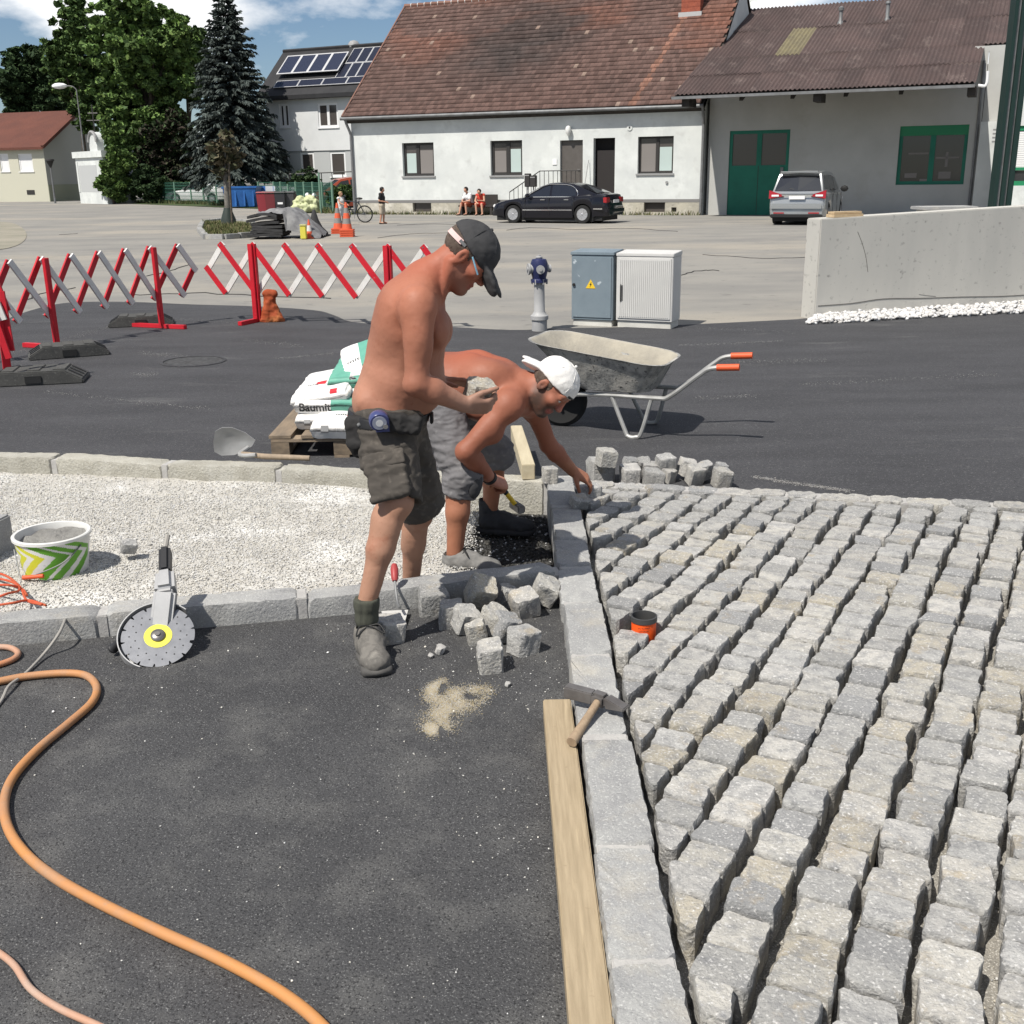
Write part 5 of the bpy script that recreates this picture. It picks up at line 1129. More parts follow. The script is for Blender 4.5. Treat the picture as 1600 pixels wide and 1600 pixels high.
def car(label, loc, head, spec, paint, cat='car', wheels=True):
    """x forward, y left; spec: L, W, belt/roof tables, wheel places; heading = angle of +x"""
    t = thing('parked_car', loc, label, cat, None, head); L_, W_ = spec['L'], spec['W']; hood, roof, wid = spec['hood'], spec['roof'], spec['wid']
    wr, ax_ = spec['wr'], spec['ax']; sill = spec['sill']
    xs = sorted(set([L_ / 2 - L_ * i / 40 for i in range(41)] + [a + wr * 1.16 * math.cos(math.pi * k / 10) for a in ax_ for k in range(11)]))
    vs, fs = [], []; ns = 13
    for x in xs:
        hw = lerpt(wid, x) * W_ / 2; zt = lerpt(hood, x); zb = sill if -L_ / 2 + .5 < x < L_ / 2 - .5 else sill + 0.06
        zarch = zb
        for a in ax_:
            d = abs(x - a)
            if d < wr * 1.16: zarch = max(zb, wr + math.sqrt((wr * 1.16) ** 2 - d * d))
        zarch = min(zarch, zt - 0.12)
        h = zt - zarch
        sec = [(0.72, zb + 0.02 if zarch == zb else zarch - 0.03), (0.955, zarch), (0.99, zarch + 0.25 * h), (1.0, zarch + 0.5 * h), (0.985, zarch + 0.78 * h), (0.94, zt - 0.05 * h), (0.86, zt)]
        ring = [(x, hw * k, z) for k, z in sec] + [(x, hw * 0.45, zt + 0.018)] + [(x, -hw * 0.45, zt + 0.018)] + [(x, -hw * k, z) for k, z in reversed(sec)]
        vs += ring
    m = len(vs) // len(xs)
    for i in range(len(xs) - 1):
        for j in range(m): fs.append((i * m + j, i * m + (j + 1) % m, (i + 1) * m + (j + 1) % m, (i + 1) * m + j))
    fs += [tuple(range(m - 1, -1, -1)), tuple((len(xs) - 1) * m + j for j in range(m))]
    f = MB(); f.add(vs, fs); body = f.build('body', paint, t, False, smooth=True)
    # greenhouse: side profile (x, z) with inset, glass inside painted pillars
    gh = spec['gh']; zb_ = spec['belt']; yb, yt = W_ / 2 * 0.90, W_ / 2 * spec['tumble']
    zmx = max(z for x, z in gh)
    yy = lambda z: yb + (yt - yb) * min(1, max(0, (z - zb_) / (zmx - zb_)))
    f = MB(); n = len(gh); vs = [(x, yy(z), z) for x, z in gh] + [(x, -yy(z), z) for x, z in gh]
    mid = [(x, 0, z + (0.03 if z > zb_ + .1 else 0)) for x, z in gh]; vs += mid
    f.add(vs, [tuple(range(n)), tuple(range(2 * n - 1, n - 1, -1))] + [q for i in range(n) for q in ((i, 2 * n + i, 2 * n + (i + 1) % n, (i + 1) % n), (2 * n + i, n + i, n + (i + 1) % n, 2 * n + (i + 1) % n))])
    f.build('cabin', paint, t, False, smooth=True)
    for pane in spec['side']:
        for s in (1, -1):
            f = MB(); pts = [V((x, s * (yy(z) + 0.006), z)) for x, z in pane]; f.prism(pts if s < 0 else pts[::-1], (0, -s * 0.004, 0)); f.build('side_window', m_cglass, t, False)
    for nm, (x0, z0, x1, z1) in spec['ends'].items():
        f = MB(); o = V((z1 - z0, 0, -(x1 - x0))).normalized(); o = o if o.z > 0 else -o; o = o * 0.035
        k0, k1 = yy(z0) * 0.93, yy(z1) * 0.92; mz = V(((x0 + x1) / 2, 0, (z0 + z1) / 2))
        f.add([V((x0, k0, z0)) + o * .3, V((x0, 0, z0)) + o, V((x0, -k0, z0)) + o * .3, V((x1, -k1, z1)) + o * .3, V((x1, 0, z1)) + o * 1.3, V((x1, k1, z1)) + o * .3], [(0, 1, 4, 5), (1, 2, 3, 4)]); f.build(nm, m_cglass, t, False)
    for a in ax_:
        for s in (1, -1):
            c = V((a, s * (W_ / 2 - 0.12), wr)); R_ = Matrix.Rotation(math.radians(-90 * s), 3, 'X')
            f = MB(); f.lathe([(wr * .6, -0.1), (wr * .97, -0.1), (wr, -0.05), (wr, 0.06), (wr * .96, 0.1), (wr * 0.66, 0.105), (wr * .62, 0.08)], c, 24, rot=R_); tw = f.build('wheel', m_tyre, t, False, smooth=True)
            f = MB(); f.lathe([(wr * .64, 0.09), (wr * .66, 0.1), (wr * .6, 0.1), (wr * .57, 0.03), (0.02, 0.02)], c, 24, rot=R_, mf=lambda i, k: 1 if i >= 3 else 0)
            for k in range(10):
                a_ = 2 * math.pi * k / 10; u = V((math.cos(a_), math.sin(a_), 0)); f.bar(c + R_ @ (u * wr * .1 + V((0, 0, .085))), c + R_ @ (u * wr * .6 + V((0, 0, .09))), 0.035, 0.03, 0, R_ @ V((0, 0, 1)))
            f.ball(c + R_ @ V((0, 0, .08)), wr * 0.16, 8); f.build('rim', [m_rim, m_trim], tw, False)
            f = MB(); f.lathe([(0.02, -0.16), (wr * 1.12, -0.16), (wr * 1.12, -0.15), (0.02, -0.15)], c, 20, rot=R_); f.build('wheel_housing', m_trim, t, False)
    f = MB(); f.box((0, 0, sill - 0.01), (L_ * 0.9, W_ * 0.84, 0.18)); f.build('underbody', m_trim, t, False)
    return t
c0, c1 = G(811, 347.5), G(911, 349); hd = (c0 - c1); ang = math.atan2(hd.y, hd.x); ang = math.pi - math.radians(27)
ctr = G(861, 349.0) + V((.25, 0.8, 0))
sed = dict(L=4.78, W=1.8, wr=0.325, ax=[1.42, -1.41], sill=0.2, belt=0.9,
    hood=[(-2.39, 0.62), (-2.36, 0.95), (-2.2, 1.03), (-1.6, 1.03), (-0.9, 0.97), (0.6, 0.93), (1.2, 0.90), (1.9, 0.80), (2.25, 0.69), (2.36, 0.58), (2.39, 0.45)],
    wid=[(-2.39, 0.80), (-2.3, 0.9), (-1.8, 0.98), (-1, 1.0), (1.0, 1.0), (1.8, 0.97), (2.2, 0.9), (2.39, 0.74)], roof=None, tumble=0.66,
    gh=[(1.02, 0.9), (0.2, 1.36), (0.0, 1.42), (-0.5, 1.435), (-0.95, 1.39), (-1.2, 1.31), (-1.98, 1.02), (-2.0, 0.95)],
    side=[[(0.78, 0.95), (0.16, 1.31), (-0.06, 1.355), (-0.06, 0.95)], [(-0.14, 0.95), (-0.14, 1.36), (-0.5, 1.365), (-0.85, 1.32), (-1.1, 1.16), (-1.12, 0.97)]],
    ends={'windscreen': (0.98, 0.93, 0.24, 1.33), 'rear_window': (-1.9, 1.06, -1.2, 1.32)})
cs = car('black saloon car parked in front of the farmhouse door', ctr, ang, sed, m_cblack)
for s in (1, -1):
    f = MB(); f.tube(smooth_path([(0.98, s * .80, 0.955), (0.2, s * .69, 1.345), (-0.3, s * .63, 1.385), (-0.85, s * .65, 1.345), (-1.13, s * .74, 1.17), (-1.16, s * .80, 0.96), (-0.6, s * .815, 0.945), (0.6, s * .815, 0.94)], 3), 0.014, 5); f.build('window_trim', m_chr, cs, False)
    f = MB(); f.bx((-2.35, s * .5, 0.72), (-2.2, s * .83, 0.92)); f.build('tail_light', m_red, cs, False, bevel=0.02)
    f = MB(); f.bx((2.2, s * .4, 0.55), (2.33, s * .74, 0.68)); f.build('headlight', m_lampw, cs, False, bevel=0.03)
    f = MB(); f.ball((0.75, s * 0.98, 1.0), 0.12, 8, sc=(0.8, 1, .65)); f.build('mirror', m_cblack, cs, False, smooth=True)
    for x in (0.1, -0.85): f = MB(); f.bx((x - .02, s * .89, 0.83), (x + .16, s * .905, 0.86)); f.build('door_handle', m_chr, cs, False)
    for x in (0.9, -0.08, -1.08): f = MB(); f.bx((x - .006, s * .885, 0.3), (x + .006, s * .9015, 0.93)); f.build('door_seam', m_trim, cs, False)
    f = MB(); f.bx((-2.2, s * .87, 0.5), (-1.85, s * .89, 0.54)); f.bx((-1.0, s * .893, 0.46), (1.0, s * .905, 0.5)); f.build('side_strip', m_chr, cs, False)
f = MB(); f.bx((-2.405, -.26, 0.72), (-2.385, .26, 0.83)); f.build('number_plate', m_plate, cs, False)
f = MB(); f.bx((-2.42, -.8, 0.36), (-2.2, .8, 0.56)); f.build('bumper', m_cblack, cs, False, bevel=0.04)
# silver van
vp = G(1243, 352); vh = math.pi / 2 - math.radians(24); vloc = vp + V((math.cos(vh), math.sin(vh), 0)) * 2.35
van = dict(L=4.8, W=1.88, wr=0.34, ax=[1.45, -1.4], sill=0.22, belt=1.02,
    hood=[(-2.4, 0.6), (-2.37, 0.98), (-2.3, 1.06), (-1.0, 1.04), (1.0, 1.0), (1.5, 0.98), (2.1, 0.85), (2.35, 0.65), (2.4, 0.45)],
    wid=[(-2.4, 0.90), (-2.3, 0.97), (-1.8, 1.0), (1.2, 1.0), (2.0, 0.94), (2.4, 0.78)], roof=None, tumble=0.70,
    gh=[(1.7, 1.0), (0.75, 1.6), (0.3, 1.68), (-0.8, 1.73), (-1.7, 1.71), (-2.02, 1.64), (-2.32, 1.06), (-2.32, 1.0)],
    side=[[(1.25, 1.08), (0.72, 1.5), (0.3, 1.57), (0.28, 1.08)], [(0.2, 1.08), (0.2, 1.58), (-0.7, 1.61), (-0.7, 1.08)], [(-0.78, 1.1), (-0.78, 1.61), (-1.6, 1.59), (-1.95, 1.16)]],
    ends={'windscreen': (1.62, 1.05, 0.8, 1.56), 'rear_window': (-2.3, 1.1, -2.06, 1.58)})
cv = car('silver people carrier seen from behind, parked under the shed canopy', vloc, vh, van, m_csil)
for s in (1, -1):
    f = MB(); f.add([(-2.36, s * .92, 0.86), (-2.36, s * .45, 0.93), (-2.36, s * .5, 1.0), (-2.33, s * .9, 1.12)], [(0, 1, 2, 3)]); f2 = MB(); f2.prism([(-2.41, s * .93, 0.86), (-2.41, s * .45, 0.94), (-2.41, s * .52, 1.0), (-2.37, s * .93, 1.13)], (0.13, 0, 0)); tl_ = f2.build('tail_light', m_red, cv, False)
    f = MB(); f.bx((-2.418, s * .6, 0.93), (-2.40, s * .84, 0.99)); f.build('reversing_lens', m_lampw, tl_, False)
    f = MB(); f.bx((-2.43, s * .4, 0.38), (-2.4, s * .75, 0.42)); f.build('reflector', m_red, cv, False)
    f = MB(); f.ball((1.1, s * 1.05, 1.12), 0.14, 8, sc=(0.7, 1, .8)); f.build('mirror', m_trim, cv, False, smooth=True)
    for x in (1.2, 0.24, -0.74): f = MB(); f.bx((x - .006, s * .92, 0.35), (x + .006, s * .943, 1.0)); f.build('door_seam', m_trim, cv, False)
    f = MB(); f.bx((1.95, s * .5, 0.7), (2.25, s * .86, 0.85)); f.build('headlight', m_lampw, cv, False, bevel=.03)
f = MB(); f.bx((-2.425, -.26, 0.84), (-2.40, .26, 0.95)); f.build('number_plate', m_plate, cv, False)
f = MB(); f.bx((-2.415, -.5, 0.95), (-2.39, .5, 0.985)); f.build('chrome_strip', m_chr, cv, False)
f = MB(); f.bx((-2.46, -.88, 0.48), (-2.3, .88, 0.7)); f.build('bumper', m_csil, cv, False, bevel=0.06)
f = MB(); f.bx((-2.47, -.86, 0.24), (-2.3, .86, 0.36)); f.build('bumper_skirt', m_trim, cv, False, bevel=.03)
f = MB(); f.bx((-2.25, -.62, 1.69), (-2.0, .62, 1.735)); f.build('roof_spoiler', m_csil, cv, False, bevel=.015)
f = MB(); f.tube([(-2.3, -.1, 1.12), (-2.29, .28, 1.18)], 0.015, 5); f.build('wiper', m_trim, cv, False)
# cars behind the fence
hat = dict(sed); hb = at(310, 300, 84); hb.z = 0
car('white car parked in the shade behind the mesh fence', hb, math.radians(170), sed, M('white_car_paint', (0.75, 0.75, 0.75), 0.3, coat=.5))
hb = at(548, 308, 62); hb.z = 0.0
cr_ = car('red car parked beyond the shrub at the farmhouse corner', hb, math.radians(205), van, M('red_car_paint', (0.33, 0.06, 0.03), 0.35, coat=.5))
for s in (1, -1): f = MB(); f.ball((2.22, s * .68, 0.8), 0.14, 8); f.build('headlight', m_lampw, cr_, False)

# ------------------------------------------------------------------ bins, skip, sacks, mat heap, cones
m_binr = M('red_plastic', (0.24, 0.035, 0.045), 0.5); m_binr2 = M('dark_red_plastic', (0.15, 0.03, 0.035), 0.5); m_bink = M('charcoal_plastic', (0.035, 0.036, 0.04), 0.5); m_bing = M('grey_plastic', (0.06, 0.06, 0.065), 0.5)
gb_ = G(430, 333)
def bin_(px, D, m, label):
    b = at(px, 333, D); b.z = 0; t = thing('wheelie_bin', b, label, 'bin', 'bins in front of the fence')
    f = MB(); f.box(b + V((0, 0, 0.52)), (0.46, 0.6, 0.9), taper=1.22); f.build('body', m, t, bevel=0.03)
    f = MB(); f.box(b + V((0, -0.02, 1.03)), (0.6, 0.76, 0.07), taper=0.9); f.build('lid', m, t, bevel=0.025)
    f = MB(); f.cyl(b + V((-0.25, .38, 1.0)), b + V((0.25, .38, 1.0)), 0.025, 8); f.build('handle', m, t)
    for s in (-.24, .24): f = MB(); f.cyl(b + V((s - .03, .25, .1)), b + V((s + .03, .25, .1)), 0.1, 10); f.build('wheel', m_tyre, t)
    return t, b
D = gb_.y
bin_(413, D, m_binr, 'bright red wheelie bin, first in the row of bins'); bin_(426, D - .3, m_binr2, 'dark red wheelie bin beside the bright red one')
t, b = bin_(441, D - .4, m_bink, 'black wheelie bin with a white notice on its front'); f = MB(); f.box(b + V((0, -0.32, .62)), (0.26, 0.02, 0.34), Matrix.Rotation(-0.07, 3, 'X')); f.build('notice', m_plate, t)
bin_(455, D - .2, m_bing, 'grey wheelie bin at the end of the row next to the pale sacks')
b = at(381, 322, 69); b.z = 0; sk = thing('skip', b, 'blue skip standing behind the mesh fence', 'skip'); m_blu = M('blue_paint', (0.025, 0.12, 0.36), 0.45, c2=(0.02, 0.09, 0.28), ns=2); w = 50 * 69 / 1750
f = MB(); f.box(b + V((0, 0, 0.62)), (w * .88, 1.5, 1.1), taper=1.16); f.build('body', m_blu, sk, bevel=.02)
for k in range(4): f = MB(); f.box(b + V((-w * .4 + w * .27 * k, -.83, .62)), (0.1, 0.12, 1.0), Matrix.Rotation(-0.1, 3, 'X')); f.build('rib', m_blu, sk)
f = MB(); f.box(b + V((0, 0, 1.2)), (w * 1.06, 1.8, 0.1)); f.build('rim', m_blu, sk)
f = MB(); f.box(at(435, 294.5, 70), (3.4, 0.1, 0.3)); gb2 = f.build('blue_banner', M('blue_banner_cloth', (0.05, 0.16, 0.45), 0.6, c2=(0.6, 0.62, 0.65), ns=1.1, lo=.48, hi=.5, stretch=(1, .01, .01))); tag(gb2, 'blue and white strip banner tied along the top of the fence', 'banner')
b = at(479, 331, D - .6); b.z = 0; hs = thing('sack_pile', b, 'pile of crumpled pale yellow-green plastic sacks beside the bins', 'sacks'); m_psk = M('pale_sack', (0.5, 0.52, 0.33), 0.6, c2=(0.42, 0.46, 0.24), ns=5, bump=.5, bs=8)
s = SDF((-.9, -.6, -.1), (.9, .6, 1.1), 0.045)
for i, (x, y, z, r) in enumerate(((-.45, 0, .25, .33), (.0, -.05, .27, .36), (.42, 0, .25, .33), (-.25, .05, .6, .3), (.22, 0, .62, .3), (.0, .1, .3, .4), (-.5, .1, .55, .2), (.5, -.1, .5, .2))): s.ell((x, y, z), (r, r * .9, r * .8), k=.05)
vs, qs = s.skin(); vs = wobble(vs, qs, 0.09, 5, 3); vs[:, 2] = np.maximum(vs[:, 2], 0); np_mesh('sacks', vs + np.array(b), quads=qs, mats=m_psk, parent=hs, smooth=True)
# heap of black rubber mats under a grey sheet
hp0, hp1 = G(395, 373), G(487, 375); D = hp0.y; hm = thing('mat_heap', at(440, 374, D) * 1.0, 'heap of stacked black rubber mats half covered by a grey crumpled sheet', 'heap'); hm.location.z = 0; LOC[hm] = hm.location.copy()
wm = 52 * D / 1750; cx = at(420, 374, D).x; m_mat = M('rubber_mat', (0.045, 0.045, 0.047), 0.8, c2=(0.03, 0.03, 0.03), ns=6, bump=.3, bs=15, rnd=.25)
for k in range(7):
    f = MB(); wv = wm * rng.uniform(0.86, 1.02) * (1 - .02 * k); x = cx + rng.uniform(-.08, .08); z = 0.055 + k * 0.1; nseg = 8
    top = []
    for j in range(nseg + 1):
        u = j / nseg; top.append((x - wv / 2 + wv * u, z + 0.035 * math.sin(u * 3.1 + k) - 0.06 * (2 * u - 1) ** 2 * (k / 8)))
    for j in range(nseg):
        (xa, za), (xb, zb) = top[j], top[j + 1]; f.add([(xa, D - .5, za), (xb, D - .5, zb), (xb, D + .9, zb), (xa, D + .9, za), (xa, D - .5, za + .075), (xb, D - .5, zb + .075), (xb, D + .9, zb + .075), (xa, D + .9, za + .075)], [(0, 1, 5, 4), (4, 5, 6, 7), (3, 2, 1, 0), (2, 3, 7, 6)] + ([(3, 0, 4, 7)] if j == 0 else []) + ([(1, 2, 6, 5)] if j == nseg - 1 else []))
    f.build('mat', m_mat, hm)
vs, qs = [], []; nx_, ny_ = 34, 14; X0_, X1_ = at(405, 374, D).x, at(505, 374, D).x
for i in range(nx_ + 1):
    u = i / nx_; x = X0_ + (X1_ - X0_) * u; prof = 0.82 * min(1, max(0.02, (1 - u) * 2.2)) ** 0.7 * (0.9 + .1 * min(1, u * 4))
    for j in range(ny_ + 1):
        v = j / ny_; y = D - 0.55 + 0.22 * (1 - u) + v * 1.5; nz_ = mnoise.fractal(V((x * 3.2, y * 3.2, 0)), 1, 2, 4)
        e = 1 - max(0, (0.22 - v) / 0.22) ** 2 * (0.75 if u > .45 else 0.12)
        vs.append((x, y + .04 * nz_, max(0.015, prof * e + 0.10 * nz_ * (prof > .05) + 0.02)))
        if i < nx_ and j < ny_: a = i * (ny_ + 1) + j; qs.append((a, a + ny_ + 1, a + ny_ + 2, a + 1))
np_mesh('cover_sheet', vs, quads=qs, mats=M('grey_sheet', (0.24, 0.24, 0.24), 0.7, c2=(0.11, 0.11, 0.115), ns=3), parent=hm, smooth=True)
m_cor, m_cow, m_cog = M('cone_orange', (0.62, 0.11, 0.05), 0.55), M('cone_band', (0.62, 0.6, 0.58), 0.4), M('cone_grey', (0.22, 0.21, 0.2), 0.6)
def cone(px, py, h, label, bands, grp='traffic cones in the yard', stack=0):
    b = G(px, py); t = thing('traffic_cone', b, label, 'traffic cone', grp)
    z0 = 0.0
    for k in range(stack + 1):
        f = MB(); f.box(b + V((0, 0, z0 + 0.025)), (h * .5, h * .5, 0.05)); f.build('base', m_cor, t, bevel=.01); z0 += 0.06
    z0 -= 0.06
    r0, r1 = h * .19, h * .035; rr = lambda q: r0 + (r1 - r0) * q
    n = len(bands)
    for k, m in enumerate(bands):
        a, c = k / n, (k + 1) / n; f = MB(); f.lathe([(rr(a), z0 + .05 + a * (h - .05)), (rr(c), z0 + .05 + c * (h - .05))], b, 16); f.build('band', m, t, smooth=True)
    return t
cone(529, 365, .84, 'tall striped orange cone, the left one of the pair by the bicycle', [m_cor, m_cog, m_cor, m_cog, m_cor], stack=2)
cone(543, 370, .84, 'tall striped orange cone, the right one of the pair by the bicycle', [m_cor, m_cog, m_cor, m_cog, m_cor], stack=3)
cone(484, 373, 0.56, 'small orange cone standing at the right foot of the mat heap', [m_cor, m_cow, m_cor])
bk = G(490, 370); rb = thing('dark_cone', bk, 'dark dirty rubber cone lying tilted behind the small orange cone', 'traffic cone', 'traffic cones in the yard')
f = MB(); f.lathe([(0.42, 0.0), (0.4, 0.12), (0.24, 0.28), (0.13, 0.5), (0.05, 0.78), (0.03, .8)], bk + V((0, .35, 0)), 14); f.build('body', m_mat, rb, smooth=True)
f = MB(); f.box(bk + V((0, .35, .02)), (.85, .7, .04)); f.build('base', m_mat, rb)
p = G(475, 374); yb_ = thing('yellow_box', p, 'small yellow box beside the small orange cone', 'box')
f = MB(); f.box(p + V((0, 0, .2)), (.18, .16, .38)); f.build('body', M('yellow_plastic', (.62, .55, .08), .5), yb_, bevel=.02)
f = MB(); f.box(p + V((0, 0, .41)), (.2, .18, .04)); f.build('lid', M('yellow_lid', (.5, .48, .2), .5), yb_, bevel=.01)

# bicycle
m_bik = M('bike_frame', (0.03, 0.035, 0.045), 0.4)
b = G(552, 348); bi = thing('bicycle', b, 'dark bicycle leaning near the farmhouse corner behind the tall cones', 'bicycle'); th = math.radians(-12); bd_ = V((math.cos(th), math.sin(th), 0))
w1, w2 = b - bd_ * .42 + V((0, 0, .33)), b + bd_ * .5 + V((0, 0, .33))
for w in (w1, w2):
    f = MB(); f.tube([w + bd_ * (.31 * math.cos(a)) + V((0, 0, .31 * math.sin(a))) for a in [2 * math.pi * k / 24 for k in range(25)]], .026, 6, caps=False); wh = f.build('wheel', m_tyre, bi, smooth=True)
    f = MB()
    for k in range(9): a = math.pi * k / 9; d = bd_ * math.cos(a) + V((0, 0, math.sin(a))); f.tube([w - d * .3, w + d * .3], .004, 3)
    f.build('spokes', m_zinc, wh)
seat, bb, hd = b + bd_ * .3 + V((0, 0, .85)), b + bd_ * .08 + V((0, 0, .33)), b - bd_ * .3 + V((0, 0, .85))
f = MB()
for p, q in ((bb, seat), (bb, hd), (seat.lerp(bb, .15), hd), (w2, bb), (w2, seat.lerp(bb, .15)), (w1, hd + V((0, 0, .08)))): f.tube([p, q], .02, 6)
f.build('frame', m_bik, bi)
f = MB(); f.tube(smooth_path([hd + V((0, -.28, .16)), hd + V((0, -.1, .2)), hd + V((0, .1, .2)), hd + V((0, .28, .16))], 3), .015, 6); f.tube([hd, hd + V((0, 0, .2))], .016, 6); f.build('handlebar', m_bik, bi)
f = MB(); f.ball(seat + V((0, 0, .07)), .14, 8, sc=(1, .6, .35)); f.build('saddle', m_trim, bi)
f = MB(); f.tube([bb + V((0, -.09, -.17)), bb + V((0, -.05, 0)), bb + V((0, .05, 0)), bb + V((0, .09, .17))], .012, 5); f.build('crank', m_zinc, bi)
# ------------------------------------------------------------------ scissor barriers
m_bred = M('barrier_red', (0.52, 0.018, 0.03), 0.45, c2=(0.42, 0.014, 0.025), ns=3, spk=((0.5, 0.3, 0.28), 30, 0.7, 0.8)); m_bwht = M('barrier_white', (0.72, 0.71, 0.68), 0.5, c2=(0.6, 0.59, 0.56), ns=5, spk=((0.3, 0.29, 0.28), 40, 0.68, 0.8))
m_rub = M('recycled_rubber', (0.075, 0.074, 0.07), 0.85, c2=(0.055, 0.055, 0.053), ns=5, spk=((0.14, 0.14, 0.13), 60, 0.6, 0.75), bump=.4, bs=40)
def barrier(label, pts, posts, zt, zb, n, red_up, post_h, feet):
    """lattice along the polyline pts (ground points); posts = fractions"""
    root = thing('scissor_barrier', pts[0], label, 'barrier', 'scissor barriers across the road')
    seg = [(pts[i + 1] - pts[i]).length for i in range(len(pts) - 1)]; tot = sum(seg)
    def on(u):
        d = u * tot
        for i, s in enumerate(seg):
            if d <= s or i == len(seg) - 1: return pts[i].lerp(pts[i + 1], d / s)
            d -= s
    def nrm(u): d = (on(min(1, u + .01)) - on(max(0, u - .01))).normalized(); return V((d.y, -d.x, 0))   # towards the camera side
    w = 0.068
    def along(k):
        u = k / n
        if u < 0: return pts[0] + (pts[0] - on(.1)) * (-u / .1)
        if u > 1: return pts[-1] + (pts[-1] - on(.9)) * ((u - 1) / .1)
        return on(u)
    for i in range(-1, n + 1):
        for up in (0, 1):
            z0, z1 = (zb, zt) if up else (zt, zb)
            f0, f1 = (0.5 if i == -1 else 0.0), (0.5 if i == n else 1.0)
            red = (up == 1) == red_up; off = (0.022 if red else -0.022) * (-1 if red_up else 1)
            nn = nrm(min(1, max(0, (i + .5) / n)))
            A = along(i + f0) + nn * off + V((0, 0, z0 + (z1 - z0) * f0)); B = along(i + f1) + nn * off + V((0, 0, z0 + (z1 - z0) * f1))
            f = MB(); d = (B - A).normalized(); f.bar(A - d * .025, B + d * .025, 0.022, w, 0, d.cross(nn)); f.build('slat', m_bred if red else m_bwht, root)
            if red and 0 <= i: f = MB(); f.cyl(A - nn * .06, A + nn * .015, .01, 6); f.build('bolt', m_zinc, root)
    for u, ft in zip(posts, feet):
        p = on(u); nn = nrm(u); d = V((-nn.y, nn.x, 0))
        f = MB(); q = p + nn * .06; f.bar(q + V((0, 0, 0.03)), q + V((0, 0, post_h)), 0.065, 0.045, 0, nn); f.bar(q - nn * .03 + d * .042 + V((0, 0, .03)), q - nn * .03 + d * .042 + V((0, 0, post_h)), .03, .05, 0, nn); po = f.build('post', m_bred, root, bevel=.004)
        f = MB(); f.bar(p - nn * .42 * ft + V((0, 0, .03)), p + nn * .42 * ft + V((0, 0, .03)), .06, .05); f.build('foot', m_bred, po, bevel=.004)
    return root, on, nrm
def base_block(p, rz, label, l=0.8, w=0.38, h=0.13):
    t = thing('base_block', p, label, 'base block', 'rubber barrier feet', rz)
    f = MB(); s = [(-l / 2, 0), (-l / 2, h * .35), (-l * .32, h), (l * .32, h), (l / 2, h * .35), (l / 2, 0)]
    f.prism([V((x, -w / 2, z)) for x, z in s], (0, w, 0)); f.build('body', m_rub, t, False, bevel=.012)
    for x in (-.26, 0, .26):
        f = MB(); f.box((x * l, 0, h), (l * .13, w * .78, .02)); f.build('tread', m_rub, t, False, bevel=.005)
    for sx in (-1, 1):
        for y in (-.11, 0, .11):
            f = MB(); a = math.atan2(h * .65, l * .18); f.box((sx * l * .41, y, h * .675 + .003), (l * .15, .035, .012), Matrix.Rotation(sx * a, 3, 'Y')); f.build('slot', m_trim, t, False)
    for y in (-w / 2, w / 2): f = MB(); f.box((0, y, h * .45), (.14, .02, h * .5)); f.build('handle_recess', m_trim, t, False)
    return t
# right barrier, white and red: posts seen at 405 and 607
q1, q2 = G(405, 503), G(612, 512); dr_ = (q2 - q1); 
cell = dr_ / 4.0
L0, L1 = q1 - cell * 1.0, q1 + cell * 5.0
zt_ = at(405, 383, q1.y).z; zb_ = at(405, 457, q1.y).z; print('barrier zt zb', zt_, zb_, q1, q2)
barrier('red and white scissor barrier standing behind the two workers', [L0, L1], [1 / 6, 5 / 6], zt_, zb_, 6, False, zt_ + .02, [1, 1])
# left barrier, seen from its shaded side
qb, qc = G(86, 545), G(252, 512); cell = (qc - qb) / 4.0
barrier('red and grey-looking scissor barrier running out of the picture on the left', [qb - cell * 3, qc, qc + cell * 1.0 + V((.05, -.1, 0))], [3 / 8, 7 / 8], zt_, zb_, 8, True, zt_ + .02, [1, 1])
qa = G(14, 596); fb = thing('folded_barrier', qa, 'folded red barrier post with hanging slats at the left edge of the picture', 'barrier', 'scissor barriers across the road')
tp = at(-12, 400, qa.y - .15)
f = MB(); f.bar(qa + V((0, 0, .03)), tp, .07, .05); po = f.build('post', m_bred, fb, bevel=.004); f = MB(); f.bar(qa + V((-.35, -.1, .03)), qa + V((.3, .1, .03)), .06, .05); f.build('foot', m_bred, po, bevel=.004)
for k, (x0, y0, x1, y1, m) in enumerate(((-14, 420, 12, 486, m_bred), (2, 455, 18, 548, m_bred), (-6, 470, 6, 500, m_bwht), (-10, 490, 14, 560, m_bred))):
    f = MB(); f.bar(at(x0, y0, qa.y - .2 - .03 * k), at(x1, y1, qa.y - .2 - .03 * k), .022, .055, 0, (1, 0, .2)); f.build('slat', m, fb)
base_block(G(108, 556), math.radians(25), 'rubber barrier foot at the second red post from the left')
base_block(G(60, 597), math.radians(12), 'rubber barrier foot with three clear slots, nearest of the three', 0.86, .42)
base_block(G(222, 508), math.radians(15), 'rubber barrier foot beside the third red post, farthest of the three')
p = G(425, 503); bg_ = thing('sandbag', p, 'crumpled rusty orange bag leaning on the red barrier post', 'bag')
s = SDF((-.3, -.3, -.05), (.35, .3, .6), 0.014); s.cone((-.08, 0, .05), (-.02, 0, .34), .11, .07, k=.05).cone((.08, 0, .03), (.02, 0, .30), .09, .06, k=.05).ell((.0, 0, .42), (.10, .05, .06), k=.04).cone((.12, 0, .03), (.17, 0, .02), .05, .03, k=.05)
vs, qs = s.skin(); vs = wobble(vs, qs, .03, 7, 2); vs[:, 2] = np.maximum(vs[:, 2], .0); vs *= .85; np_mesh('cloth', vs + np.array(p), quads=qs, mats=M('rust_orange_cloth', (0.3, 0.06, 0.02), .8, c2=(0.5, 0.17, 0.06), ns=4, lo=.5, hi=.62), parent=bg_, smooth=True)

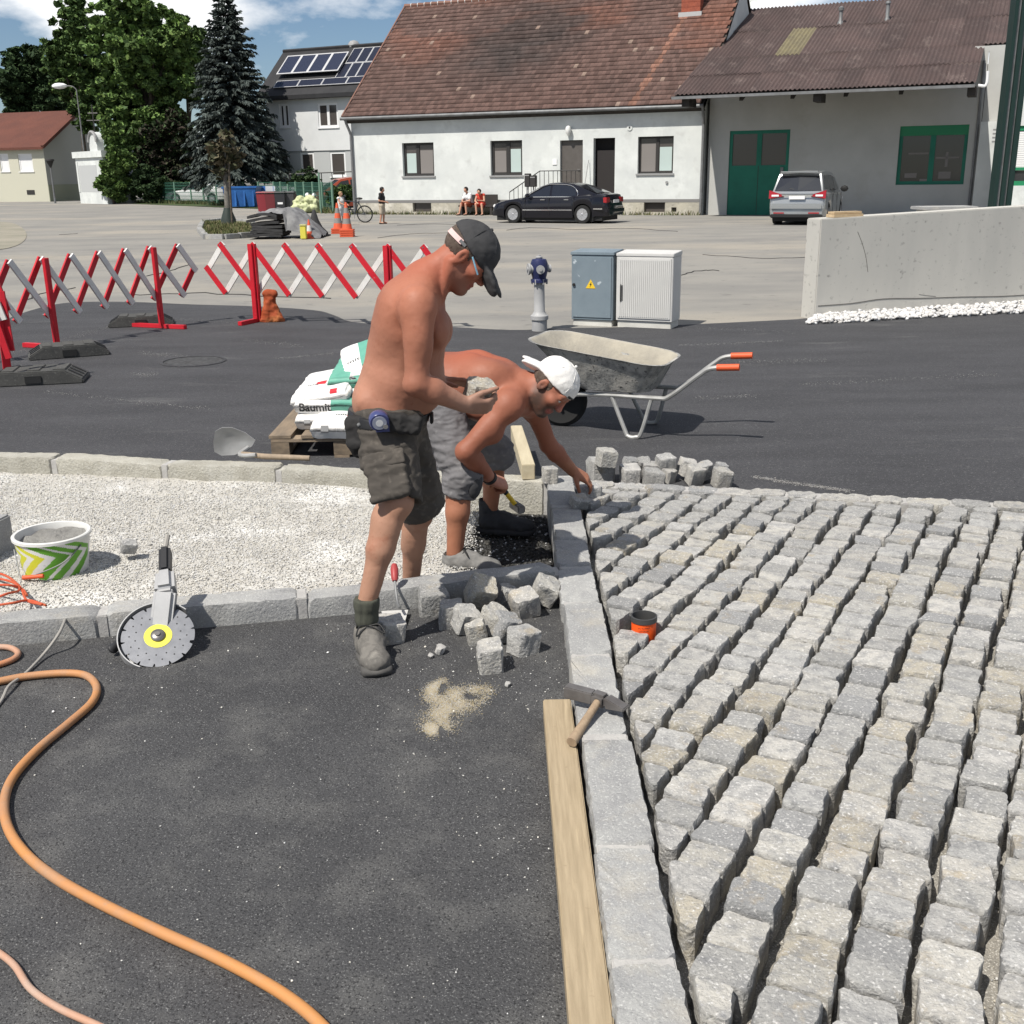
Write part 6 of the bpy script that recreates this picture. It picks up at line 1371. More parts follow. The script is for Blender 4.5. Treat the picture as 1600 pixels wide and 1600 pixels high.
# ------------------------------------------------------------------ cabinets and hydrant
m_cb = M('blue_grey_cabinet', (0.19, 0.235, 0.265), 0.5, c2=(0.16, 0.2, 0.23), ns=3, spk=((0.42, 0.47, 0.5), 11, 0.66, 0.72)); m_cw = M('cabinet_grey', (0.56, 0.555, 0.535), 0.6, c2=(0.5, 0.495, 0.48), ns=2); m_csock = M('cabinet_plinth', (0.6, 0.59, 0.55), 0.7, c2=(0.5, 0.49, 0.45), ns=4)
_a = G(893, 508); CF = Fr(_a, _a + V((math.cos(.42), -math.sin(.42), 0))); yaw = math.atan2(CF.u.y, CF.u.x)
def cabinet(r, dep, mat, label, blue):
    s0, z0, s1, z1 = r; t = thing('utility_cabinet', CF.W((s0 + s1) / 2, 0, 0), label, 'utility cabinet', 'utility cabinets beside the hydrant')
    f = CF.mb(); f.bx((s0 + .015, .02, -.02), (s1 - .015, dep - .02, z0)); f.build('plinth', m_csock, t, bevel=.006)
    f = CF.mb(); f.bx((s0, 0, z0), (s1, dep, z1 - .05)); body = f.build('body', mat, t, bevel=.006)
    f = CF.mb(); a = -.012 if blue else -.006; f.add([(s0 + a, a, z1 - .05), (s1 - a, a, z1 - .05), (s1 - a, dep - a, z1 - .05), (s0 + a, dep - a, z1 - .05), (s0 + a, a, z1 - .015), (s1 - a, a, z1 - .015), (s1 - a, dep - a, z1 + .005), (s0 + a, dep - a, z1 + .005)], [(3, 2, 1, 0), (4, 5, 6, 7), (0, 1, 5, 4), (1, 2, 6, 5), (2, 3, 7, 6), (3, 0, 4, 7)]); f.build('lid', mat, t, bevel=.005)
    f = CF.mb(); f.bx((s0 + .02, -.012, z0 + .03), (s1 - .02, .001, z1 - .07)); d = f.build('door', mat, t, bevel=.004)
    return t, d, body
rb = CF.rect(893, 389, 958, 499); rb = (rb[0], CF.hit(925, 500)[1], rb[2], CF.hit(925, 392)[1]); rw = (CF.hit(963, 450)[0], CF.hit(1000, 502)[1], CF.hit(1051, 450)[0], CF.hit(1000, 394)[1])
t, d, b_ = cabinet(rb, .34, m_cb, 'blue-grey metal utility cabinet with a yellow warning triangle', True)
m_yw = M('warning_yellow', (.75, .5, .03), .5)
s, z = CF.hit(923.5, 444.5); f = CF.mb(); f.prism([(s - .062, -.016, z - .045), (s + .062, -.016, z - .045), (s, -.016, z + .062)], (0, .003, 0)); wt = f.build('warning_triangle', m_yw, d)
f = CF.mb(); f.prism([(s + .012, -.019, z + .03), (s - .014, -.019, z + .0), (s + .002, -.019, z + .0), (s - .01, -.019, z - .03), (s + .014, -.019, z + .006), (s, -.019, z + .006)], (0, .002, 0)); f.build('flash_sign', m_trim, wt)
s, z = CF.hit(897.5, 444.5); f = MB(); f.cyl(CF.W(s, -.03, z), CF.W(s, -.01, z), .018, 10); f.build('lock', m_trim, d)
t, d, b_ = cabinet(rw, .36, m_cw, 'light grey ribbed utility cabinet with a black recessed handle', False)
s0, z0, s1, z1 = rw
for k in range(26):
    f = CF.mb(); a = s0 + .05 + (s1 - s0 - .1) * k / 25; f.bx((a - .006, -.0185, z0 + .05), (a + .006, -.0115, z1 - .09)); f.build('rib', m_cw, d)
s, z = CF.hit(971, 457); f = CF.mb(); f.bx((s - .022, -.026, z - .11), (s + .022, -.0, z + .1)); f.build('handle', m_trim, d, bevel=.012)
hp = G(843, 517); hy = thing('hydrant', hp, 'grey pillar hydrant with a dark blue head', 'hydrant'); m_hy = M('hydrant_grey', (.36, .36, .36), .5, c2=(.3, .3, .3), ns=5); m_hb = M('hydrant_blue', (.025, .03, .1), .4, c2=(.02, .025, .07), ns=5)
hz = lambda y: at(843, y, hp.y).z; r = 10.6 * hp.y / 1750
f = MB(); f.lathe([(r * 1.15, -.05), (r * 1.15, hz(500)), (r * 1.35, hz(499)), (r * 1.35, hz(493)), (r * 1.1, hz(491)), (r * .82, hz(486)), (r * .78, hz(443)), (r * .8, hz(440))], hp, 20); f.build('pillar', m_hy, hy, smooth=True)
f = MB(); f.lathe([(r * 1.25, hz(441)), (r * 1.25, hz(437)), (r * 1.02, hz(435)), (r * 1.25, hz(425)), (r * 1.3, hz(412)), (r * 1.05, hz(405)), (r * .5, hz(404)), (r * .5, hz(403))], hp, 20); hd_ = f.build('head', m_hb, hy, smooth=True)
f = MB(); f.lathe([(r * .5, hz(404)), (r * .5, hz(401)), (r * .25, hz(400)), (r * .25, hz(398.5))], hp, 10); f.build('spindle_cap', m_hy, hd_)
zc = hz(420)
for dx_, dy_, rr_ in ((-1, -.25, 1.0), (.1, -1, .75), (1, .35, .7)):
    u = V((dx_, dy_, 0)).normalized(); c = hp + V((0, 0, zc)); f = MB(); f.cyl(c + u * r * .9, c + u * r * 1.6, r * rr_ * .7, 14); f.cyl(c + u * r * 1.5, c + u * r * 1.75, r * rr_ * .85, 14); f.cyl(c + u * r * 1.75, c + u * r * 1.9, r * rr_ * .35, 8); f.build('outlet', m_hy, hd_, smooth=True)
for k in range(6):
    a = k * math.pi / 3; f = MB(); p = hp + V((r * 1.12 * math.cos(a), r * 1.12 * math.sin(a), hz(444))); f.cyl(p, p + V((0, 0, .06)), .012, 6); f.build('bolt', m_hy, hy)

# ------------------------------------------------------------------ wheelbarrow
wo = (G(985, 684) + G(1015, 665)) / 2; wa = math.atan2(-.37, .93); wbr = thing('wheelbarrow', wo, 'cement-stained wheelbarrow with orange handle grips', 'wheelbarrow', None, wa)
m_tray = M('cement_tray', (.34, .335, .315), .75, c2=(.17, .17, .165), ns=14, lo=.42, hi=.6, stain=((.42, .40, .36), 5, .5, .62), spk=((.07, .07, .07), 40, .6, .7), bump=.4, bs=40); m_trayi = M('tray_inside', (.36, .33, .27), .9, c2=(.28, .26, .22), ns=6, bump=.5, bs=30); m_tub = M('steel_tube', (.36, .36, .35), .5, c2=(.27, .27, .26), ns=9, metal=.3); m_grip = M('grip_orange', (.62, .1, .035), .5)
def rrect(cx, cy, hx, hy, r, n=6):
    o = []
    for k, (sx, sy) in enumerate(((1, 1), (-1, 1), (-1, -1), (1, -1))):
        for i in range(n + 1): a = math.pi / 2 * (k + i / n); o.append((cx + sx * (hx - r) + r * math.cos(a), cy + sy * (hy - r) + r * math.sin(a)))
    return o
def traysec(q, inset=0.0):
    """q 0 bottom .. 1 rim ; x along the barrow (wheel at -x), tilted up towards the wheel"""
    cx = -.145 - .13 * q; hx = .245 + .245 * q; hy = .22 + .115 * q; rd = .10 + .08 * q
    return [(x, y, .315 + .285 * q - (x + .275) * .14 * q) for x, y in rrect(cx, 0, hx - inset, hy - inset, rd)]
f = MB(); prof = [(0.0, 0), (.12, .008 * 0), (.5, 0), (.93, 0), (.98, -.016), (1.0, -.022)]; rings = [traysec(0, .04)] + [traysec(q, i) for q, i in ((.05, .0), (.5, 0), (.96, 0), (.99, -.018), (1.0, -.02))]; inner = [traysec(1.0, -.004), traysec(.95, .006), traysec(.5, .006), traysec(.08, .01)]
allr = rings + inner; n = len(rings[0]); vs = [p for r_ in allr for p in r_]; fs = []; mi = []
for i in range(len(allr) - 1):
    for j in range(n): fs.append((i * n + j, i * n + (j + 1) % n, (i + 1) * n + (j + 1) % n, (i + 1) * n + j)); mi.append(1 if i >= len(rings) else 0)
fs += [tuple(range(n - 1, -1, -1)), tuple((len(allr) - 1) * n + j for j in range(n))]; f.add(vs, fs); f.m = mi + [0, 1]
f.build('tray', [m_tray, m_trayi], wbr, False, smooth=True)
for s in (-1, 1):
    f = MB(); f.tube(smooth_path([(-.62, s * .05, .2), (-.45, s * .14, .27), (-.2, s * .2, .295), (.16, s * .21, .295), (.26, s * .22, .315), (.46, s * .24, .475), (.55, s * .25, .53), (.72, s * .255, .545)], 5), .0165, 8); fr_ = f.build('frame_tube', m_tub, wbr, False, smooth=True)
    f = MB(); f.tube([(.585, s * .253, .537), (.735, s * .256, .547)], .023, 10); f.build('grip', m_grip, fr_, False, smooth=True)
    f = MB(); f.tube(smooth_path([(-.16, s * .2, .29), (-.05, s * .235, .06), (-.02, s * .245, .018), (.03, s * .247, .016), (.07, s * .24, .05), (.13, s * .215, .28)], 5), .0155, 8); f.build('leg', m_tub, wbr, False, smooth=True)
wc = V((-.60, 0, .195)); R_ = Matrix.Rotation(math.radians(90), 3, 'X')
f = MB(); f.lathe([(.12, -.035), (.165, -.045), (.19, -.028), (.195, 0), (.19, .028), (.165, .045), (.12, .035)], wc, 28, rot=R_); w_ = f.build('wheel', m_tyre, wbr, False, smooth=True)
f = MB(); f.lathe([(.128, -.03), (.11, -.012), (.03, -.02), (.03, .02), (.11, .012), (.128, .03)], wc, 20, rot=R_); f.build('rim', M('wheel_rim', (.3, .3, .29), .6), w_, False, smooth=True)
f = MB(); f.cyl(wc + V((0, -.09, 0)), wc + V((0, .09, 0)), .014, 8); f.build('axle', m_tub, wbr, False)

# ------------------------------------------------------------------ pallet with sacks
m_pal = M('pallet_wood', (.24, .185, .13), .9, c2=(.15, .12, .09), ns=5, stretch=(3, .6, 6), rnd=.2, bump=.3, bs=40)
pp = G(426, 722, 0.0); pl_ = thing('pallet', V((pp.x + .4, pp.y + .1, 0)), 'weathered wooden pallet behind the rear kerb carrying white sacks', 'pallet')
px0, py0 = pp.x - .02, pp.y + .08; pw, pd_ = .95, 1.15
for k in range(3):
    f = MB(); f.bx((px0 + (pw - .1) * k / 2 * .98, py0, .0), (px0 + (pw - .1) * k / 2 * .98 + .1, py0 + pd_, .022)); f.build('bottom_board', m_pal, pl_)
    for j in range(3):
        f = MB(); x = px0 + (pw - .12) * k / 2; y = py0 + (pd_ - .14) * j / 2; f.bx((x, y, .024), (x + .12, y + .14, .112)); f.build('block', m_pal, pl_)
for j in range(3):
    f = MB(); y = py0 + (pd_ - .12) * j / 2; f.bx((px0, y, .114), (px0 + pw, y + .12, .134)); f.build('stringer_board', m_pal, pl_)
for k in range(5):
    f = MB(); x = px0 + (pw - .13) * k / 4; f.box((x + .065, py0 + pd_ / 2, .147 + rng.uniform(0, .003)), (.135 if k % 2 else .145, pd_ + rng.uniform(-.02, .02), .02), Matrix.Rotation(rng.uniform(-.008, .008), 3, 'Z')); f.build('deck_board', m_pal, pl_)
m_sw = M('sack_white', (.74, .73, .71), .5, c2=(.66, .655, .64), ns=9, bump=.3, bs=22); m_sg = M('sack_green', (.13, .36, .27), .5, c2=(.1, .3, .23), ns=9, bump=.3, bs=22); m_ink = M('print_black', (.02, .02, .02), .6); m_inkr = M('print_red', (.55, .03, .04), .6); m_inkg = M('print_grey', (.25, .25, .25), .6)
def sack(label, c, size, rot, green=lambda x, y, z: False, seed=1, prints=()):
    """pillow of paper: size (x width, y depth, z thickness) about its centre"""
    t = thing('cement_sack', c, label, 'sack', 'cement sacks on the pallet'); R3 = Euler(rot).to_matrix(); hx, hy, hz_ = size[0] / 2, size[1] / 2, size[2] / 2
    N_, K_ = 34, 26; vs, fs, mi = [], [], []
    for side in (1, -1):
        for i in range(N_ + 1):
            for j in range(K_ + 1):
                u, v = i / N_ * 2 - 1, j / K_ * 2 - 1
                e = max(0, 1 - abs(u) ** 10) ** .42 * max(0, 1 - abs(v) ** 16) ** .38
                x = hx * u; y = hy * v; nz_ = mnoise.fractal(V((x * 8, y * 8, seed * 3 + side)), 1, 2, 3)
                z = side * hz_ * e * (1 + .10 * nz_) + .012 * mnoise.noise(V((x * 5, y * 5, seed)))
                if abs(u) > .9: z += .014 * mnoise.noise(V((y * 30, seed, 2)))
                vs.append(V((x, y, z)))
    M_ = K_ + 1
    for sd in range(2):
        o = sd * (N_ + 1) * M_
        for i in range(N_):
            for j in range(K_):
                q = (o + i * M_ + j, o + (i + 1) * M_ + j, o + (i + 1) * M_ + j + 1, o + i * M_ + j + 1); fs.append(q if sd == 0 else q[::-1])
                m = sum((vs[k] for k in q), V((0, 0, 0))) / 4; mi.append(1 if green(m.x / hx, m.y / hy, m.z / hz_) else 0)
    f = MB(); f.add([V(c) + R3 @ p for p in vs], fs); f.m = mi
    b = f.build('paper_bag', [m_sw, m_sg], t, smooth=True)
    bm = bmesh.new(); bm.from_mesh(b.data); bmesh.ops.remove_doubles(bm, verts=bm.verts, dist=.0015); bm.to_mesh(b.data); bm.free()
    for pr in prints:
        o, rt, up = R3 @ V(pr[1]), R3 @ V((1, 0, 0)), R3 @ V(pr[2])
        if pr[0] == 'text': text(pr[3], pr[4], pr[5], t, V(c) + o, rt, up, 'lettering', .0022, b, pr[6] if len(pr) > 6 else 0)
        else: text('\u25a0' if False else 'I', 1, pr[5], t, V(c) + o, rt, up) if False else patch(pr[3], pr[4], pr[5], t, V(c) + o, rt, up, b)
    return t
def patch(w, h, mat, t, c, rt, up, wrap):
    r = rt.normalized(); u = (up - r * up.dot(r)).normalized(); n = r.cross(u); B = BVHTree.FromPolygons([v.co + base_of(wrap) for v in wrap.data.vertices], [tuple(p.vertices) for p in wrap.data.polygons])
    f = MB(); vs = []
    for i in range(9):
        for j in range(9):
            p = c + r * (w * (i / 8 - .5)) + u * (h * (j / 8 - .5)); hh = B.ray_cast(p + n * .12, -n, .3); vs.append((hh[0] if hh[0] else p) + n * .0018)
    f.add(vs, [(i * 9 + j, (i + 1) * 9 + j, (i + 1) * 9 + j + 1, i * 9 + j + 1) for i in range(8) for j in range(8)]); return f.build('print_block', mat, t)
SY = py0 + .34; zz0 = .16
def sx(px, y): return at(px, 660, y).x
fr = (0, .0, 1)
w = lambda a, b, y: sx(b, y) - sx(a, y)
y1 = py0 + .42
UPF = (0, .2, .98)
sack('lowest white sack at the left edge of the pallet', (sx(511, y1), y1, zz0 + .05), (w(462, 545, y1), .55, .105), (0, 0, .05), seed=1, prints=[('code', (-.10, -.262, -.0), UPF, .04, .04, m_inkg), ('text', (.0, -.27, -.005), UPF, 'Klebespachtel', .024, m_inkg)])
y2 = py0 + .36
sack('front lower white sack with a red mark, half hidden by the standing worker', (sx(552, y2), y2 - .16, zz0 + .06), (w(500, 600, y2), .5, .125), (.12, 0, -.05), seed=2, prints=[('code', (-.12, -.225, .012), UPF, .05, .05, m_inkg), ('text', (.03, -.235, .008), UPF, 'Werkmörtel', .03, m_inkg), ('mark', (.04, -.1, .06), (0, 1, .1), .06, .05, m_inkr), ('text', (-.03, -.1, .0755), (0, 1, .1), 'mit', .06, m_ink)])
y3 = py0 + .44
sack('middle sack printed in bold black letters with a green right half', (sx(521, y3), y3, zz0 + .148), (w(466, 562, y3), .55, .10), (0, 0, -.02), green=lambda x, y, z: x > .16, seed=3, prints=[('text', (-.07, -.268, .0), (0, .15, .98), 'Baumit', .078, m_ink, .0016)])
y4 = py0 + .46
sack('upper white sack sloping to the left with a red block mark', (sx(516, y4), y4, zz0 + .235), (w(466, 556, y4), .54, .11), (.16, -.16, -.12), seed=4, prints=[('code', (-.11, -.262, .0), UPF, .04, .04, m_inkg), ('text', (-.0, -.272, .0), UPF, 'Fliesenkleber', .028, m_inkg), ('mark', (.11, -.235, .04), (0, .8, .6), .05, .045, m_inkr), ('mark', (-.02, -.05, .068), (0, 1, 0), .07, .06, m_inkr), ('text', (-.07, -.08, .07), (0, 1, 0), 'mit', .06, m_ink)])
y5 = py0 + .55
sack('green sack near the top of the stack, beside the standing worker\'s back', (sx(574, y5), y5, zz0 + .325), (w(516, 612, y5), .5, .11), (.16, -.05, -.06), green=lambda x, y, z: not (x > .1 and y > .2), seed=5)
y6 = py0 + .70
sack('topmost white and green sack tilted steeply behind the standing worker', (sx(594, y6), y6 - .06, zz0 + .425), (w(532, 640, y6), .44, .10), (.24, -.28, .12), green=lambda x, y, z: x > -.4, seed=6, prints=[('text', (-.155, -.10, .07), (-.3, .95, 0), 'mit', .075, m_ink)])

for k_, (th_, zz_) in enumerate(((.13, .062), (.125, .192), (.12, .317))):
    sack('plain white sack in the right-hand column hidden behind the standing worker', (px0 + .70, py0 + .56 + .02 * k_, zz0 + zz_), (.44, .56, th_), (0, 0, .06 * (k_ - 1)), seed=10 + k_)
# shovel on the rear kerb
m_blade = M('shovel_steel', (.36, .36, .355), .55, c2=(.27, .27, .265), ns=6, metal=.25); m_shaft = M('worn_shaft', (.32, .25, .18), .8, c2=(.24, .19, .14), ns=4, stretch=(8, 8, 1.5))
yS = ry(-1.55) + .2; sp = thing('shovel', at(420, 714, yS), 'shovel lying on the rear kerb with its broad blade standing up', 'shovel')
f = MB(); out = [(333, 690), (336, 674), (347, 668), (362, 668), (383, 676), (399, 688), (394, 697), (380, 706), (366, 711), (346, 712), (335, 706)]; c0 = at(362, 690, yS + .05)
vs = [at(x, y, yS + .02 + .0011 * (x - 330)) for x, y in out]; n = len(vs); mid = [p.lerp(c0, .5) + V((0, .022, 0)) for p in vs]
allv = vs + mid + [c0 + V((0, .032, 0))]; bk_ = [p + V((0, .004, .001)) for p in allv]
fs = [(i, (i + 1) % n, n + (i + 1) % n, n + i) for i in range(n)] + [(n + i, n + (i + 1) % n, 2 * n) for i in range(n)]; m_ = len(allv)
f.add(allv + bk_, fs + [tuple(m_ + q for q in reversed(t)) for t in fs] + [(i, m_ + i, m_ + (i + 1) % n, (i + 1) % n) for i in range(n)]); f.build('blade', m_blade, sp, smooth=True)
f = MB(); f.tube(smooth_path([at(388, 699, yS + .06), at(375, 709, yS + .0), at(381, 712, yS - .05), at(400, 711, yS - .08)], 4), .014, 8); f.build('socket', m_blade, sp, smooth=True)
f = MB(); f.tube([at(378, 709, yS - .02), at(412, 713, yS - .07), at(484, 716, yS - .1)], .0175, 10, rs=[.015, .0175, .0165]); f.build('shaft', m_shaft, sp, smooth=True)

# timber beam on the rear kerb, plank beside the right kerb
p0, p1 = G(826, 737, KT + .05), at(807, 688, 7.05); tb_ = thing('timber_beam', p0, 'square pale timber beam lying across the rear kerb', 'timber')
f = MB(); q1 = V((p1.x, 7.05, KT + .055)); f.bar(V((p0.x, p0.y, KT + .047)), q1, .075, .09); f.build('beam', M('fresh_timber', (.5, .44, .31), .85, c2=(.42, .36, .25), ns=3, stretch=(9, 1, 9)), tb_, bevel=.004)
m_plk = M('plank_wood', (.375, .30, .20), .8, c2=(.285, .225, .145), ns=3.5, stretch=(22, 1.3, 22), stain=((.42, .335, .22), 2.5, .55, .7), bump=.25, bs=60, spk=((.26, .2, .13), 30, .65, .78))
PZ = .078; a_, b_, c_, d_ = G(849, 1094, PZ), G(891, 1089, PZ), G(889, 1600, PZ), G(961, 1600, PZ)
m0, m1 = (a_ + b_) / 2, (c_ + d_) / 2; m1 = m1 + (m1 - m0).normalized() * .9; pk = thing('plank', m0, 'long yellowish plank lying on the asphalt beside the kerb', 'plank')
f = MB(); f.bar(m0 - V((0, 0, PZ / 2 - .006)), m1 - V((0, 0, PZ / 2 - .006)), (b_ - a_).length, PZ - .014); f.build('board', m_plk, pk, bevel=.004)
f = MB(); f.add([(0, 0, 0)] * 0, []) if False else None
# paving hammer
m_hst = M('hammer_steel', (.2, .19, .185), .5, c2=(.13, .12, .115), ns=12, metal=.5, bump=.3, bs=50); m_hnd = M('hammer_shaft', (.34, .255, .17), .75, c2=(.25, .18, .12), ns=5, stretch=(10, 10, 2))
hz_ = KT + .028; h0, hm_, h1 = G(884, 1078, hz_ + .02), G(937, 1092, hz_ + .012), G(979, 1107, hz_ + .006); ham = thing('paving_hammer', hm_, 'paving hammer with a wooden handle resting on the kerb and plank', 'hammer')
f = MB(); f.bar(h0, hm_ + (h0 - hm_).normalized() * .02, .04, .042); s_ = f.build('head', m_hst, ham, bevel=.004)
f = MB(); d = (h1 - hm_); d.normalize(); f.bar(hm_ - d * .03, hm_ + d * .03, .046, .046); f.build('eye', m_hst, s_, bevel=.01)
f = MB(); q = V(h1); sd = d.cross(V((0, 0, 1))).normalized(); A = hm_ + d * .03; f.add([A + sd * .02 + V((0, 0, .02)), A - sd * .02 + V((0, 0, .02)), A - sd * .02 - V((0, 0, .02)), A + sd * .02 - V((0, 0, .02)), q + sd * .022 + V((0, 0, .005)), q - sd * .022 + V((0, 0, .005)), q - sd * .022 - V((0, 0, .006)), q + sd * .022 - V((0, 0, .006))], [(0, 1, 2, 3), (7, 6, 5, 4), (0, 4, 5, 1), (1, 5, 6, 2), (2, 6, 7, 3), (3, 7, 4, 0)]); f.build('peen', m_hst, s_, bevel=.003)
f = MB(); he = G(893, 1160, PZ + .02); f.tube([hm_ + (hm_ - he).normalized() * .012, hm_.lerp(he, .4), he], .0145, 12, rs=[.013, .0135, .0175]); f.build('handle', m_hnd, ham, smooth=True)
# orange can among the cobbles
m_can = M('can_orange', (.72, .085, .01), .45); ct = cup_at; cb = V((ct.x, ct.y, .03)); top = at(1007, 963, ct.y).z; can = thing('orange_can', cb, 'small orange can open at the top, standing between the cobbles', 'can'); rc = 20.5 * (ct.y * .955 + 1.6 * .297) / CAM_F
zt3 = top + .006
f = MB(); f.lathe([(rc * .93, 0), (rc * .95, .004), (rc * .95, zt3 - .03 - .024), (rc * .93, zt3 - .03 - .02)], cb, 28, caps=False); f.build('label_sleeve', m_can, can, smooth=True)
f = MB(); f.lathe([(rc * .94, zt3 - .055), (rc * 1.02, zt3 - .052), (rc * 1.02, zt3 - .032), (rc * .9, zt3 - .031), (rc * .86, zt3 - .05), (rc * .86, .01), (.001, .008)], cb, 28, caps=False); f.build('rim', M('can_rim', (.05, .05, .05), .5), can, smooth=True)
for k in range(4):
    text(('PU KLEBER', 'SCHAUM', '750 ML', 'B2')[k], .010, m_trim, can, cb + V((-.004 - .002 * k, -rc * .97, zt3 - .066 - .013 * k)), (1, .1, 0), (0, 0, 1), 'lettering', .001)

# ------------------------------------------------------------------ bucket
b0 = G(85, 918, -.03); bk = thing('bucket', V((b0.x, b0.y + .12, -.035)), 'white bucket with green and yellow stripes standing in the gravel', 'bucket')
sc_ = b0.y * .955 + 1.7 * .297; r1, r0 = 57 * sc_ / CAM_F, 46 * sc_ / CAM_F; hb_ = .2; print('bucket', r0, r1, hb_)
bc = V((b0.x, b0.y + r0 * .95, -.035)); tp_ = at(77, 836, bc.y); hb_ = tp_.z + .035; bc.x = tp_.x + .012
m_bwh = M('bucket_white', (.66, .655, .63), .4, c2=(.58, .575, .55), ns=6, spk=((.4, .39, .37), 30, .66, .76)); m_bgr = M('bucket_green', (.11, .31, .03), .4); m_bye = M('bucket_yellow', (.55, .55, .04), .4)
NB, NR_ = 220, 60
def bpat(i, k):
    if i >= NR_ or i < 3: return 0
    a = 2 * math.pi * (k + .5) / NB; ph = ((a - math.pi * 1.5 + math.pi) % (2 * math.pi)) - math.pi
    if abs(ph) > 1.62: return 0
    x, y = 370 + 262 * ph / 1.25, 622 - 292 * i / NR_           # chevrons pointing right, green outside and yellow inside
    if y < 338: return 0
    q = x + (2.3 * (415 - y) if y < 415 else 1.1 * (y - 415))
    for lo, hi, c in ((575, 640, 1), (462, 545, 1), (335, 400, 2), (225, 285, 2), (690, 760, 1)):
        if lo < q < hi: return c
    return 0
prof = [(r0 + (r1 - r0) * i / NR_ - .004 * (i == 0), hb_ * (i / NR_)) for i in range(NR_ + 1)] + [(r1 + .008, hb_ * .995), (r1 + .008, hb_ + .012), (r1 + .003, hb_ + .016), (r1 - .008, hb_ + .014), (r1 - .012, hb_ - .01)]
f = MB(); f.lathe(prof[:NR_ + 1] + prof[NR_ + 1:] + [(r1 - .012, hb_ * .80)], bc, NB, mf=bpat); f.f = f.f[:-2] + [f.f[-2]]; f.m = f.m[:len(f.f)]
f.build('body', [m_bwh, m_bgr, m_bye], bk, smooth=True)
vs, fs = [], []; nq = 24
f = MB(); m_mor = M('mortar_fill', (.24, .235, .22), .95, c2=(.17, .165, .155), ns=14, bump=1, bs=40)
rr_ = [(0, 0)] + [(r1 - .013) * q for q in (.25, .5, .75, 1.0)]
vs = [bc + V((0, 0, hb_ * .9))] + [bc + V((q * math.cos(a), q * math.sin(a), hb_ * .86 + .02 * mnoise.fractal(V((q * 14 * math.cos(a), q * 14 * math.sin(a), 1)), 1, 2, 3) + .02 * math.sin(a))) for q in rr_[1:] for a in [2 * math.pi * k / nq for k in range(nq)]]
fs = [(0, 1 + k, 1 + (k + 1) % nq) for k in range(nq)] + [(1 + i * nq + k, 1 + (i + 1) * nq + k, 1 + (i + 1) * nq + (k + 1) % nq, 1 + i * nq + (k + 1) % nq) for i in range(3) for k in range(nq)]
f.add(vs, fs); f.build('mortar', m_mor, bk, smooth=True)
f = MB(); e1, e2 = bc + V((r1 * .93, -r1 * .35, hb_ * .86)), bc + V((-r1 * .9, -r1 * .45, hb_ * .8)); lw = bc + V((-r1 * .25, -r1 * .98, hb_ * .30))
f.tube(smooth_path([e1, bc + V((r1 * .62, -r1 * .82, hb_ * .62)), lw + V((.05, -.0, .03)), lw - V((.05, 0, -.005)), bc + V((-r1 * .72, -r1 * .75, hb_ * .5)), e2], 6), .0032, 6); hn = f.build('handle', m_zinc, bk, smooth=True)
f = MB(); f.tube([lw + V((.052, -.004, .012)), lw + V((-.045, -.004, .004))], .0105, 10); f.build('grip', m_grip, hn, smooth=True)

# small concrete block and red cords at the left edge
p = at(10, 870, 5.05); cb2 = thing('concrete_edging', V((p.x, 5.05, 0)), 'piece of concrete edging standing at the left border of the gravel bed', 'concrete edging')
q0, q1 = G(-70, 925, -.04), G(27, 870, -.04); zt5 = at(23, 803, q1.y).z; dn_ = V((-(q1 - q0).y, (q1 - q0).x, 0)).normalized() * .07
f = MB(); f.prism([q0, q1, V((q1.x, q1.y, zt5)), V((q0.x, q0.y, zt5))], dn_); f.build('block', m_kerb, cb2, bevel=.008)
m_cord = M('cord_red_orange', (.5, .07, .03), .6, c2=(.42, .1, .04), ns=12)
cd_ = thing('guide_cord', G(30, 925, .06), 'loose coil of red-orange cord at the left edge of the gravel bed', 'cord')
for pts in ([(-20, 892), (10, 900), (32, 918), (42, 938), (66, 945)], [(-20, 915), (12, 914), (34, 920), (42, 930)], [(-20, 940), (10, 928), (30, 922), (20, 910), (-20, 900)], [(-20, 948), (20, 942), (45, 938), (72, 946)]):
    f = MB(); f.tube(smooth_path([G(x, y, .075 + .02 * math.sin(x * .13)) for x, y in pts], 6), .0055, 7); f.build('strand', m_cord, cd_, smooth=True)

# hoses and cable on the asphalt
def hose(label, pts, r, mat, zf=lambda i: 0.0, name='hose', cat='hose'):
    P_ = smooth_path([G(x, y, .009 + r + zf(i)) for i, (x, y) in enumerate(pts)], 8); f = MB(); f.tube(P_, r, 12); return tag(f.build(name, mat, None, smooth=True), label, cat)
m_ho = M('orange_hose', (.47, .215, .075), .6, stain=((.33, .22, .15), 7, .5, .8), c2=(.38, .2, .11), ns=2.2, lo=.4, hi=.7, spk=((.36, .22, .14), 40, .62, .78)); m_ho2 = M('dusty_hose', (.46, .2, .1), .6, c2=(.4, .3, .24), ns=3)
hose('thick orange hose winding across the coarse asphalt', [(-80, 1075), (-20, 1068), (40, 1057), (100, 1052), (135, 1056), (151, 1074), (143, 1098), (110, 1128), (60, 1170), (22, 1212), (7, 1250), (12, 1292), (40, 1334), (90, 1374), (160, 1413), (250, 1456), (330, 1492), (400, 1528), (455, 1562), (500, 1600), (540, 1650), (560, 1720)], .0145, m_ho)
hose('thin orange hose in the bottom left corner', [(-60, 1450), (-10, 1483), (22, 1508), (48, 1545), (90, 1574), (140, 1597), (200, 1622), (300, 1650)], .0085, m_ho2)
hose('short bend of dusty hose at the left edge of the asphalt', [(-60, 1012), (-10, 1011), (15, 1012), (28, 1020), (22, 1029), (0, 1038), (-60, 1056)], .012, m_ho2)
m_gc = M('grey_cable', (.33, .31, .28), .6, c2=(.26, .25, .23), ns=5)
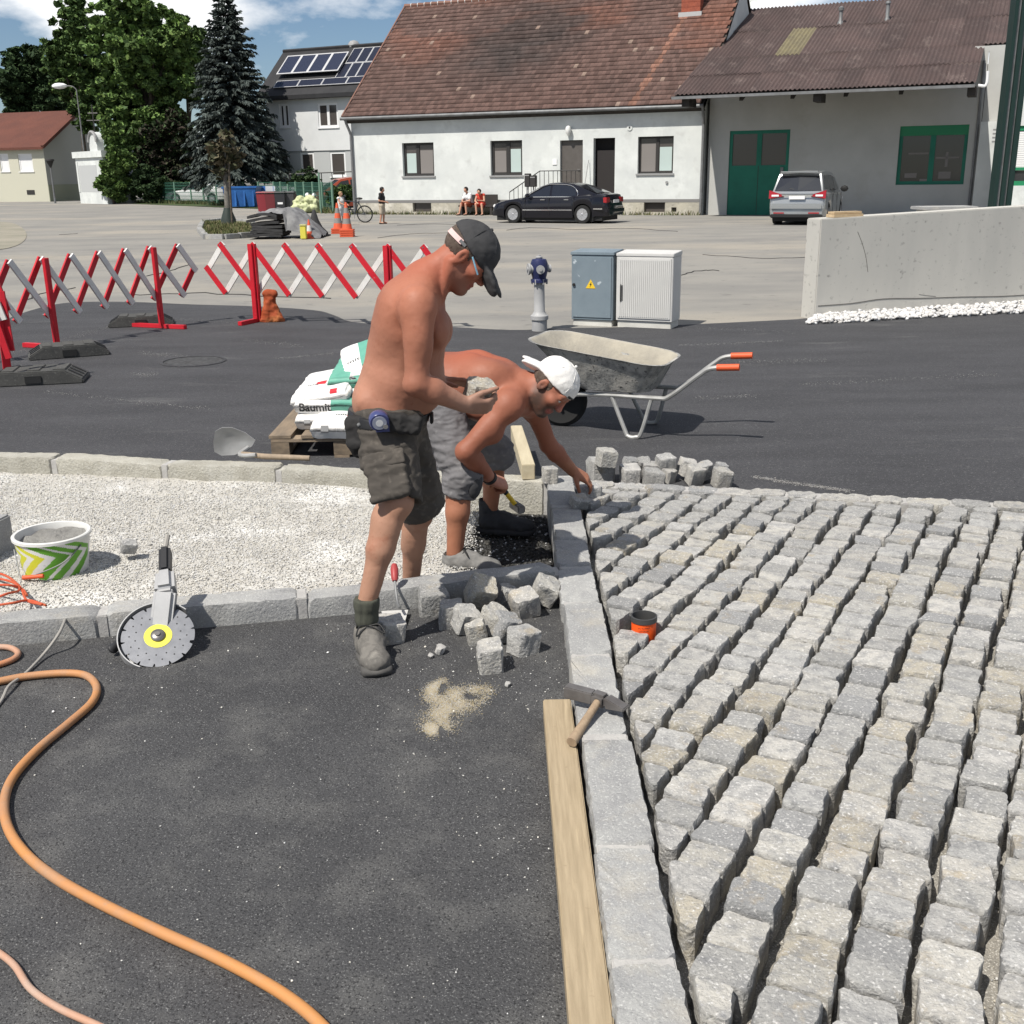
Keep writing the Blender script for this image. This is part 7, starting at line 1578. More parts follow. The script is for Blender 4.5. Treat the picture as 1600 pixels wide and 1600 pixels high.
CP = [G(-40, 1150, .015), G(0, 1098, .015), G(14, 1072, .03), G(40, 1052, .018), G(70, 1020, .03), at(92, 990, 3.98), at(103, 965, 4.1), at(108, 948, 4.22), at(112, 960, 4.2), at(118, 985, 4.05) + V((0, 0, -.02)), at(126, 1003, 4.0)]
CP[-1].z = .012; CP[-2].z = max(.03, CP[-2].z)
f = MB(); f.tube(smooth_path(CP[:8], 8), .006, 8); tag(f.build('cable', m_gc, None, smooth=True), 'thin grey cable rising from the asphalt onto the front kerb', 'cable')

# ------------------------------------------------------------------ angle grinder leaning on the front kerb
m_disc = M('disc_steel', (.30, .305, .32), .36, metal=.8, c2=(.25, .255, .27), ns=30); m_yel = M('disc_label', (.72, .66, .08), .5); m_gs = M('grinder_cast', (.42, .42, .42), .45, metal=.3, c2=(.34, .34, .34), ns=6); m_gk = M('grinder_black', (.025, .025, .027), .5)
gc = at(247, 994, 3.93); gr_ = thing('angle_grinder', V((gc.x, 3.97, 0)), 'angle grinder with a big diamond disc leaning on the front kerb', 'angle grinder')
nrm_ = V((.13, -.56, .82)).normalized(); upd = V((.12, .82, .56)); upd = (upd - nrm_ * upd.dot(nrm_)).normalized(); rtd = upd.cross(nrm_).normalized()
Rg_ = Matrix((rtd, upd, nrm_)).transposed(); scg = (gc - V((0, 0, CAM_H))).dot(_fw); rd_ = 55.5 * scg / CAM_F
print('grinder disc r', rd_, gc)
f = MB(); pr = []
ng = 240; vs = []
def ringv(r, z): return [gc + Rg_ @ V((r * math.cos(2 * math.pi * k / ng), r * math.sin(2 * math.pi * k / ng), z)) for k in range(ng)]
slot = lambda k: (k % 17) in (0, 1)
vo = [gc + Rg_ @ V(((rd_ if not slot(k) else rd_ * .90) * math.cos(2 * math.pi * k / ng), (rd_ if not slot(k) else rd_ * .90) * math.sin(2 * math.pi * k / ng), .0016)) for k in range(ng)]
f.add(vo + ringv(rd_ * .86, .0016) + ringv(.02, .0016), [(i * ng + k, i * ng + (k + 1) % ng, (i + 1) * ng + (k + 1) % ng, (i + 1) * ng + k) for i in range(2) for k in range(ng)])
vb = [p - nrm_ * .0032 for p in vo]; f.add(vb + vo, [(k, ng + k, ng + (k + 1) % ng, (k + 1) % ng) for k in range(ng)] + [tuple(range(ng))])
dsc = f.build('disc', m_disc, gr_)
f = MB(); f.lathe([(rd_ * .385, .0022), (rd_ * .385, .0032), (.02, .0033)], gc, 40, rot=Rg_); f.build('disc_label', m_yel, dsc)
f = MB(); f.lathe([(rd_ * .2, .003), (rd_ * .2, .010), (rd_ * .15, .016), (rd_ * .07, .017), (rd_ * .07, .022), (.0005, .022)], gc, 24, rot=Rg_); f.build('flange_nut', M('flange', (.2, .19, .18), .35, metal=.7), dsc, smooth=True)
for r_, n_ in ((rd_ * .62, 14), (rd_ * .78, 14)):
    for k in range(n_):
        a = 2 * math.pi * (k + (.5 if r_ > rd_ * .7 else 0)) / n_; f = MB(); f.cyl(gc + Rg_ @ V((r_ * math.cos(a), r_ * math.sin(a), .0016)), gc + Rg_ @ V((r_ * math.cos(a), r_ * math.sin(a), .0024)), rd_ * .022, 8); f.build('cooling_hole', m_trim, dsc)
# guard: half shell behind and to the left
f = MB(); a0, a1, k_ = math.radians(62), math.radians(262), 40; ga = [a0 + (a1 - a0) * i / k_ for i in range(k_ + 1)]; ro, ri = rd_ * 1.10, rd_ * 1.07
vs = []
for a in ga:
    c, s = math.cos(a), math.sin(a); vs += [gc + Rg_ @ V(q) for q in ((ro * c, ro * s, .012), (ro * c, ro * s, -.038), (.02 * c, .02 * s, -.038), (.02 * c, .02 * s, -.034), (ri * c, ri * s, -.034), (ri * c, ri * s, .012))]
f.add(vs, [(i * 6 + j, i * 6 + (j + 1) % 6, (i + 1) * 6 + (j + 1) % 6, (i + 1) * 6 + j) for i in range(k_) for j in range(6)] + [tuple(range(6)), tuple(k_ * 6 + j for j in range(5, -1, -1))]); f.build('guard', m_gs, gr_, smooth=True)
Y_ = 4.06
g0, g1, g2, g3, g4 = gc - nrm_ * .05 + upd * .03, at(259, 925, 4.06), at(259, 898, 4.14), at(258, 858, 4.24), at(262, 836, 4.28)
def frame_to(a, b, side): z = (b - a).normalized(); x = (side - z * side.dot(z)).normalized(); y = z.cross(x); return Matrix((x, y, z)).transposed()
Rb = frame_to(g1, g2, V((1, 0, 0)))
g00 = gc - nrm_ * .065 - upd * .01; Rq = frame_to(g00, g1, rtd); f = MB(); f.box(gc - nrm_ * .045, (.075, .075, .05), Rg_); f.box(g00.lerp(g1, .5), (.086, .062, (g1 - g00).length * 1.1), Rq); f.build('gear_head', m_gs, gr_, bevel=.014, seg=3)
f = MB(); f.box((g1 + g2) / 2, (.082, .085, (g2 - g1).length * 1.3), Rb, taper=.85); f.build('motor_housing', m_gs, gr_, bevel=.018, seg=3)
f = MB(); f.box((g2 + g3) / 2, (.046, .062, (g3 - g2).length * 1.1), Rb); hnd = f.build('rear_handle', m_gk, gr_, bevel=.012, seg=3)
f = MB(); f.tube([g3, g3.lerp(g4, .6), g4], .011, 8); f.build('cable_sleeve', m_gc, gr_, smooth=True)
s0_ = gc - rtd * rd_ * 1.02 - upd * rd_ * .28 - nrm_ * .02; f = MB(); e_ = at(176, 1014, 3.93); f.tube([s0_, e_.lerp(s0_, .25), e_.lerp(s0_, .15), e_], .017, 12, rs=[.014, .016, .021, .021]); f.build('side_handle', m_gk, gr_, smooth=True)
f = MB(); f.ball(gc - nrm_ * .04 + rtd * .055 + upd * .1, .018, 8); f.build('spindle_lock', m_gk, gr_)

# trowel
tz = at(617, 893, 4.43); tr = thing('trowel', V((tz.x, 4.3, 0)), 'bricklayer trowel with a red handle leaning on the front kerb', 'trowel')
t0, t1, t2, t3 = at(616, 882, 4.42), at(617, 908, 4.36), at(621, 940, 4.28), at(625, 953, 4.22)
f = MB(); f.tube([t0, t0.lerp(t1, .3), t0.lerp(t1, .8), t1], .017, 10, rs=[.012, .018, .016, .011]); f.build('handle', M('handle_red', (.33, .05, .05), .45), tr, smooth=True)
f = MB(); f.tube(smooth_path([t1, t2, t3 + V((0, 0, .01))], 5), .006, 7); f.build('shank', m_zinc, tr, smooth=True)
bl = [G(596, 956, .03), G(638, 954, .03), G(624, 1003, .018), G(612, 1003, .018)]; f = MB(); f.prism(bl, (0, 0, .004)); f.build('blade', M('trowel_blade', (.6, .59, .57), .45, metal=.2), tr)

# ------------------------------------------------------------------ loose stones
def loose(px, py_, wpx, rot, label, grp, z=0.0, y=None, hk=1.0, mat=m_gran, seed=None, lk=1.0):
    p = G(px, py_, z + .05) if y is None else at(px, py_, y); sc2 = (p - V((0, 0, CAM_H))).dot(_fw); w = wpx * sc2 / CAM_F * (.86 if py_ > 800 else .78); r = random.Random(seed or int(px * 7 + py_))
    j = lambda: r.uniform(-.12, .12) * w
    poly = [(-w / 2 + j(), -w * lk / 2 + j()), (w / 2 + j(), -w * lk / 2 + j()), (w / 2 + j(), w * lk / 2 + j()), (-w / 2 + j(), w * lk / 2 + j())]
    me = stone_mesh(poly, w * hk, int(px * 13 + py_), .007, .004, n=30, rc_=.010, foot=.95)
    R3 = Euler(rot).to_matrix(); me.transform(Matrix.Translation((0, 0, -w * hk / 2))); me.transform(R3.to_4x4()); lo = min(v.co.z for v in me.vertices); me.transform(Matrix.Translation((0, 0, -lo)))
    o = put('loose_cobble', me, mat, (p.x, p.y, z)); return tag(o, label, 'stone', grp)
gp = 'loose stones piled on the asphalt by the kerb'
A_ = .35
for a in [
    (704, 962, 44, (.05, .08, .25), 'cube-shaped loose stone at the left end of the near pile', 0),
    (729, 972, 40, (.3, .2, .5), 'pale loose stone behind the upright slab-like one in the near pile', 0),
    (741, 992, 36, (.1, -.15, .1), 'tall narrow pale stone standing on end in the near pile', 0),
    (753, 936, 50, (.5, .35, .3), 'notched loose stone leaning on the kerb at the back of the near pile', .02),
    (770, 972, 42, (.4, .1, .8), 'rounded loose stone in the middle of the near pile', .02),
    (791, 985, 44, (.15, .35, .4), 'mottled loose stone leaning behind the sharp-edged cube at the near pile', .0),
    (817, 1003, 46, (.06, .1, .75), 'big sharp-edged loose cube at the right front of the near pile', 0),
    (767, 1028, 49, (.08, -.05, .18), 'frontmost loose stone of the near pile with a flat grey face', 0),
    (793, 932, 32, (.2, .3, .2), 'small upright stone at the back of the near pile, between two bigger ones', .0),
    (820, 947, 42, (.25, -.2, .3), 'grey loose stone at the back right of the near pile', 0),
    (853, 930, 40, (.3, .4, .1), 'loose stone leaning against the kerb corner right of the near pile', .01)]:
    loose(a[0], a[1], a[2], a[3], a[4], gp, a[5], hk=1.25 if 'tall' in a[4] else 1.0, lk=.6 if 'tall' in a[4] else 1.0)
loose(677, 942, 52, (.1, .05, .2), 'dark shaded block stone between the trowel and the near pile', gp, 0, hk=.9)
loose(610, 985, 46, (.15, .1, .4), 'grey stone half hidden behind the front shoe of the standing worker', gp, 0, hk=.9)
gp2 = 'spare stones lying behind the paving'
for a in [
    (985, 745, 36, (.1, 0, .1), 'low spare stone at the front left of the far row', 0), (940, 739, 44, (0, .06, .2), 'broad spare stone under the topmost one of the far row', 0), (947, 717, 33, (.1, .12, .3), 'topmost pale stone perched at the left end of the far row', .115),
    (986, 733, 34, (.1, .2, .5), 'spare stone right of the perched one in the far row', 0.0), (1004, 727, 26, (.3, .1, .2), 'small spare stone in the second line of the far row', .03), (1017, 737, 32, (.05, .1, .1), 'flat spare stone near the middle of the far row', 0), (1041, 728, 34, (.2, -.1, .3), 'pale peaked spare stone in the middle of the far row', .04), (1046, 742, 26, (.1, .1, .6), 'small spare stone in front of the peaked one', 0),
    (1074, 733, 32, (.1, .2, .2), 'smooth pale spare stone right of the middle of the far row', .02), (1086, 745, 34, (.2, .1, .4), 'brown-veined spare stone at the front right of the far row', 0), (1102, 736, 30, (.1, -.2, .5), 'spare stone wedged between the last ones of the far row', .02), (1127, 734, 27, (.1, .1, .2), 'small spare stone behind the last one of the far row', .03), (1128, 750, 36, (.15, .1, .35), 'spare stone at the right end of the far row', 0), (1020, 750, 34, (.1, .1, .1), 'low spare stone at the front middle of the far row', 0)]:
    loose(a[0], a[1], a[2], a[3], a[4], gp2, a[5])
loose(860, 740, 31, (.05, .05, .3), 'dark shaded stone on the kerb corner beside the timber beam', None, KT, hk=.95)
loose(905, 781, 38, (.3, .1, .4), 'rounded pale stone tilted on the kerb edge below the crouching worker\'s hand', None, KT - .02, hk=.5)
loose(201, 850, 24, (.3, .2, .5), 'small brownish stone lying alone on the gravel', None, .035, hk=.8)
for x, y, w in ((687, 1003, 18), (673, 1009, 9), (793, 1053, 10)): loose(x, y, w, (.2, .2, .5), {18: 'small white chip on the asphalt beside the near pile', 9: 'tiny white chip left of the bigger one', 10: 'small white chip right of the frontmost loose stone'}[w], None, .008, hk=.7, mat=m_mort)

mh = G(302, 565, .004); mc = thing('manhole_cover', mh, 'round manhole ring showing faintly in the new road by the barriers', 'manhole cover'); r_ = .33
f = MB(); f.lathe([(r_, 0), (r_, .007), (r_ * .9, .009), (r_ * .9, .004)], mh, 36, caps=False); f.build('ring', m_new, mc); f = MB(); f.lathe([(r_ * .88, 0), (r_ * .88, .005), (.001, .006)], mh, 36, caps=False); f.build('lid', M('cast_lid', (.03, .03, .03), .7, c2=(.08, .08, .08), ns=20), mc)
# ------------------------------------------------------------------ people
A3 = lambda px, py, y: np.array(at(px, py, y), np.float64)
m_skin = M('skin', (.5, .27, .18), .58, attr=True, spec=.3, c2=None, stain=((.27, .085, .045), 9, .56, .95), spk=((.25, .09, .05), 60, .62, .95), bump=.22, bs=110)
m_eye = M('eye_white', (.7, .68, .65), .25); m_iris = M('iris', (.05, .035, .025), .2)
def axes3(F, U):
    F = np.array(F, float); F /= np.linalg.norm(F); U = np.array(U, float); U -= F * (U @ F); U /= np.linalg.norm(U); return np.stack([F, np.cross(U, F), U], 1)
def head(s, c, R, k=1.0):
    T = lambda *p: c + R @ (np.array(p, float) * k); r = lambda *q: tuple(x * k for x in q)
    s.ell(T(-.012, 0, .035), r(.098, .076, .088), R, .02)
    s.ell(T(.03, 0, -.03), r(.062, .060, .092), R, .03)
    s.cone(T(.0, -.046, -.062), T(.07, -.014, -.102), .024 * k, .018 * k, .03).cone(T(.0, .046, -.062), T(.07, .014, -.102), .024 * k, .018 * k, .03)
    s.ell(T(.076, 0, -.1), r(.022, .025, .018), R, .02)
    s.cone(T(.078, -.04, .034), T(.078, .04, .034), .017 * k, .017 * k, .02)
    for e in (-1, 1):
        s.ell(T(.062, e * .045, -.016), r(.026, .024, .02), R, .025)
        s.ell(T(.101, e * .032, .008), r(.017, .02, .013), R, .014, 's')
        s.ell(T(.080, e * .032, .018), r(.017, .021, .008), R, .006); s.ell(T(.079, e * .032, -.003), r(.015, .02, .006), R, .006)
    s.cone(T(.09, 0, .022), T(.106, 0, -.022), .009 * k, .0125 * k, .012)
    s.ell(T(.108, 0, -.027), r(.013, .013, .010), R, .008)
    for e in (-1, 1): s.ell(T(.103, e * .013, -.031), r(.011, .008, .008), R, .006)
    s.ell(T(.089, 0, -.058), r(.013, .026, .0065), R, .006).ell(T(.086, 0, -.072), r(.013, .023, .0075), R, .006)
    s.cone(T(.1, -.028, -.065), T(.1, .028, -.065), .0025 * k, .0025 * k, .004, 's')
    for e in (-1, 1):
        Re = R @ np.array([[math.cos(-.12 * e), -math.sin(-.12 * e), 0], [math.sin(-.12 * e), math.cos(-.12 * e), 0], [0, 0, 1]])
        s.ell(T(-.012, e * .080, -.008), r(.020, .009, .034), Re, .006); s.ell(T(-.006, e * .087, -.004), r(.010, .006, .019), Re, .004, 's')
    return T
def eyes(T, R, k, parent):
    for e in (-1, 1):
        f = MB(); f.ball(T(.079, e * .032, .008), .0125 * k, 12); o = f.build('eye', m_eye, parent, smooth=True); f = MB(); f.ball(T(.0865, e * .032, .006), .0065 * k, 10); f.build('iris', m_iris, o, smooth=True)
def hand(s, w, X, Z, side, curls, thumb=((.35, .8, -.35), (.75, .45, -.45)), k=1.0, spread=.06):
    """w wrist; X towards the fingers, Z out of the back of the hand; side +1 right, -1 left; curls = (knuckle, middle, tip) in radians per finger"""
    X = np.array(X, float); X /= np.linalg.norm(X); Z = np.array(Z, float); Z -= X * (Z @ X); Z /= np.linalg.norm(Z); Y_ = np.cross(Z, X) * side
    P_ = lambda x, y, z: w + (X * x + Y_ * y + Z * z) * k
    Rm = np.stack([X, np.cross(Z, X), Z], 1)
    s.ell(P_(.052, -.002, 0), (.052 * k, .040 * k, .0155 * k), Rm, .012); s.box(P_(.055, -.002, 0), (.038 * k, .037 * k, .012 * k), Rm, .011 * k, .012)
    s.cone(w, P_(.03, 0, 0), .026 * k, .024 * k, .02, flat=(Z, .72))
    tips = []
    for i, (y, x0, ln) in enumerate(((.028, .092, .076), (.0095, .096, .084), (-.0095, .093, .078), (-.028, .086, .062))):
        p = P_(x0 - .008, y, .001); a = 0; sp = spread * (1.5 - i) * .6
        for j, (fr, ra, rb) in enumerate(((.44, .0098, .0088), (.31, .0088, .0078), (.25, .0078, .0066))):
            a += curls[i][j]; d = X * math.cos(a) * math.cos(sp) + Y_ * math.sin(sp) - Z * math.sin(a); q = p + d / np.linalg.norm(d) * ln * fr * k
            s.cone(p, q, ra * k, rb * k, .004); p = q
        tips.append(p)
    p = P_(.022, .026, -.006)
    for j, (d, ln, ra, rb) in enumerate(((thumb[0], .042, .0145, .0115), (thumb[1], .034, .0112, .0095), (thumb[1], .026, .0095, .0075))):
        d = X * d[0] + Y_ * d[1] + Z * d[2]; q = p + d / np.linalg.norm(d) * ln * k; s.cone(p, q, ra * k, rb * k, .008 if j == 0 else .004); p = q
    return P_
def zones(vs, base, blobs, seed=0):
    """skin tints as soft regions on the body"""
    c = np.tile(np.array(base, np.float32), (len(vs), 1))
    for p, r, col in blobs:
        d = np.linalg.norm(vs - np.array(p, np.float32), axis=1); w = np.clip(1.5 - d / r, 0, 1)[:, None]; c = c * (1 - w) + np.array(col, np.float32) * w
    return c
def seg_w(vs, a, b):
    ba = b - a; t = np.clip(((vs - a) @ ba) / (ba @ ba), 0, 1); return np.linalg.norm(vs - a - t[:, None] * ba, axis=1), t
def shoe(t, heel, d, label_mat, sole_mat, L_=.29, boot=0.0, laces=True, tilt=0.0):
    d = np.array([d[0], d[1], tilt], float); d /= np.linalg.norm(d); R = axes3(d, (0, 0, 1)); h = np.array(heel, float); k = L_ / .29
    T = lambda x, y, z: h + R @ (np.array([x, y, z]) * k)
    lo, hi = h - .42, h + .42; lo[2] = h[2] - .08; hi[2] = h[2] + .32
    s = SDF(lo, hi, .0055); s.cone(T(.045, 0, .055), T(.12, 0, .06), .045 * k, .046 * k, .03).cone(T(.12, 0, .06), T(.215, 0, .040), .045 * k, .040 * k, .03, flat=(R[:, 1], 1.12)).ell(T(.235, 0, .04), (.052 * k, .05 * k, .036 * k), R, .03)
    s.cone(T(.05, 0, .06), T(.046, 0, .078 + boot * 1.8), .049 * k, .046 * k, .02); s.ell(T(.115, 0, .082), (.055 * k, .026 * k, .020 * k), R, .03)
    s.cone(T(.046, 0, .085 + boot * 1.8), T(.046, 0, .2 + boot), .039 * k, .039 * k, .006, 's')
    vs, q = s.skin(); vs = wobble(vs, q, .004, 30, 5); vs[:, 2] = np.maximum(vs[:, 2], h[2] + .012); o = np_mesh('shoe', vs, quads=q, mats=label_mat, parent=t, smooth=True)
    s = SDF(lo, hi, .0055); s.box(T(.06, 0, .014), (.07 * k, .044 * k, .015 * k), R, .014, .02).box(T(.19, 0, .014), (.085 * k, .052 * k, .015 * k), R, .014, .03).ell(T(.25, 0, .018), (.042 * k, .05 * k, .018 * k), R, .02)
    vs, q = s.skin(); np_mesh('sole', vs, quads=q, mats=sole_mat, parent=o, smooth=True)
    if laces:
        f = MB()
        for i in range(4):
            x = .105 + .026 * i; z = .110 - .012 * i; f.tube(smooth_path([T(x, -.034, z - .012), T(x + .008, -.012, z + .004), T(x + .01, .012, z + .004), T(x, .034, z - .012)], 4), .0048, 6); f.tube(smooth_path([T(x, -.034, z - .012), T(x + .02, .0, z + .002), T(x + .028, .034, z - .024)], 4), .0042, 6)
        for e in (-1, 1): f.tube(smooth_path([T(.1, 0, .118), T(.115, e * .035, .125), T(.14, e * .05, .10), T(.12, e * .02, .115), T(.1, 0, .118)], 5), .003, 6)
        f.build('laces', m_trim, o, smooth=True)
    return o, T
def cloth(name, s, mat, parent, amp=.006, scale=9, seed=1, stretch=(1, 1, 1), fine=True):
    vs, q = s.skin(); vs = wobble(vs, q, amp, scale, seed, stretch, True)
    if fine: vs = wobble(vs, q, amp * .45, scale * 2.6, seed + 3, stretch)
    return np_mesh(name, vs, quads=q, mats=mat, parent=parent, smooth=True)
def ring(name, c, R, rx, ry_, h, mat, parent, th=.004, n=40, a0=0, a1=2 * math.pi):
    f = MB(); vs = []; k_ = n if a1 - a0 < 6.28 else n - 1
    for i in range(k_ + 1):
        a = a0 + (a1 - a0) * i / n; vs += [c + R @ np.array([(rx + e) * math.cos(a), (ry_ + e) * math.sin(a), z]) for e, z in ((0, -h / 2), (th, -h / 2), (th, h / 2), (0, h / 2))]
    m = len(vs) // 4; cl = a1 - a0 >= 6.28
    f.add([V(p) for p in vs], [((i * 4 + j), (i * 4 + (j + 1) % 4), ((i + 1) % m) * 4 + (j + 1) % 4, ((i + 1) % m) * 4 + j) for i in range(m if cl else m - 1) for j in range(4)] + ([] if cl else [(0, 1, 2, 3), tuple((m - 1) * 4 + j for j in (3, 2, 1, 0))]))
    return f.build(name, mat, parent, smooth=True)

# ---- the standing worker
pa = G(590, 990); ta = thing('person', V((-.5, 4.2, 0)), 'standing shirtless man in a dark cap and brown shorts holding a stone', 'person')
s = SDF((-1.02, 3.62, -.1), (.08, 4.86, 1.68), .0062)
yc = 4.25; yv = np.array((0, 1.0, 0))
tor = [(608, 662, .124), (611, 636, .132), (624, 592, .143), (635, 545, .143), (641, 510, .138), (645, 478, .118), (652, 452, .083)]
pts = [(A3(x, y, yc), r) for x, y, r in tor]; fl = [1.25, 1.2, 1.14, 1.14, 1.2, 1.35, 1.5]
for i in range(len(pts) - 1): s.cone(pts[i][0], pts[i + 1][0], pts[i][1], pts[i + 1][1], .03, flat=(yv, fl[i]))
SN, SF_ = A3(652, 474, 4.055), A3(668, 470, 4.45); nb = A3(668, 432, yc)
s.cone(SN, SF_, .058, .058, .05); s.cone(nb, SN, .050, .05, .05); s.cone(nb, SF_, .050, .05, .05)
s.ell(A3(684, 516, 4.16), (.045, .085, .065), None, .04); s.ell(A3(690, 514, 4.35), (.045, .085, .065), None, .04)
s.ell(A3(618, 494, 4.16), (.045, .07, .10), None, .10); s.ell(A3(620, 490, 4.36), (.045, .07, .10), None, .10)
s.ell(A3(665, 600, yc), (.075, .13, .10), None, .05); s.cone(Th0(-.02, -.062, -.05), A3(692, 466, 4.2), .017, .012, .018) if False else None; s.ell(A3(574, 618, yc), (.04, .14, .05), None, .07)
s.cone(A3(583, 470, yc) + np.array((-.03, 0, 0)), A3(541, 620, yc) + np.array((-.01, 0, 0)), .014, .014, .035, 's')
Rh = axes3((.66, -.05, -.75), (.77, 0, .64)); hc = A3(729, 401, yc); 
s.cone(A3(664, 440, yc), hc + Rh @ np.array((-.035, 0, -.055)), .066, .058, .04); s.cone(A3(681, 450, yc), hc + Rh @ np.array((.0, 0, -.08)), .045, .04, .03)
Th = head(s, hc, Rh, 1.0)
s.cone(Th(-.025, -.064, -.05), A3(690, 462, 4.19), .018, .012, .02); s.cone(A3(690, 466, 4.2), A3(668, 462, 4.06), .012, .012, .02)
# near (right) arm
e1, w1 = A3(651, 600, 4.0), A3(726, 632, 4.085)
s.ell(SN + np.array((.004, -.022, -.03)), (.060, .055, .082), None, .035); s.cone(SN + np.array((.0, -.02, -.04)), e1, .055, .043, .03); s.ell(SN * .5 + e1 * .5 + np.array((.012, -.015, .02)), (.045, .05, .085), None, .03); s.ell(e1 + np.array((-.012, 0, -.008)), (.036, .036, .03), None, .02)
m1 = e1 * .68 + w1 * .32; s.cone(e1, m1, .046, .048, .02); s.cone(m1, w1, .047, .030, .02)
stA = A3(744, 614, 4.16)
PH = hand(s, w1, (.95, .20, -.10), (.10, -.78, -.62), 1, ((.75, 1.0, .6), (.8, 1.0, .6), (.85, 1.05, .6), (.95, 1.05, .6)), ((.78, .55, -.15), (.93, .2, -.3)), 1.06)
# far (left) arm
e2, w2 = A3(662, 592, 4.54), A3(680, 597, 4.33)
s.ell(SF_ + np.array((0, .02, -.03)), (.06, .055, .08), None, .03); s.cone(SF_ + np.array((0, .02, -.04)), e2, .054, .042, .03); s.cone(e2, w2, .045, .030, .02)
hand(s, w2, (.97, -.22, .05), (-.05, .45, .9), -1, ((.1, .15, .1), (.12, .15, .1), (.2, .2, .15), (.25, .2, .15)), ((.7, .6, -.3), (.9, .3, -.3)), 1.06, .03)
# legs
hN, kN, cN, aN = A3(602, 692, 4.12), A3(621, 782, 4.0), A3(594, 858, 3.965), A3(572, 948, 3.94)
hF, kF, cF, aF = A3(620, 690, 4.40), A3(654, 802, 4.50), A3(646, 850, 4.58), A3(641, 924, 4.68)
for h_, k_, c_, a_, bk in ((hN, kN, cN, aN, (-.02, .01, 0)), (hF, kF, cF, aF, (-.012, .01, 0))):
    s.cone(h_, k_, .095, .058, .03); s.ell(k_ + np.array((.012, -.014, .0)), (.048, .050, .058), None, .02); s.cone(k_, c_, .052, .050, .03); s.cone(c_, a_, .049, .036, .03); s.ell(k_ * .45 + c_ * .55 + np.array(bk), (.050, .056, .095), None, .03)
vs, q = s.skin(); vs = wobble(vs, q, .0022, 9, 2); vs = wobble(vs, q, .0007, 60, 3)
TAN, PALE, RED = (.30, .122, .076), (.36, .195, .13), (.305, .096, .057)
c = zones(vs, TAN, [(pts[2][0], .2, (.37, .175, .115)), (A3(560, 620, yc), .15, (.39, .195, .13)), (hc, .17, (.32, .112, .07)), (nb, .14, (.33, .105, .062)), (SN, .12, (.36, .14, .085)), (w1, .14, (.33, .17, .115)), (PH(.06, 0, 0), .11, (.29, .165, .12)), (w2, .12, (.36, .19, .13))])
lw = np.clip((A3(610, 740, 4.1)[2] - vs[:, 2]) / .05, 0, 1)[:, None]; c = c * (1 - lw) + np.array(PALE) * lw
for e in (-1, 1): d, t_ = seg_w(vs, Th(.02, e * .05, -.06), Th(.085, e * .012, -.1)); w_ = np.clip(1.6 - d / .03, 0, 1)[:, None] * .45; c = c * (1 - w_) + np.array((.17, .11, .085)) * w_
d, t_ = seg_w(vs, Th(.09, -.02, -.066), Th(.09, .02, -.066)); w_ = np.clip(1.5 - d / .012, 0, 1)[:, None] * .6; c = c * (1 - w_) + np.array((.34, .1, .08)) * w_
np_mesh('body', vs, quads=q, mats=m_skin, parent=ta, smooth=True, cols=c); eyes(Th, Rh, 1.0, ta)
m_hair = M('dark_hair', (.06, .042, .032), .8, c2=(.10, .075, .06), ns=60, bump=.6, bs=150)
s = SDF(hc - .2, hc + .2, .005); s.ell(Th(-.016, 0, .032), (.100, .079, .090), Rh, 0, cut=[(Th(.035, 0, 0), Rh @ np.array((1, 0, .35))), (Th(-.05, 0, -.045), Rh @ np.array((.35, 0, -1)))]); cloth('hair', s, m_hair, ta, .002, 60)
m_capd = M('charcoal_cap', (.05, .05, .052), .9, c2=(.035, .035, .037), ns=8, bump=.3, bs=160)
def cap(hc_, T, R, k, mat, parent, back, strapm):
    s = SDF(hc_ - .3, hc_ + .3, .005); s.ell(T(-.008, 0, .048), (.110 * k, .089 * k, .088 * k), R, .01, cut=[(T(0, 0, .030), R @ np.array((-.22 if not back else .14, 0, -1)))])
    s.ell(T(-.006, 0, .018), (.1 * k, .079 * k, .094 * k), R, .004, 's', cut=None) if False else None
    sg = -1 if back else 1; tl = .55 if back else .36; ln = .066
    dl = np.array((sg * math.cos(tl), 0, -math.sin(tl))); bl_ = np.array((sg * (.082 if back else .088), 0, .030 if back else .036)); zl = np.array((sg * math.sin(tl), 0, math.cos(tl))) * 1.0
    Rb_ = R @ np.stack([dl, np.cross(zl, dl), zl], 1)
    for e in (-1, 0, 1):
        ca_, sa_ = math.cos((.4 if back else .62) * e * sg), math.sin((.4 if back else .62) * e * sg); Re = Rb_ @ np.array([[1, 0, 0], [0, ca_, -sa_], [0, sa_, ca_]])
        s.ell(T(*(bl_ + dl * (.052 if e == 0 else .044) + np.array((0, e * .042, 0)) - zl * (.018 if e else 0))), (ln * (1.1 if e == 0 else .95) * k, (.055 if e == 0 else .036) * k, .009 * k), Re, .016)
    o = cloth('cap', s, mat, parent, .0022, 16, 2)
    f = MB()
    for i in range(3):
        a = math.pi * i / 3 + .3; P_ = [V(T(-.008, 0, .048) + R @ np.array((math.cos(a) * .111 * k * math.sin(b), math.sin(a) * .090 * k * math.sin(b), .089 * k * math.cos(b)))) for b in [-1.45 + 2.9 * j / 14 for j in range(15)]]; f.tube(P_, .0016, 5)
    f.build('seam', mat, o); f = MB(); f.ball(T(-.008, 0, .137 * k), .0075, 8); f.build('button', mat, o, smooth=True)
    return o
cpA = cap(hc, Th, Rh, 1.0, m_capd, ta, False, None)
m_strap = M('pink_strap', (.6, .42, .4), .7)
f = MB(); P_ = [V(Th(-.010 + .1035 * math.cos(a), .0835 * math.sin(a), .032 + .010 * math.cos(a))) for a in [math.radians(180 + 8 + 7 * i) for i in range(10)]]
up_ = Rh @ np.array((0, 0, 1)); vs_, fs_ = [], []
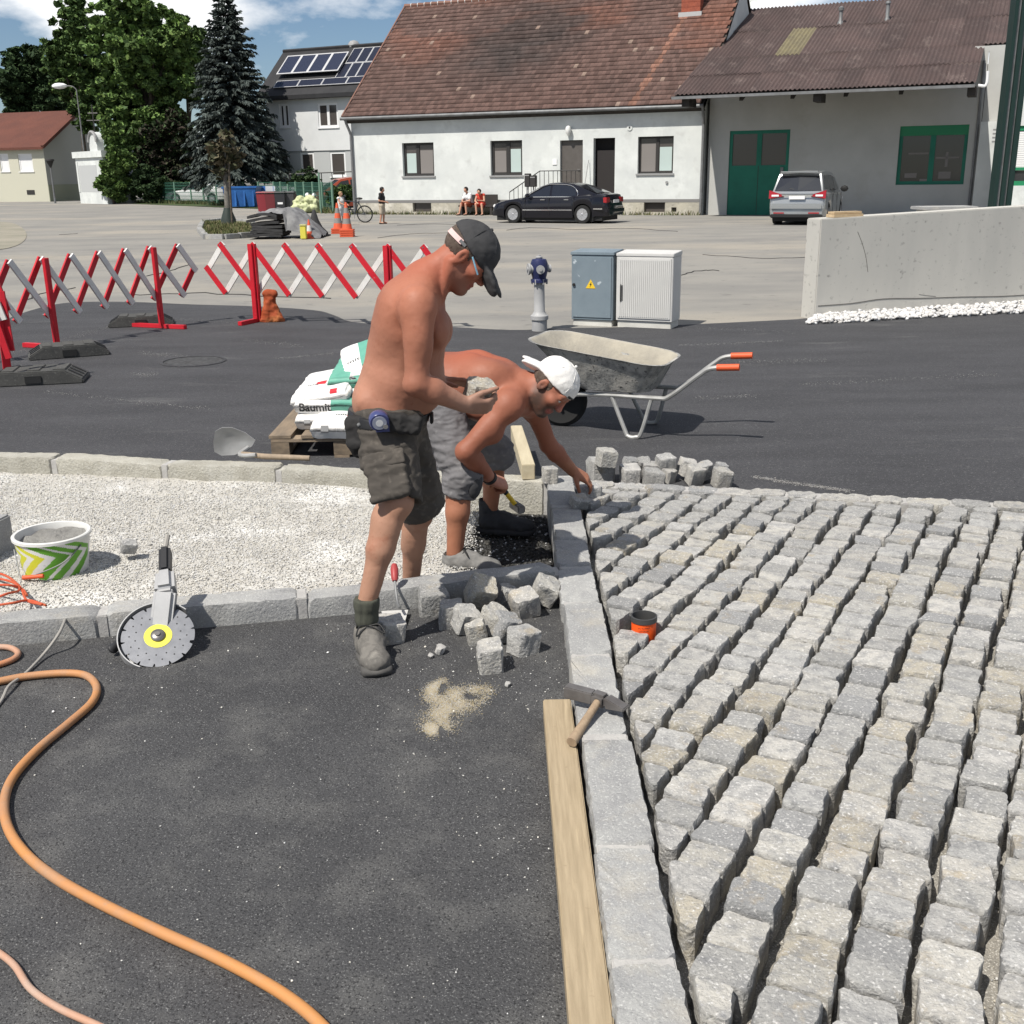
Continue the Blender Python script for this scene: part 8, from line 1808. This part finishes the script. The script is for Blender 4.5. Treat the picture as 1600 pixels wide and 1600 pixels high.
for i, p in enumerate(P_): vs_ += [p + V(up_) * .010, p - V(up_) * .010, p - V(up_) * .010 + V(Rh @ np.array((-.004, -.003, 0))), p + V(up_) * .010 + V(Rh @ np.array((-.004, -.003, 0)))]
f.add(vs_, [((i * 4 + j), (i * 4 + (j + 1) % 4), ((i + 1) * 4 + (j + 1) % 4), ((i + 1) * 4 + j)) for i in range(len(P_) - 1) for j in range(4)] + [(0, 1, 2, 3), tuple(len(vs_) - 4 + j for j in (3, 2, 1, 0))]); st_ = f.build('strap', m_strap, cpA); f = MB(); f.box(P_[-1], (.012, .006, .03), Matrix([list(r) for r in axes3(up_, Rh @ np.array((1, 0, 0)))])) ; f.build('buckle', m_zinc, st_)
f = MB(); f.tube([Th(.018, -.089, .022), Th(.05, -.083, .006), Th(.078, -.074, -.008)], .0035, 6); f.build('glasses_temple', M('pale_blue_plastic', (.25, .5, .65), .3), ta)
# shorts, belt, pocket
m_shA = M('brown_work_cloth', (.080, .070, .060), .95, c2=(.056, .050, .044), ns=5, spk=((.12, .105, .09), 30, .58, .78), bump=.25, bs=260)
s = SDF((-.9, 3.8, .35), (-.1, 4.8, 1.0), .0062)
s.cone(A3(605, 664, yc), A3(608, 640, yc), .147, .152, .03, flat=(yv, 1.2), cut=[(A3(608, 634, yc), (-.04, 0, 1))])
hemN, hemF = A3(617, 774, 4.02), A3(660, 797, 4.5)
dN = hemN - hN; dF = hemF - hF
s.cone(hN + np.array((0, .02, .04)), hN + dN * 1.08, .112, .100, .04, cut=[(hemN, dN / np.linalg.norm(dN) + np.array((-.42, 0, .1)))])
s.cone(hF + np.array((0, 0, .04)), hF + dF * 1.08, .120, .095, .04, cut=[(hemF, dF / np.linalg.norm(dF) + np.array((.1, 0, 0)))])
s.cone(hN + dN * .80, hN + dN * 1.3, .086, .088, .006, 's'); s.cone(hF + dF * .82, hF + dF * 1.3, .082, .084, .006, 's')
R_p = axes3(dN, (0, -1, 0)); pc = hN + dN * .52 + np.array((-.0, -.105, .0)); s.box(pc, (.085, .075, .014), np.stack([R_p[:, 0], R_p[:, 1], R_p[:, 2]], 1), .01, .006)
shA = cloth('shorts', s, m_shA, ta, .010, 6, 4, (1, 1, 1.9))
s = SDF(pc - .16, pc + .16, .0045); s.box(pc - dN / np.linalg.norm(dN) * .075 + np.array((0, -.014, 0)), (.030, .08, .008), np.stack([R_p[:, 0], R_p[:, 1], R_p[:, 2]], 1), .006, 0); cloth('pocket_flap', s, m_shA, shA, .003, 14)
m_belt = M('black_belt', (.015, .015, .016), .45); Rbt = axes3((1, 0, -.06), (.06, 0, 1)); bc_ = A3(608, 641, yc); bc_ = bc_ + np.array((0, 0, -.018)); s = SDF((-.9, 3.8, .7), (-.1, 4.8, 1.0), .0055); s.cone(A3(605, 664, yc), A3(608, 640, yc), .157, .162, .03, flat=(yv, 1.2)); s.cone(hN + np.array((0, .02, .04)), hN + dN * .6, .121, .11, .04); s.cone(hF + np.array((0, 0, .04)), hF + dF * .6, .13, .11, .04)
bt_ = A3(608, 640, yc); s.g = np.maximum(s.g, np.abs((s.lo[2] + s.h * np.arange(s.n[2], dtype=np.float32))[None, None, :] - (bt_[2] - .02) + .06 * ((s.lo[0] + s.h * np.arange(s.n[0], dtype=np.float32))[:, None, None] - bt_[0])) - .02).astype(np.float32); blt = cloth('belt', s, m_belt, ta, .001, 20)
s = SDF(A3(566, 672, 4.1) - .16, A3(566, 672, 4.1) + .16, .005); Rpo = axes3((.9, -.35, .1), (.1, .1, 1)); s.box(A3(563, 674, 4.10), (.055, .03, .06), Rpo, .02, .01); s.ell(A3(563, 700, 4.1), (.04, .022, .04), None, .03); po_ = cloth('tool_pouch', s, M('black_pouch', (.022, .021, .021), .8), ta, .004, 14); f = MB(); f.ball(A3(561, 664, 4.065), .009, 8); f.build('stud', m_zinc, po_, smooth=True)
s = SDF(A3(625, 664, 4.03) - .16, A3(625, 664, 4.03) + .16, .005); s.box(A3(628, 662, 4.03), (.075, .025, .035), axes3((1, .1, -.1), (0, .1, 1)), .015, .01); cloth('holster', s, M('black_pouch', (.022, .021, .021), .8), ta, .006, 16)
f = MB(); f.box(V(bc_ + Rbt @ np.array((.170, -.02, 0))), (.012, .05, .042)); f.build('buckle', m_trim, blt, bevel=.003)
tmc = A3(592, 657, 3.985); tm_ = thing('tape_measure', tmc, 'round blue and clear tape measure clipped to the shorts of the standing worker', 'tape measure'); Rt = axes3((.96, .2, 0), (0, -.28, 1)); nT = np.array((.0, -.95, .2)); Rt2 = Matrix([list(r) for r in np.stack([Rt[:, 0], Rt[:, 2], -Rt[:, 1]], 1)])
f = MB(); f.lathe([(.0005, -.02), (.034, -.02), (.038, -.014), (.038, .014), (.034, .02), (.0005, .02)], tmc, 24, rot=Rt2); f.box(V(tmc) + Rt2 @ V((.012, -.024, 0)), (.05, .03, .04), Rt2); f.build('case', M('tape_blue', (.05, .06, .16), .3, coat=.4), tm_, smooth=True)
f = MB(); f.lathe([(.027, .0205), (.027, .023), (.0005, .023)], tmc, 20, rot=Rt2); f.build('clear_window', M('tape_window', (.32, .34, .42), .12, coat=.6), tm_); f = MB(); f.lathe([(.0095, .023), (.0095, .028), (.0005, .028)], V(tmc) + Rt2 @ V((.022, -.014, 0)), 14, rot=Rt2); f.build('knob', m_chr, tm_); f = MB(); f.lathe([(.014, .0232), (.014, .0238), (.0005, .0238)], tmc, 14, rot=Rt2); f.build('hub_label', m_plate, tm_)
# sock, shoes
m_sock = M('green_grey_sock', (.075, .078, .06), .95, c2=(.05, .052, .042), ns=40, stretch=(1, 1, .1), bump=.5, bs=120)
hl = np.array(G(561, 992, .008)); hl[2] = .008; fd = (.27, -1.0)
hl = np.array((aN[0] - .055 * .26, aN[1] + .055 * .96, .008))
m_shoeA = M('dusty_grey_shoe', (.16, .15, .135), .9, c2=(.085, .08, .074), ns=14, lo=.45, hi=.55, stain=((.24, .225, .2), 14, .5, .7), bump=.3, bs=90); m_sole = M('shoe_sole', (.10, .096, .09), .85, c2=(.06, .058, .056), ns=12)
so, Ts = shoe(ta, hl, fd, m_shoeA, m_sole, .315)
s = SDF(aN - .14, aN + .17, .0055); s.cone(aN + np.array((.0, -.0, -.05)), aN + np.array((.003, 0, .03)), .046, .045, .01, cut=[(aN + np.array((.003, 0, .034)), (0, 0, 1))]); s.cone(aN + np.array((.002, 0, .008)), aN + np.array((.003, 0, .024)), .050, .050, .004, cut=[(aN + np.array((.003, 0, .036)), (0, 0, 1))]); cloth('sock', s, m_sock, ta, .0016, 40, 3, (1, 1, .2), False)
shoe(ta, np.array((aF[0] - .05, aF[1], -.075)), (1, -.1), m_shoeA, m_sole, .30, laces=False)
me = stone_mesh([(-.056, -.05), (.054, -.054), (.057, .05), (-.052, .053)], .1, 991, .006, .006, n=26, rc_=.016, foot=.95); o = put('held_stone', me, m_gran, V(stA) - V((0, 0, .05)), None, (.25, .15, .4)); tag(o, 'granite stone held in both hands by the standing worker', 'stone')

# ---- the stooping worker
tb2 = thing('person', V((-.1, 5.2, 0)), 'stooping shirtless man in a backwards white cap setting a cobble', 'person')
s = SDF((-.85, 4.62, -.12), (.62, 6.0, 1.12), .0065); yb_ = 5.28
lat = np.array((.12, .99, 0.)); 
tor = [(664, 610, .132, 5.34), (698, 596, .138, 5.32), (742, 594, .142, 5.28), (782, 602, .124, 5.24), (812, 608, .078, 5.2)]; pb_ = [(A3(x, y, Y_), r) for x, y, r, Y_ in tor]; fl = [1.25, 1.15, 1.22, 1.4, 1.5]
for i in range(4): s.cone(pb_[i][0], pb_[i + 1][0], pb_[i][1], pb_[i + 1][1], .03, flat=(lat, fl[i]))
SN, SF_ = A3(797, 630, 5.02), A3(832, 634, 5.40); nb = A3(816, 604, 5.2)
s.cone(SN, SF_, .06, .06, .06); s.cone(nb, SN, .052, .05, .05); s.cone(nb, SF_, .052, .05, .05)
s.ell(A3(760, 588, 5.14), (.10, .075, .075), None, .05); s.ell(A3(770, 580, 5.38), (.1, .075, .07), None, .05); s.ell(A3(712, 632, 5.28), (.1, .13, .06), None, .05); s.ell(A3(764, 634, 5.2), (.11, .13, .09), None, .06)
s.cone(A3(790, 556, 5.22), A3(690, 540, 5.33), .014, .014, .04, 's')
Rb2 = axes3((.50, -.38, -.78), (.83, -.20, .52)); hb2 = A3(861, 604, 5.13); kb = 1.06
s.cone(A3(815, 606, 5.2), hb2 + Rb2 @ np.array((-.04, 0, -.055)), .068, .06, .04); s.cone(A3(822, 626, 5.2), hb2 + Rb2 @ np.array((.0, 0, -.08)), .05, .045, .03)
Tb = head(s, hb2, Rb2, kb)
e1, w1 = A3(728, 706, 4.93), A3(767, 749, 5.09)
s.ell(SN + np.array((-.015, -.025, -.015)), (.066, .058, .068), None, .03); s.cone(SN + np.array((-.01, -.02, -.01)), e1, .059, .046, .03); s.ell((SN + e1) / 2 + np.array((.012, 0, -.02)), (.062, .045, .062), None, .03); m1 = e1 * .68 + w1 * .32; s.cone(e1, m1, .045, .048, .02); s.cone(m1, w1, .046, .030, .02); s.ell(e1 + np.array((-.006, 0, 0)), (.034, .036, .034), None, .03)
dH = A3(806, 790, 5.2) - A3(776, 748, 5.13); dH /= np.linalg.norm(dH)
HP = hand(s, w1, (.72, .55, -.42), (-.25, -.62, .74), 1, ((1.0, 1.2, .7), (1.05, 1.2, .7), (1.1, 1.2, .7), (1.15, 1.2, .7)), ((.5, .55, -.6), (.55, -.1, -.8)), 1.05, .02)
e2, w2 = A3(856, 694, 5.54), A3(895, 736, 5.68)
s.ell(SF_ + np.array((.01, .02, -.015)), (.06, .055, .065), None, .03); s.cone(SF_ + np.array((.01, .01, -.02)), e2, .053, .043, .03); m2 = e2 * .68 + w2 * .32; s.cone(e2, m2, .045, .046, .02); s.cone(m2, w2, .045, .030, .02)
stB = A3(921, 766, 5.76)
HB = hand(s, w2, (.80, .14, -.52), (.30, -.35, .86), -1, ((.35, .55, .4), (.4, .55, .4), (.45, .6, .4), (.5, .6, .45)), ((.5, .75, -.35), (.75, .25, -.6)), 1.08, .08)
hN, kN, cN, aN = A3(682, 630, 5.2), A3(724, 742, 5.03), A3(715, 800, 5.0), A3(710, 874, 4.99)
hF, kF, cF, aF = A3(680, 624, 5.46), A3(776, 708, 5.52), A3(770, 748, 5.58), A3(766, 802, 5.62)
for h_, k_, c_, a_, bk in ((hN, kN, cN, aN, (-.022, .01, 0)), (hF, kF, cF, aF, (-.02, .01, 0))):
    s.cone(h_, k_, .098, .061, .03); s.ell(k_ + np.array((.01, -.01, 0)), (.053, .053, .055), None, .02); s.cone(k_, c_, .056, .054, .03); s.cone(c_, a_, .053, .038, .03); s.ell(k_ * .45 + c_ * .55 + np.array(bk), (.048, .054, .08), None, .03)
vs, q = s.skin(); vs = wobble(vs, q, .0022, 9, 6); vs = wobble(vs, q, .0007, 60, 3)
c = zones(vs, (.255, .092, .055), [(A3(740, 556, 5.28), .14, (.30, .088, .05)), (A3(745, 615, 5.05), .15, (.31, .122, .077)), (hb2, .16, (.32, .125, .08)), (HP(.06, 0, 0), .10, (.42, .2, .14)), (HB(.05, 0, 0), .11, (.36, .2, .14))])
lw = np.clip((A3(720, 760, 5.05)[2] - vs[:, 2]) / .05, 0, 1)[:, None]; c = c * (1 - lw) + np.array((.31, .13, .075)) * lw
for e in (-1, 1):
    for a_, b_ in (((-.005, e * .062, -.03), (.02, e * .052, -.075)), ((.02, e * .05, -.075), (.085, e * .012, -.1)), ((.088, e * .025, -.05), (.08, e * .022, -.09))):
        d, t_ = seg_w(vs, Tb(*a_), Tb(*b_)); w_ = np.clip(1.5 - d / .036, 0, 1)[:, None] * .8; c = c * (1 - w_) + np.array((.075, .05, .04)) * w_
d, t_ = seg_w(vs, Tb(.09, -.02, -.066), Tb(.09, .02, -.066)); w_ = np.clip(1.5 - d / .013, 0, 1)[:, None] * .8; c = c * (1 - w_) + np.array((.42, .12, .1)) * w_
d = np.linalg.norm(vs - Tb(.112, 0, -.02), axis=1); w_ = np.clip(1.5 - d / .025, 0, 1)[:, None] * .5; c = c * (1 - w_) + np.array((.52, .17, .13)) * w_
for e in (-1, 1): d, t_ = seg_w(vs, Tb(.092, e * .018, .033), Tb(.082, e * .05, .032)); w_ = np.clip(1.5 - d / .008, 0, 1)[:, None] * .6; c = c * (1 - w_) + np.array((.10, .065, .05)) * w_
np_mesh('body', vs, quads=q, mats=m_skin, parent=tb2, smooth=True, cols=c); eyes(Tb, Rb2, kb, tb2)
s = SDF(hb2 - .2, hb2 + .2, .005); s.ell(Tb(-.016, 0, .030), (.101 * kb, .079 * kb, .092 * kb), Rb2, 0, cut=[(Tb(.03, 0, 0), Rb2 @ np.array((1, 0, .3))), (Tb(-.05, 0, -.04), Rb2 @ np.array((.35, 0, -1)))]); cloth('hair', s, m_hair, tb2, .002, 60)
m_capw = M('white_cap', (.72, .71, .69), .85, c2=(.62, .61, .59), ns=9, bump=.3, bs=160)
cpB = cap(hb2, Tb, Rb2, kb, m_capw, tb2, True, None)
f = MB(); P_ = [V(Tb(-.008 + .1085 * math.cos(a), .0875 * math.sin(a), .05 + .002)) for a in [math.radians(-26 + 6.5 * i) for i in range(9)]]; f.tube(P_, .0075, 6); f.build('cap_opening', m_trim, cpB, smooth=True)
m_shB = M('grey_work_cloth', (.16, .155, .16), .95, c2=(.12, .117, .122), ns=5, spk=((.21, .205, .205), 30, .6, .78), bump=.25, bs=260)
s = SDF((-.85, 4.85, .1), (.2, 5.9, 1.0), .0065)
s.cone(A3(660, 612, 5.34), A3(682, 604, 5.34), .148, .150, .03, flat=(lat, 1.22), cut=[(A3(694, 604, 5.33), pb_[1][0] - pb_[0][0])])
hemN, hemF = A3(717, 772, 5.03), A3(784, 716, 5.54); dN = kN - hN; d2 = hemN - kN; dF = kF - hF; d2F = aF - kF; d2F /= np.linalg.norm(d2F)
s.cone(hN, kN, .122, .088, .04); s.cone(kN, kN + d2 * 1.5, .088, .080, .02, cut=[(hemN, d2)])
s.cone(hF, kF, .120, .086, .04); s.cone(kF, kF + d2F * .12, .086, .080, .02, cut=[(kF + d2F * .055, d2F)])
s.cone(kN + d2 * .5, kN + d2 * 2, .068, .07, .005, 's'); s.cone(kF + d2F * .02, kF + d2F * .2, .066, .068, .005, 's')
shB = cloth('shorts', s, m_shB, tb2, .0085, 8, 7, (1, 1, 2.2))
s = SDF(kN - .2, kN + .2, .0055); s.ell(kN + np.array((.05, -.045, -.03)), (.035, .045, .075), axes3((.6, -.75, 0), (.1, 0, 1)), 0); cloth('knee_patch', s, M('dark_patch', (.05, .05, .053), .9), shB, .002, 12)
ring('belt', A3(692, 604, 5.33), axes3(pb_[1][0] - pb_[0][0], (0, 0, 1)) @ np.array([[0, 0, 1], [0, 1, 0], [-1, 0, 0]]), .148, .178, .03, m_belt, tb2, .005)
m_shoeB = M('grey_shoe', (.2, .195, .185), .9, c2=(.13, .128, .125), ns=9, bump=.3, bs=90); m_boot = M('dark_boot', (.03, .03, .032), .8, c2=(.022, .022, .024), ns=8)
shoe(tb2, np.array((aN[0] - .055, aN[1] + .01, -.055)), (1, -.25), m_shoeB, m_sole, .295)
shoe(tb2, np.array((aF[0] - .06, aF[1] + .01, -.06)), (1, -.25), m_boot, m_boot, .31, boot=.045, laces=False)
ring('wristband', w1 + (w1 - e1) * -.06, axes3((w1 - e1), (0, 0, 1)) @ np.array([[0, 0, 1], [0, 1, 0], [-1, 0, 0]]), .032, .034, .02, m_trim, tb2, .003)
hh = thing('hand_hammer', A3(800, 780, 5.19), 'hammer with a yellow and black handle gripped by the stooping worker', 'hammer')
h0_, h1_ = HP(.085, .045, -.03), A3(808, 792, 5.20); h0_ = HP(.078, .03, -.028); f = MB(); f.tube([V(h0_), V(h0_ * .55 + h1_ * .45)], .0135, 10); f.build('grip', m_trim, hh, smooth=True); f = MB(); f.tube([V(h0_ * .55 + h1_ * .45), V(h1_)], .012, 10); f.build('handle', M('handle_yellow', (.6, .4, .03), .5), hh, smooth=True)
f = MB(); f.box(V(h1_), (.04, .12, .04), Matrix.Rotation(.4, 3, 'Z')); f.build('head', m_hst, hh, bevel=.006)
me = stone_mesh([(-.056, -.058), (.055, -.054), (.057, .056), (-.054, .058)], .1, 993, .006, .006, n=26, rc_=.016, foot=.95); o = put('placed_stone', me, m_gran, V((stB[0], stB[1], .055)), None, (.05, .03, .35)); tag(o, 'stone pressed into place under the left hand of the stooping worker', 'stone')

# ---- people across the yard
def figure(p, h, face, label, J, top, legs_c, hair, skin=(.45, .24, .16), sleeve=True, group=None):
    """J: joints in fractions of the height, x forward, y left, z up"""
    t = thing('person', p, label, 'person', group); ca, sa = math.cos(face), math.sin(face); Rz = np.array([[ca, -sa, 0], [sa, ca, 0], [0, 0, 1]])
    W_ = lambda q: np.array(p) + Rz @ (np.array(q, float) * h); g = {k: W_(v) for k, v in J.items()}
    lo = np.min(list(g.values()), 0) - .22 * h; hi = np.max(list(g.values()), 0) + .22 * h; r = lambda q: q * h
    s = SDF(lo, hi, .016)
    s.cone(g['pel'], g['chest'], r(.07), r(.075), .03, flat=(Rz[:, 1], 1.25)); s.cone(g['chest'], g['neck'], r(.06), r(.032), .02); s.cone(g['neck'], g['head'], r(.03), r(.04), .01); s.ell(g['head'], (r(.058), r(.048), r(.068)), Rz, .01); s.ell(g['head'] + Rz @ np.array((.055 * h, 0, -.012 * h)), (r(.014), r(.012), r(.016)), Rz, .01)
    for e in 'lr':
        s.cone(g['s' + e], g['e' + e], r(.03), r(.024), .02); s.cone(g['e' + e], g['w' + e], r(.024), r(.017), .01); s.ell(g['w' + e] + (g['w' + e] - g['e' + e]) * .25, (r(.022), r(.022), r(.022)), None, .01)
        s.cone(g['h' + e], g['k' + e], r(.05), r(.034), .02); s.cone(g['k' + e], g['a' + e], r(.034), r(.022), .01); s.cone(g['a' + e], g['a' + e] + Rz @ np.array((.09 * h, 0, -.018 * h)), r(.024), r(.02), .01)
    s.cone(g['sl'], g['sr'], r(.034), r(.034), .03)
    vs, q = s.skin(); np_mesh('body', vs, quads=q, mats=m_skin, parent=t, smooth=True, cols=np.tile(np.array(skin, np.float32), (len(vs), 1)))
    s = SDF(lo, hi, .016); s.cone(g['pel'] + np.array((0, 0, .02 * h)), g['chest'], r(.082), r(.086), .03, flat=(Rz[:, 1], 1.25)); s.cone(g['chest'], g['neck'], r(.072), r(.03), .02, cut=[(g['neck'] - np.array((0, 0, .012 * h)), (0, 0, 1))]); s.cone(g['sl'], g['sr'], r(.042), r(.042), .03)
    if sleeve:
        for e in 'lr': s.cone(g['s' + e], g['s' + e] * .4 + g['e' + e] * .6, r(.043), r(.04), .02)
    cloth('shirt', s, top, t, .008, 8)
    s = SDF(lo, hi, .016)
    for e in 'lr': s.cone(g['h' + e], g['h' + e] * .12 + g['k' + e] * .88, r(.064), r(.055), .02)
    s.cone(g['hl'], g['hr'], r(.07), r(.07), .02); s.cone(g['pel'], g['pel'] + np.array((0, 0, .02 * h)), r(.085), r(.085), .02, flat=(Rz[:, 1], 1.2)); cloth('shorts', s, legs_c, t, .006, 8)
    s = SDF(lo, hi, .016); s.ell(g['head'] + Rz @ np.array((-.012 * h, 0, .016 * h)), (r(.064), r(.056), r(.066)), Rz, .01, cut=[(g['head'] + Rz @ np.array((.02 * h, 0, 0)), Rz @ np.array((1, 0, -.6)))]); cloth('hair', s, hair, t, .008, 20)
    for e in 'lr':
        f = MB(); a = g['a' + e]; f.box(V(a + Rz @ np.array((.035 * h, 0, -.022 * h))), (.15 * h, .055 * h, .04 * h), Matrix.Rotation(face, 3, 'Z')); f.build('shoe', m_trim, t, bevel=.02)
    return t, g
STAND = dict(pel=(0, 0, .52), chest=(.01, 0, .72), neck=(0, 0, .83), head=(.035, 0, .92), sl=(0, .1, .8), sr=(0, -.1, .8), el=(-.02, .13, .63), er=(-.03, -.13, .63), wl=(.12, .09, .58), wr=(.13, -.06, .6), hl=(0, .05, .5), hr=(0, -.05, .5), kl=(.03, .05, .28), kr=(-.01, -.05, .28), al=(0.01, .06, .045), ar=(-.05, -.06, .045))
pb0 = G(598, 350); bh = at(598, 292, pb0.y).z
mk_t, mk_s, mk_h = M('black_tee', (.022, .022, .024), .9), M('beige_shorts', (.42, .36, .28), .9), M('black_hair', (.02, .017, .015), .8, bump=.5, bs=40)
figure(pb0, bh, math.radians(-12), 'boy in a black T-shirt and beige shorts walking past the farmhouse', STAND, mk_t, mk_s, mk_h)
pg = G(534, 352); gh = at(536, 299, pg.y).z
GJ = dict(STAND); GJ.update(head=(.03, 0, .92), wl=(.2, .1, .6), wr=(.2, -.1, .62), el=(.08, .13, .66), er=(.08, -.13, .66))
figure(pg, gh, math.radians(-30), 'small girl in a white top standing with the bicycle behind the tall cones', GJ, M('white_top', (.62, .62, .6), .9), M('pale_shorts', (.5, .5, .5), .9), M('fair_hair', (.3, .2, .11), .8), sleeve=False)
bp = H.W(H.hit(752, 320)[0], -.95, 0)
bn = thing('bench', V((bp.x, bp.y + .35, 0)), 'dark bench against the farmhouse wall on which two women sit', 'bench'); bw = 1.9
U_ = H.u
m_bn = M('dark_bench', (.04, .036, .034), .8); yaw_b = math.atan2(U_.y, U_.x); Rbn = Matrix.Rotation(yaw_b, 3, 'Z')
ctr_ = V((bp.x + .25, bp.y + .45, 0))
f = MB(); f.box(ctr_ + V((0, 0, .4)), (1.75, .5, .09), Rbn); f.build('seat', m_bn, bn, bevel=.01)
f = MB(); f.box(ctr_ + Rbn @ V((0, .25, .66)), (1.75, .08, .46), Rbn); f.build('backrest', m_bn, bn, bevel=.01)
for k in (-.75, .75): f = MB(); f.box(ctr_ + Rbn @ V((k, 0, .18)), (.1, .46, .36), Rbn); f.build('leg', m_bn, bn)
SIT = dict(pel=(0, 0, .28), chest=(.08, 0, .47), neck=(.12, 0, .575), head=(.17, 0, .665), sl=(.1, .1, .54), sr=(.1, -.1, .54), el=(.16, .13, .38), er=(.18, -.13, .38), wl=(.27, .05, .36), wr=(.27, -.04, .37), hl=(.02, .055, .275), hr=(.02, -.055, .275), kl=(.27, .09, .3), kr=(.27, -.08, .3), al=(.26, .1, .04), ar=(.34, -.1, .04))
S2 = dict(SIT); S2.update(head=(.21, 0, .63), neck=(.15, 0, .56), wl=(.3, .02, .40), wr=(.3, -.02, .33), al=(.30, .12, .04), ar=(.28, -.06, .04))
fc = yaw_b - math.pi / 2
w1_ = ctr_ + Rbn @ V((-.35, -.05, .0)); w2_ = ctr_ + Rbn @ V((.22, -.05, 0))
figure(w1_, 1.66, fc - .35, 'woman in a white top sitting on the bench, legs stretched out', SIT, M('white_blouse', (.6, .6, .6), .9), M('rust_shorts', (.24, .06, .03), .9), mk_h, (.48, .26, .18), group='women on the bench')
figure(w2_, 1.62, fc + .1, 'woman in a red top sitting on the bench nearest the black car', S2, M('red_top', (.5, .055, .035), .9), M('red_skirt', (.45, .05, .035), .9), mk_h, (.5, .28, .19), False, 'women on the bench')
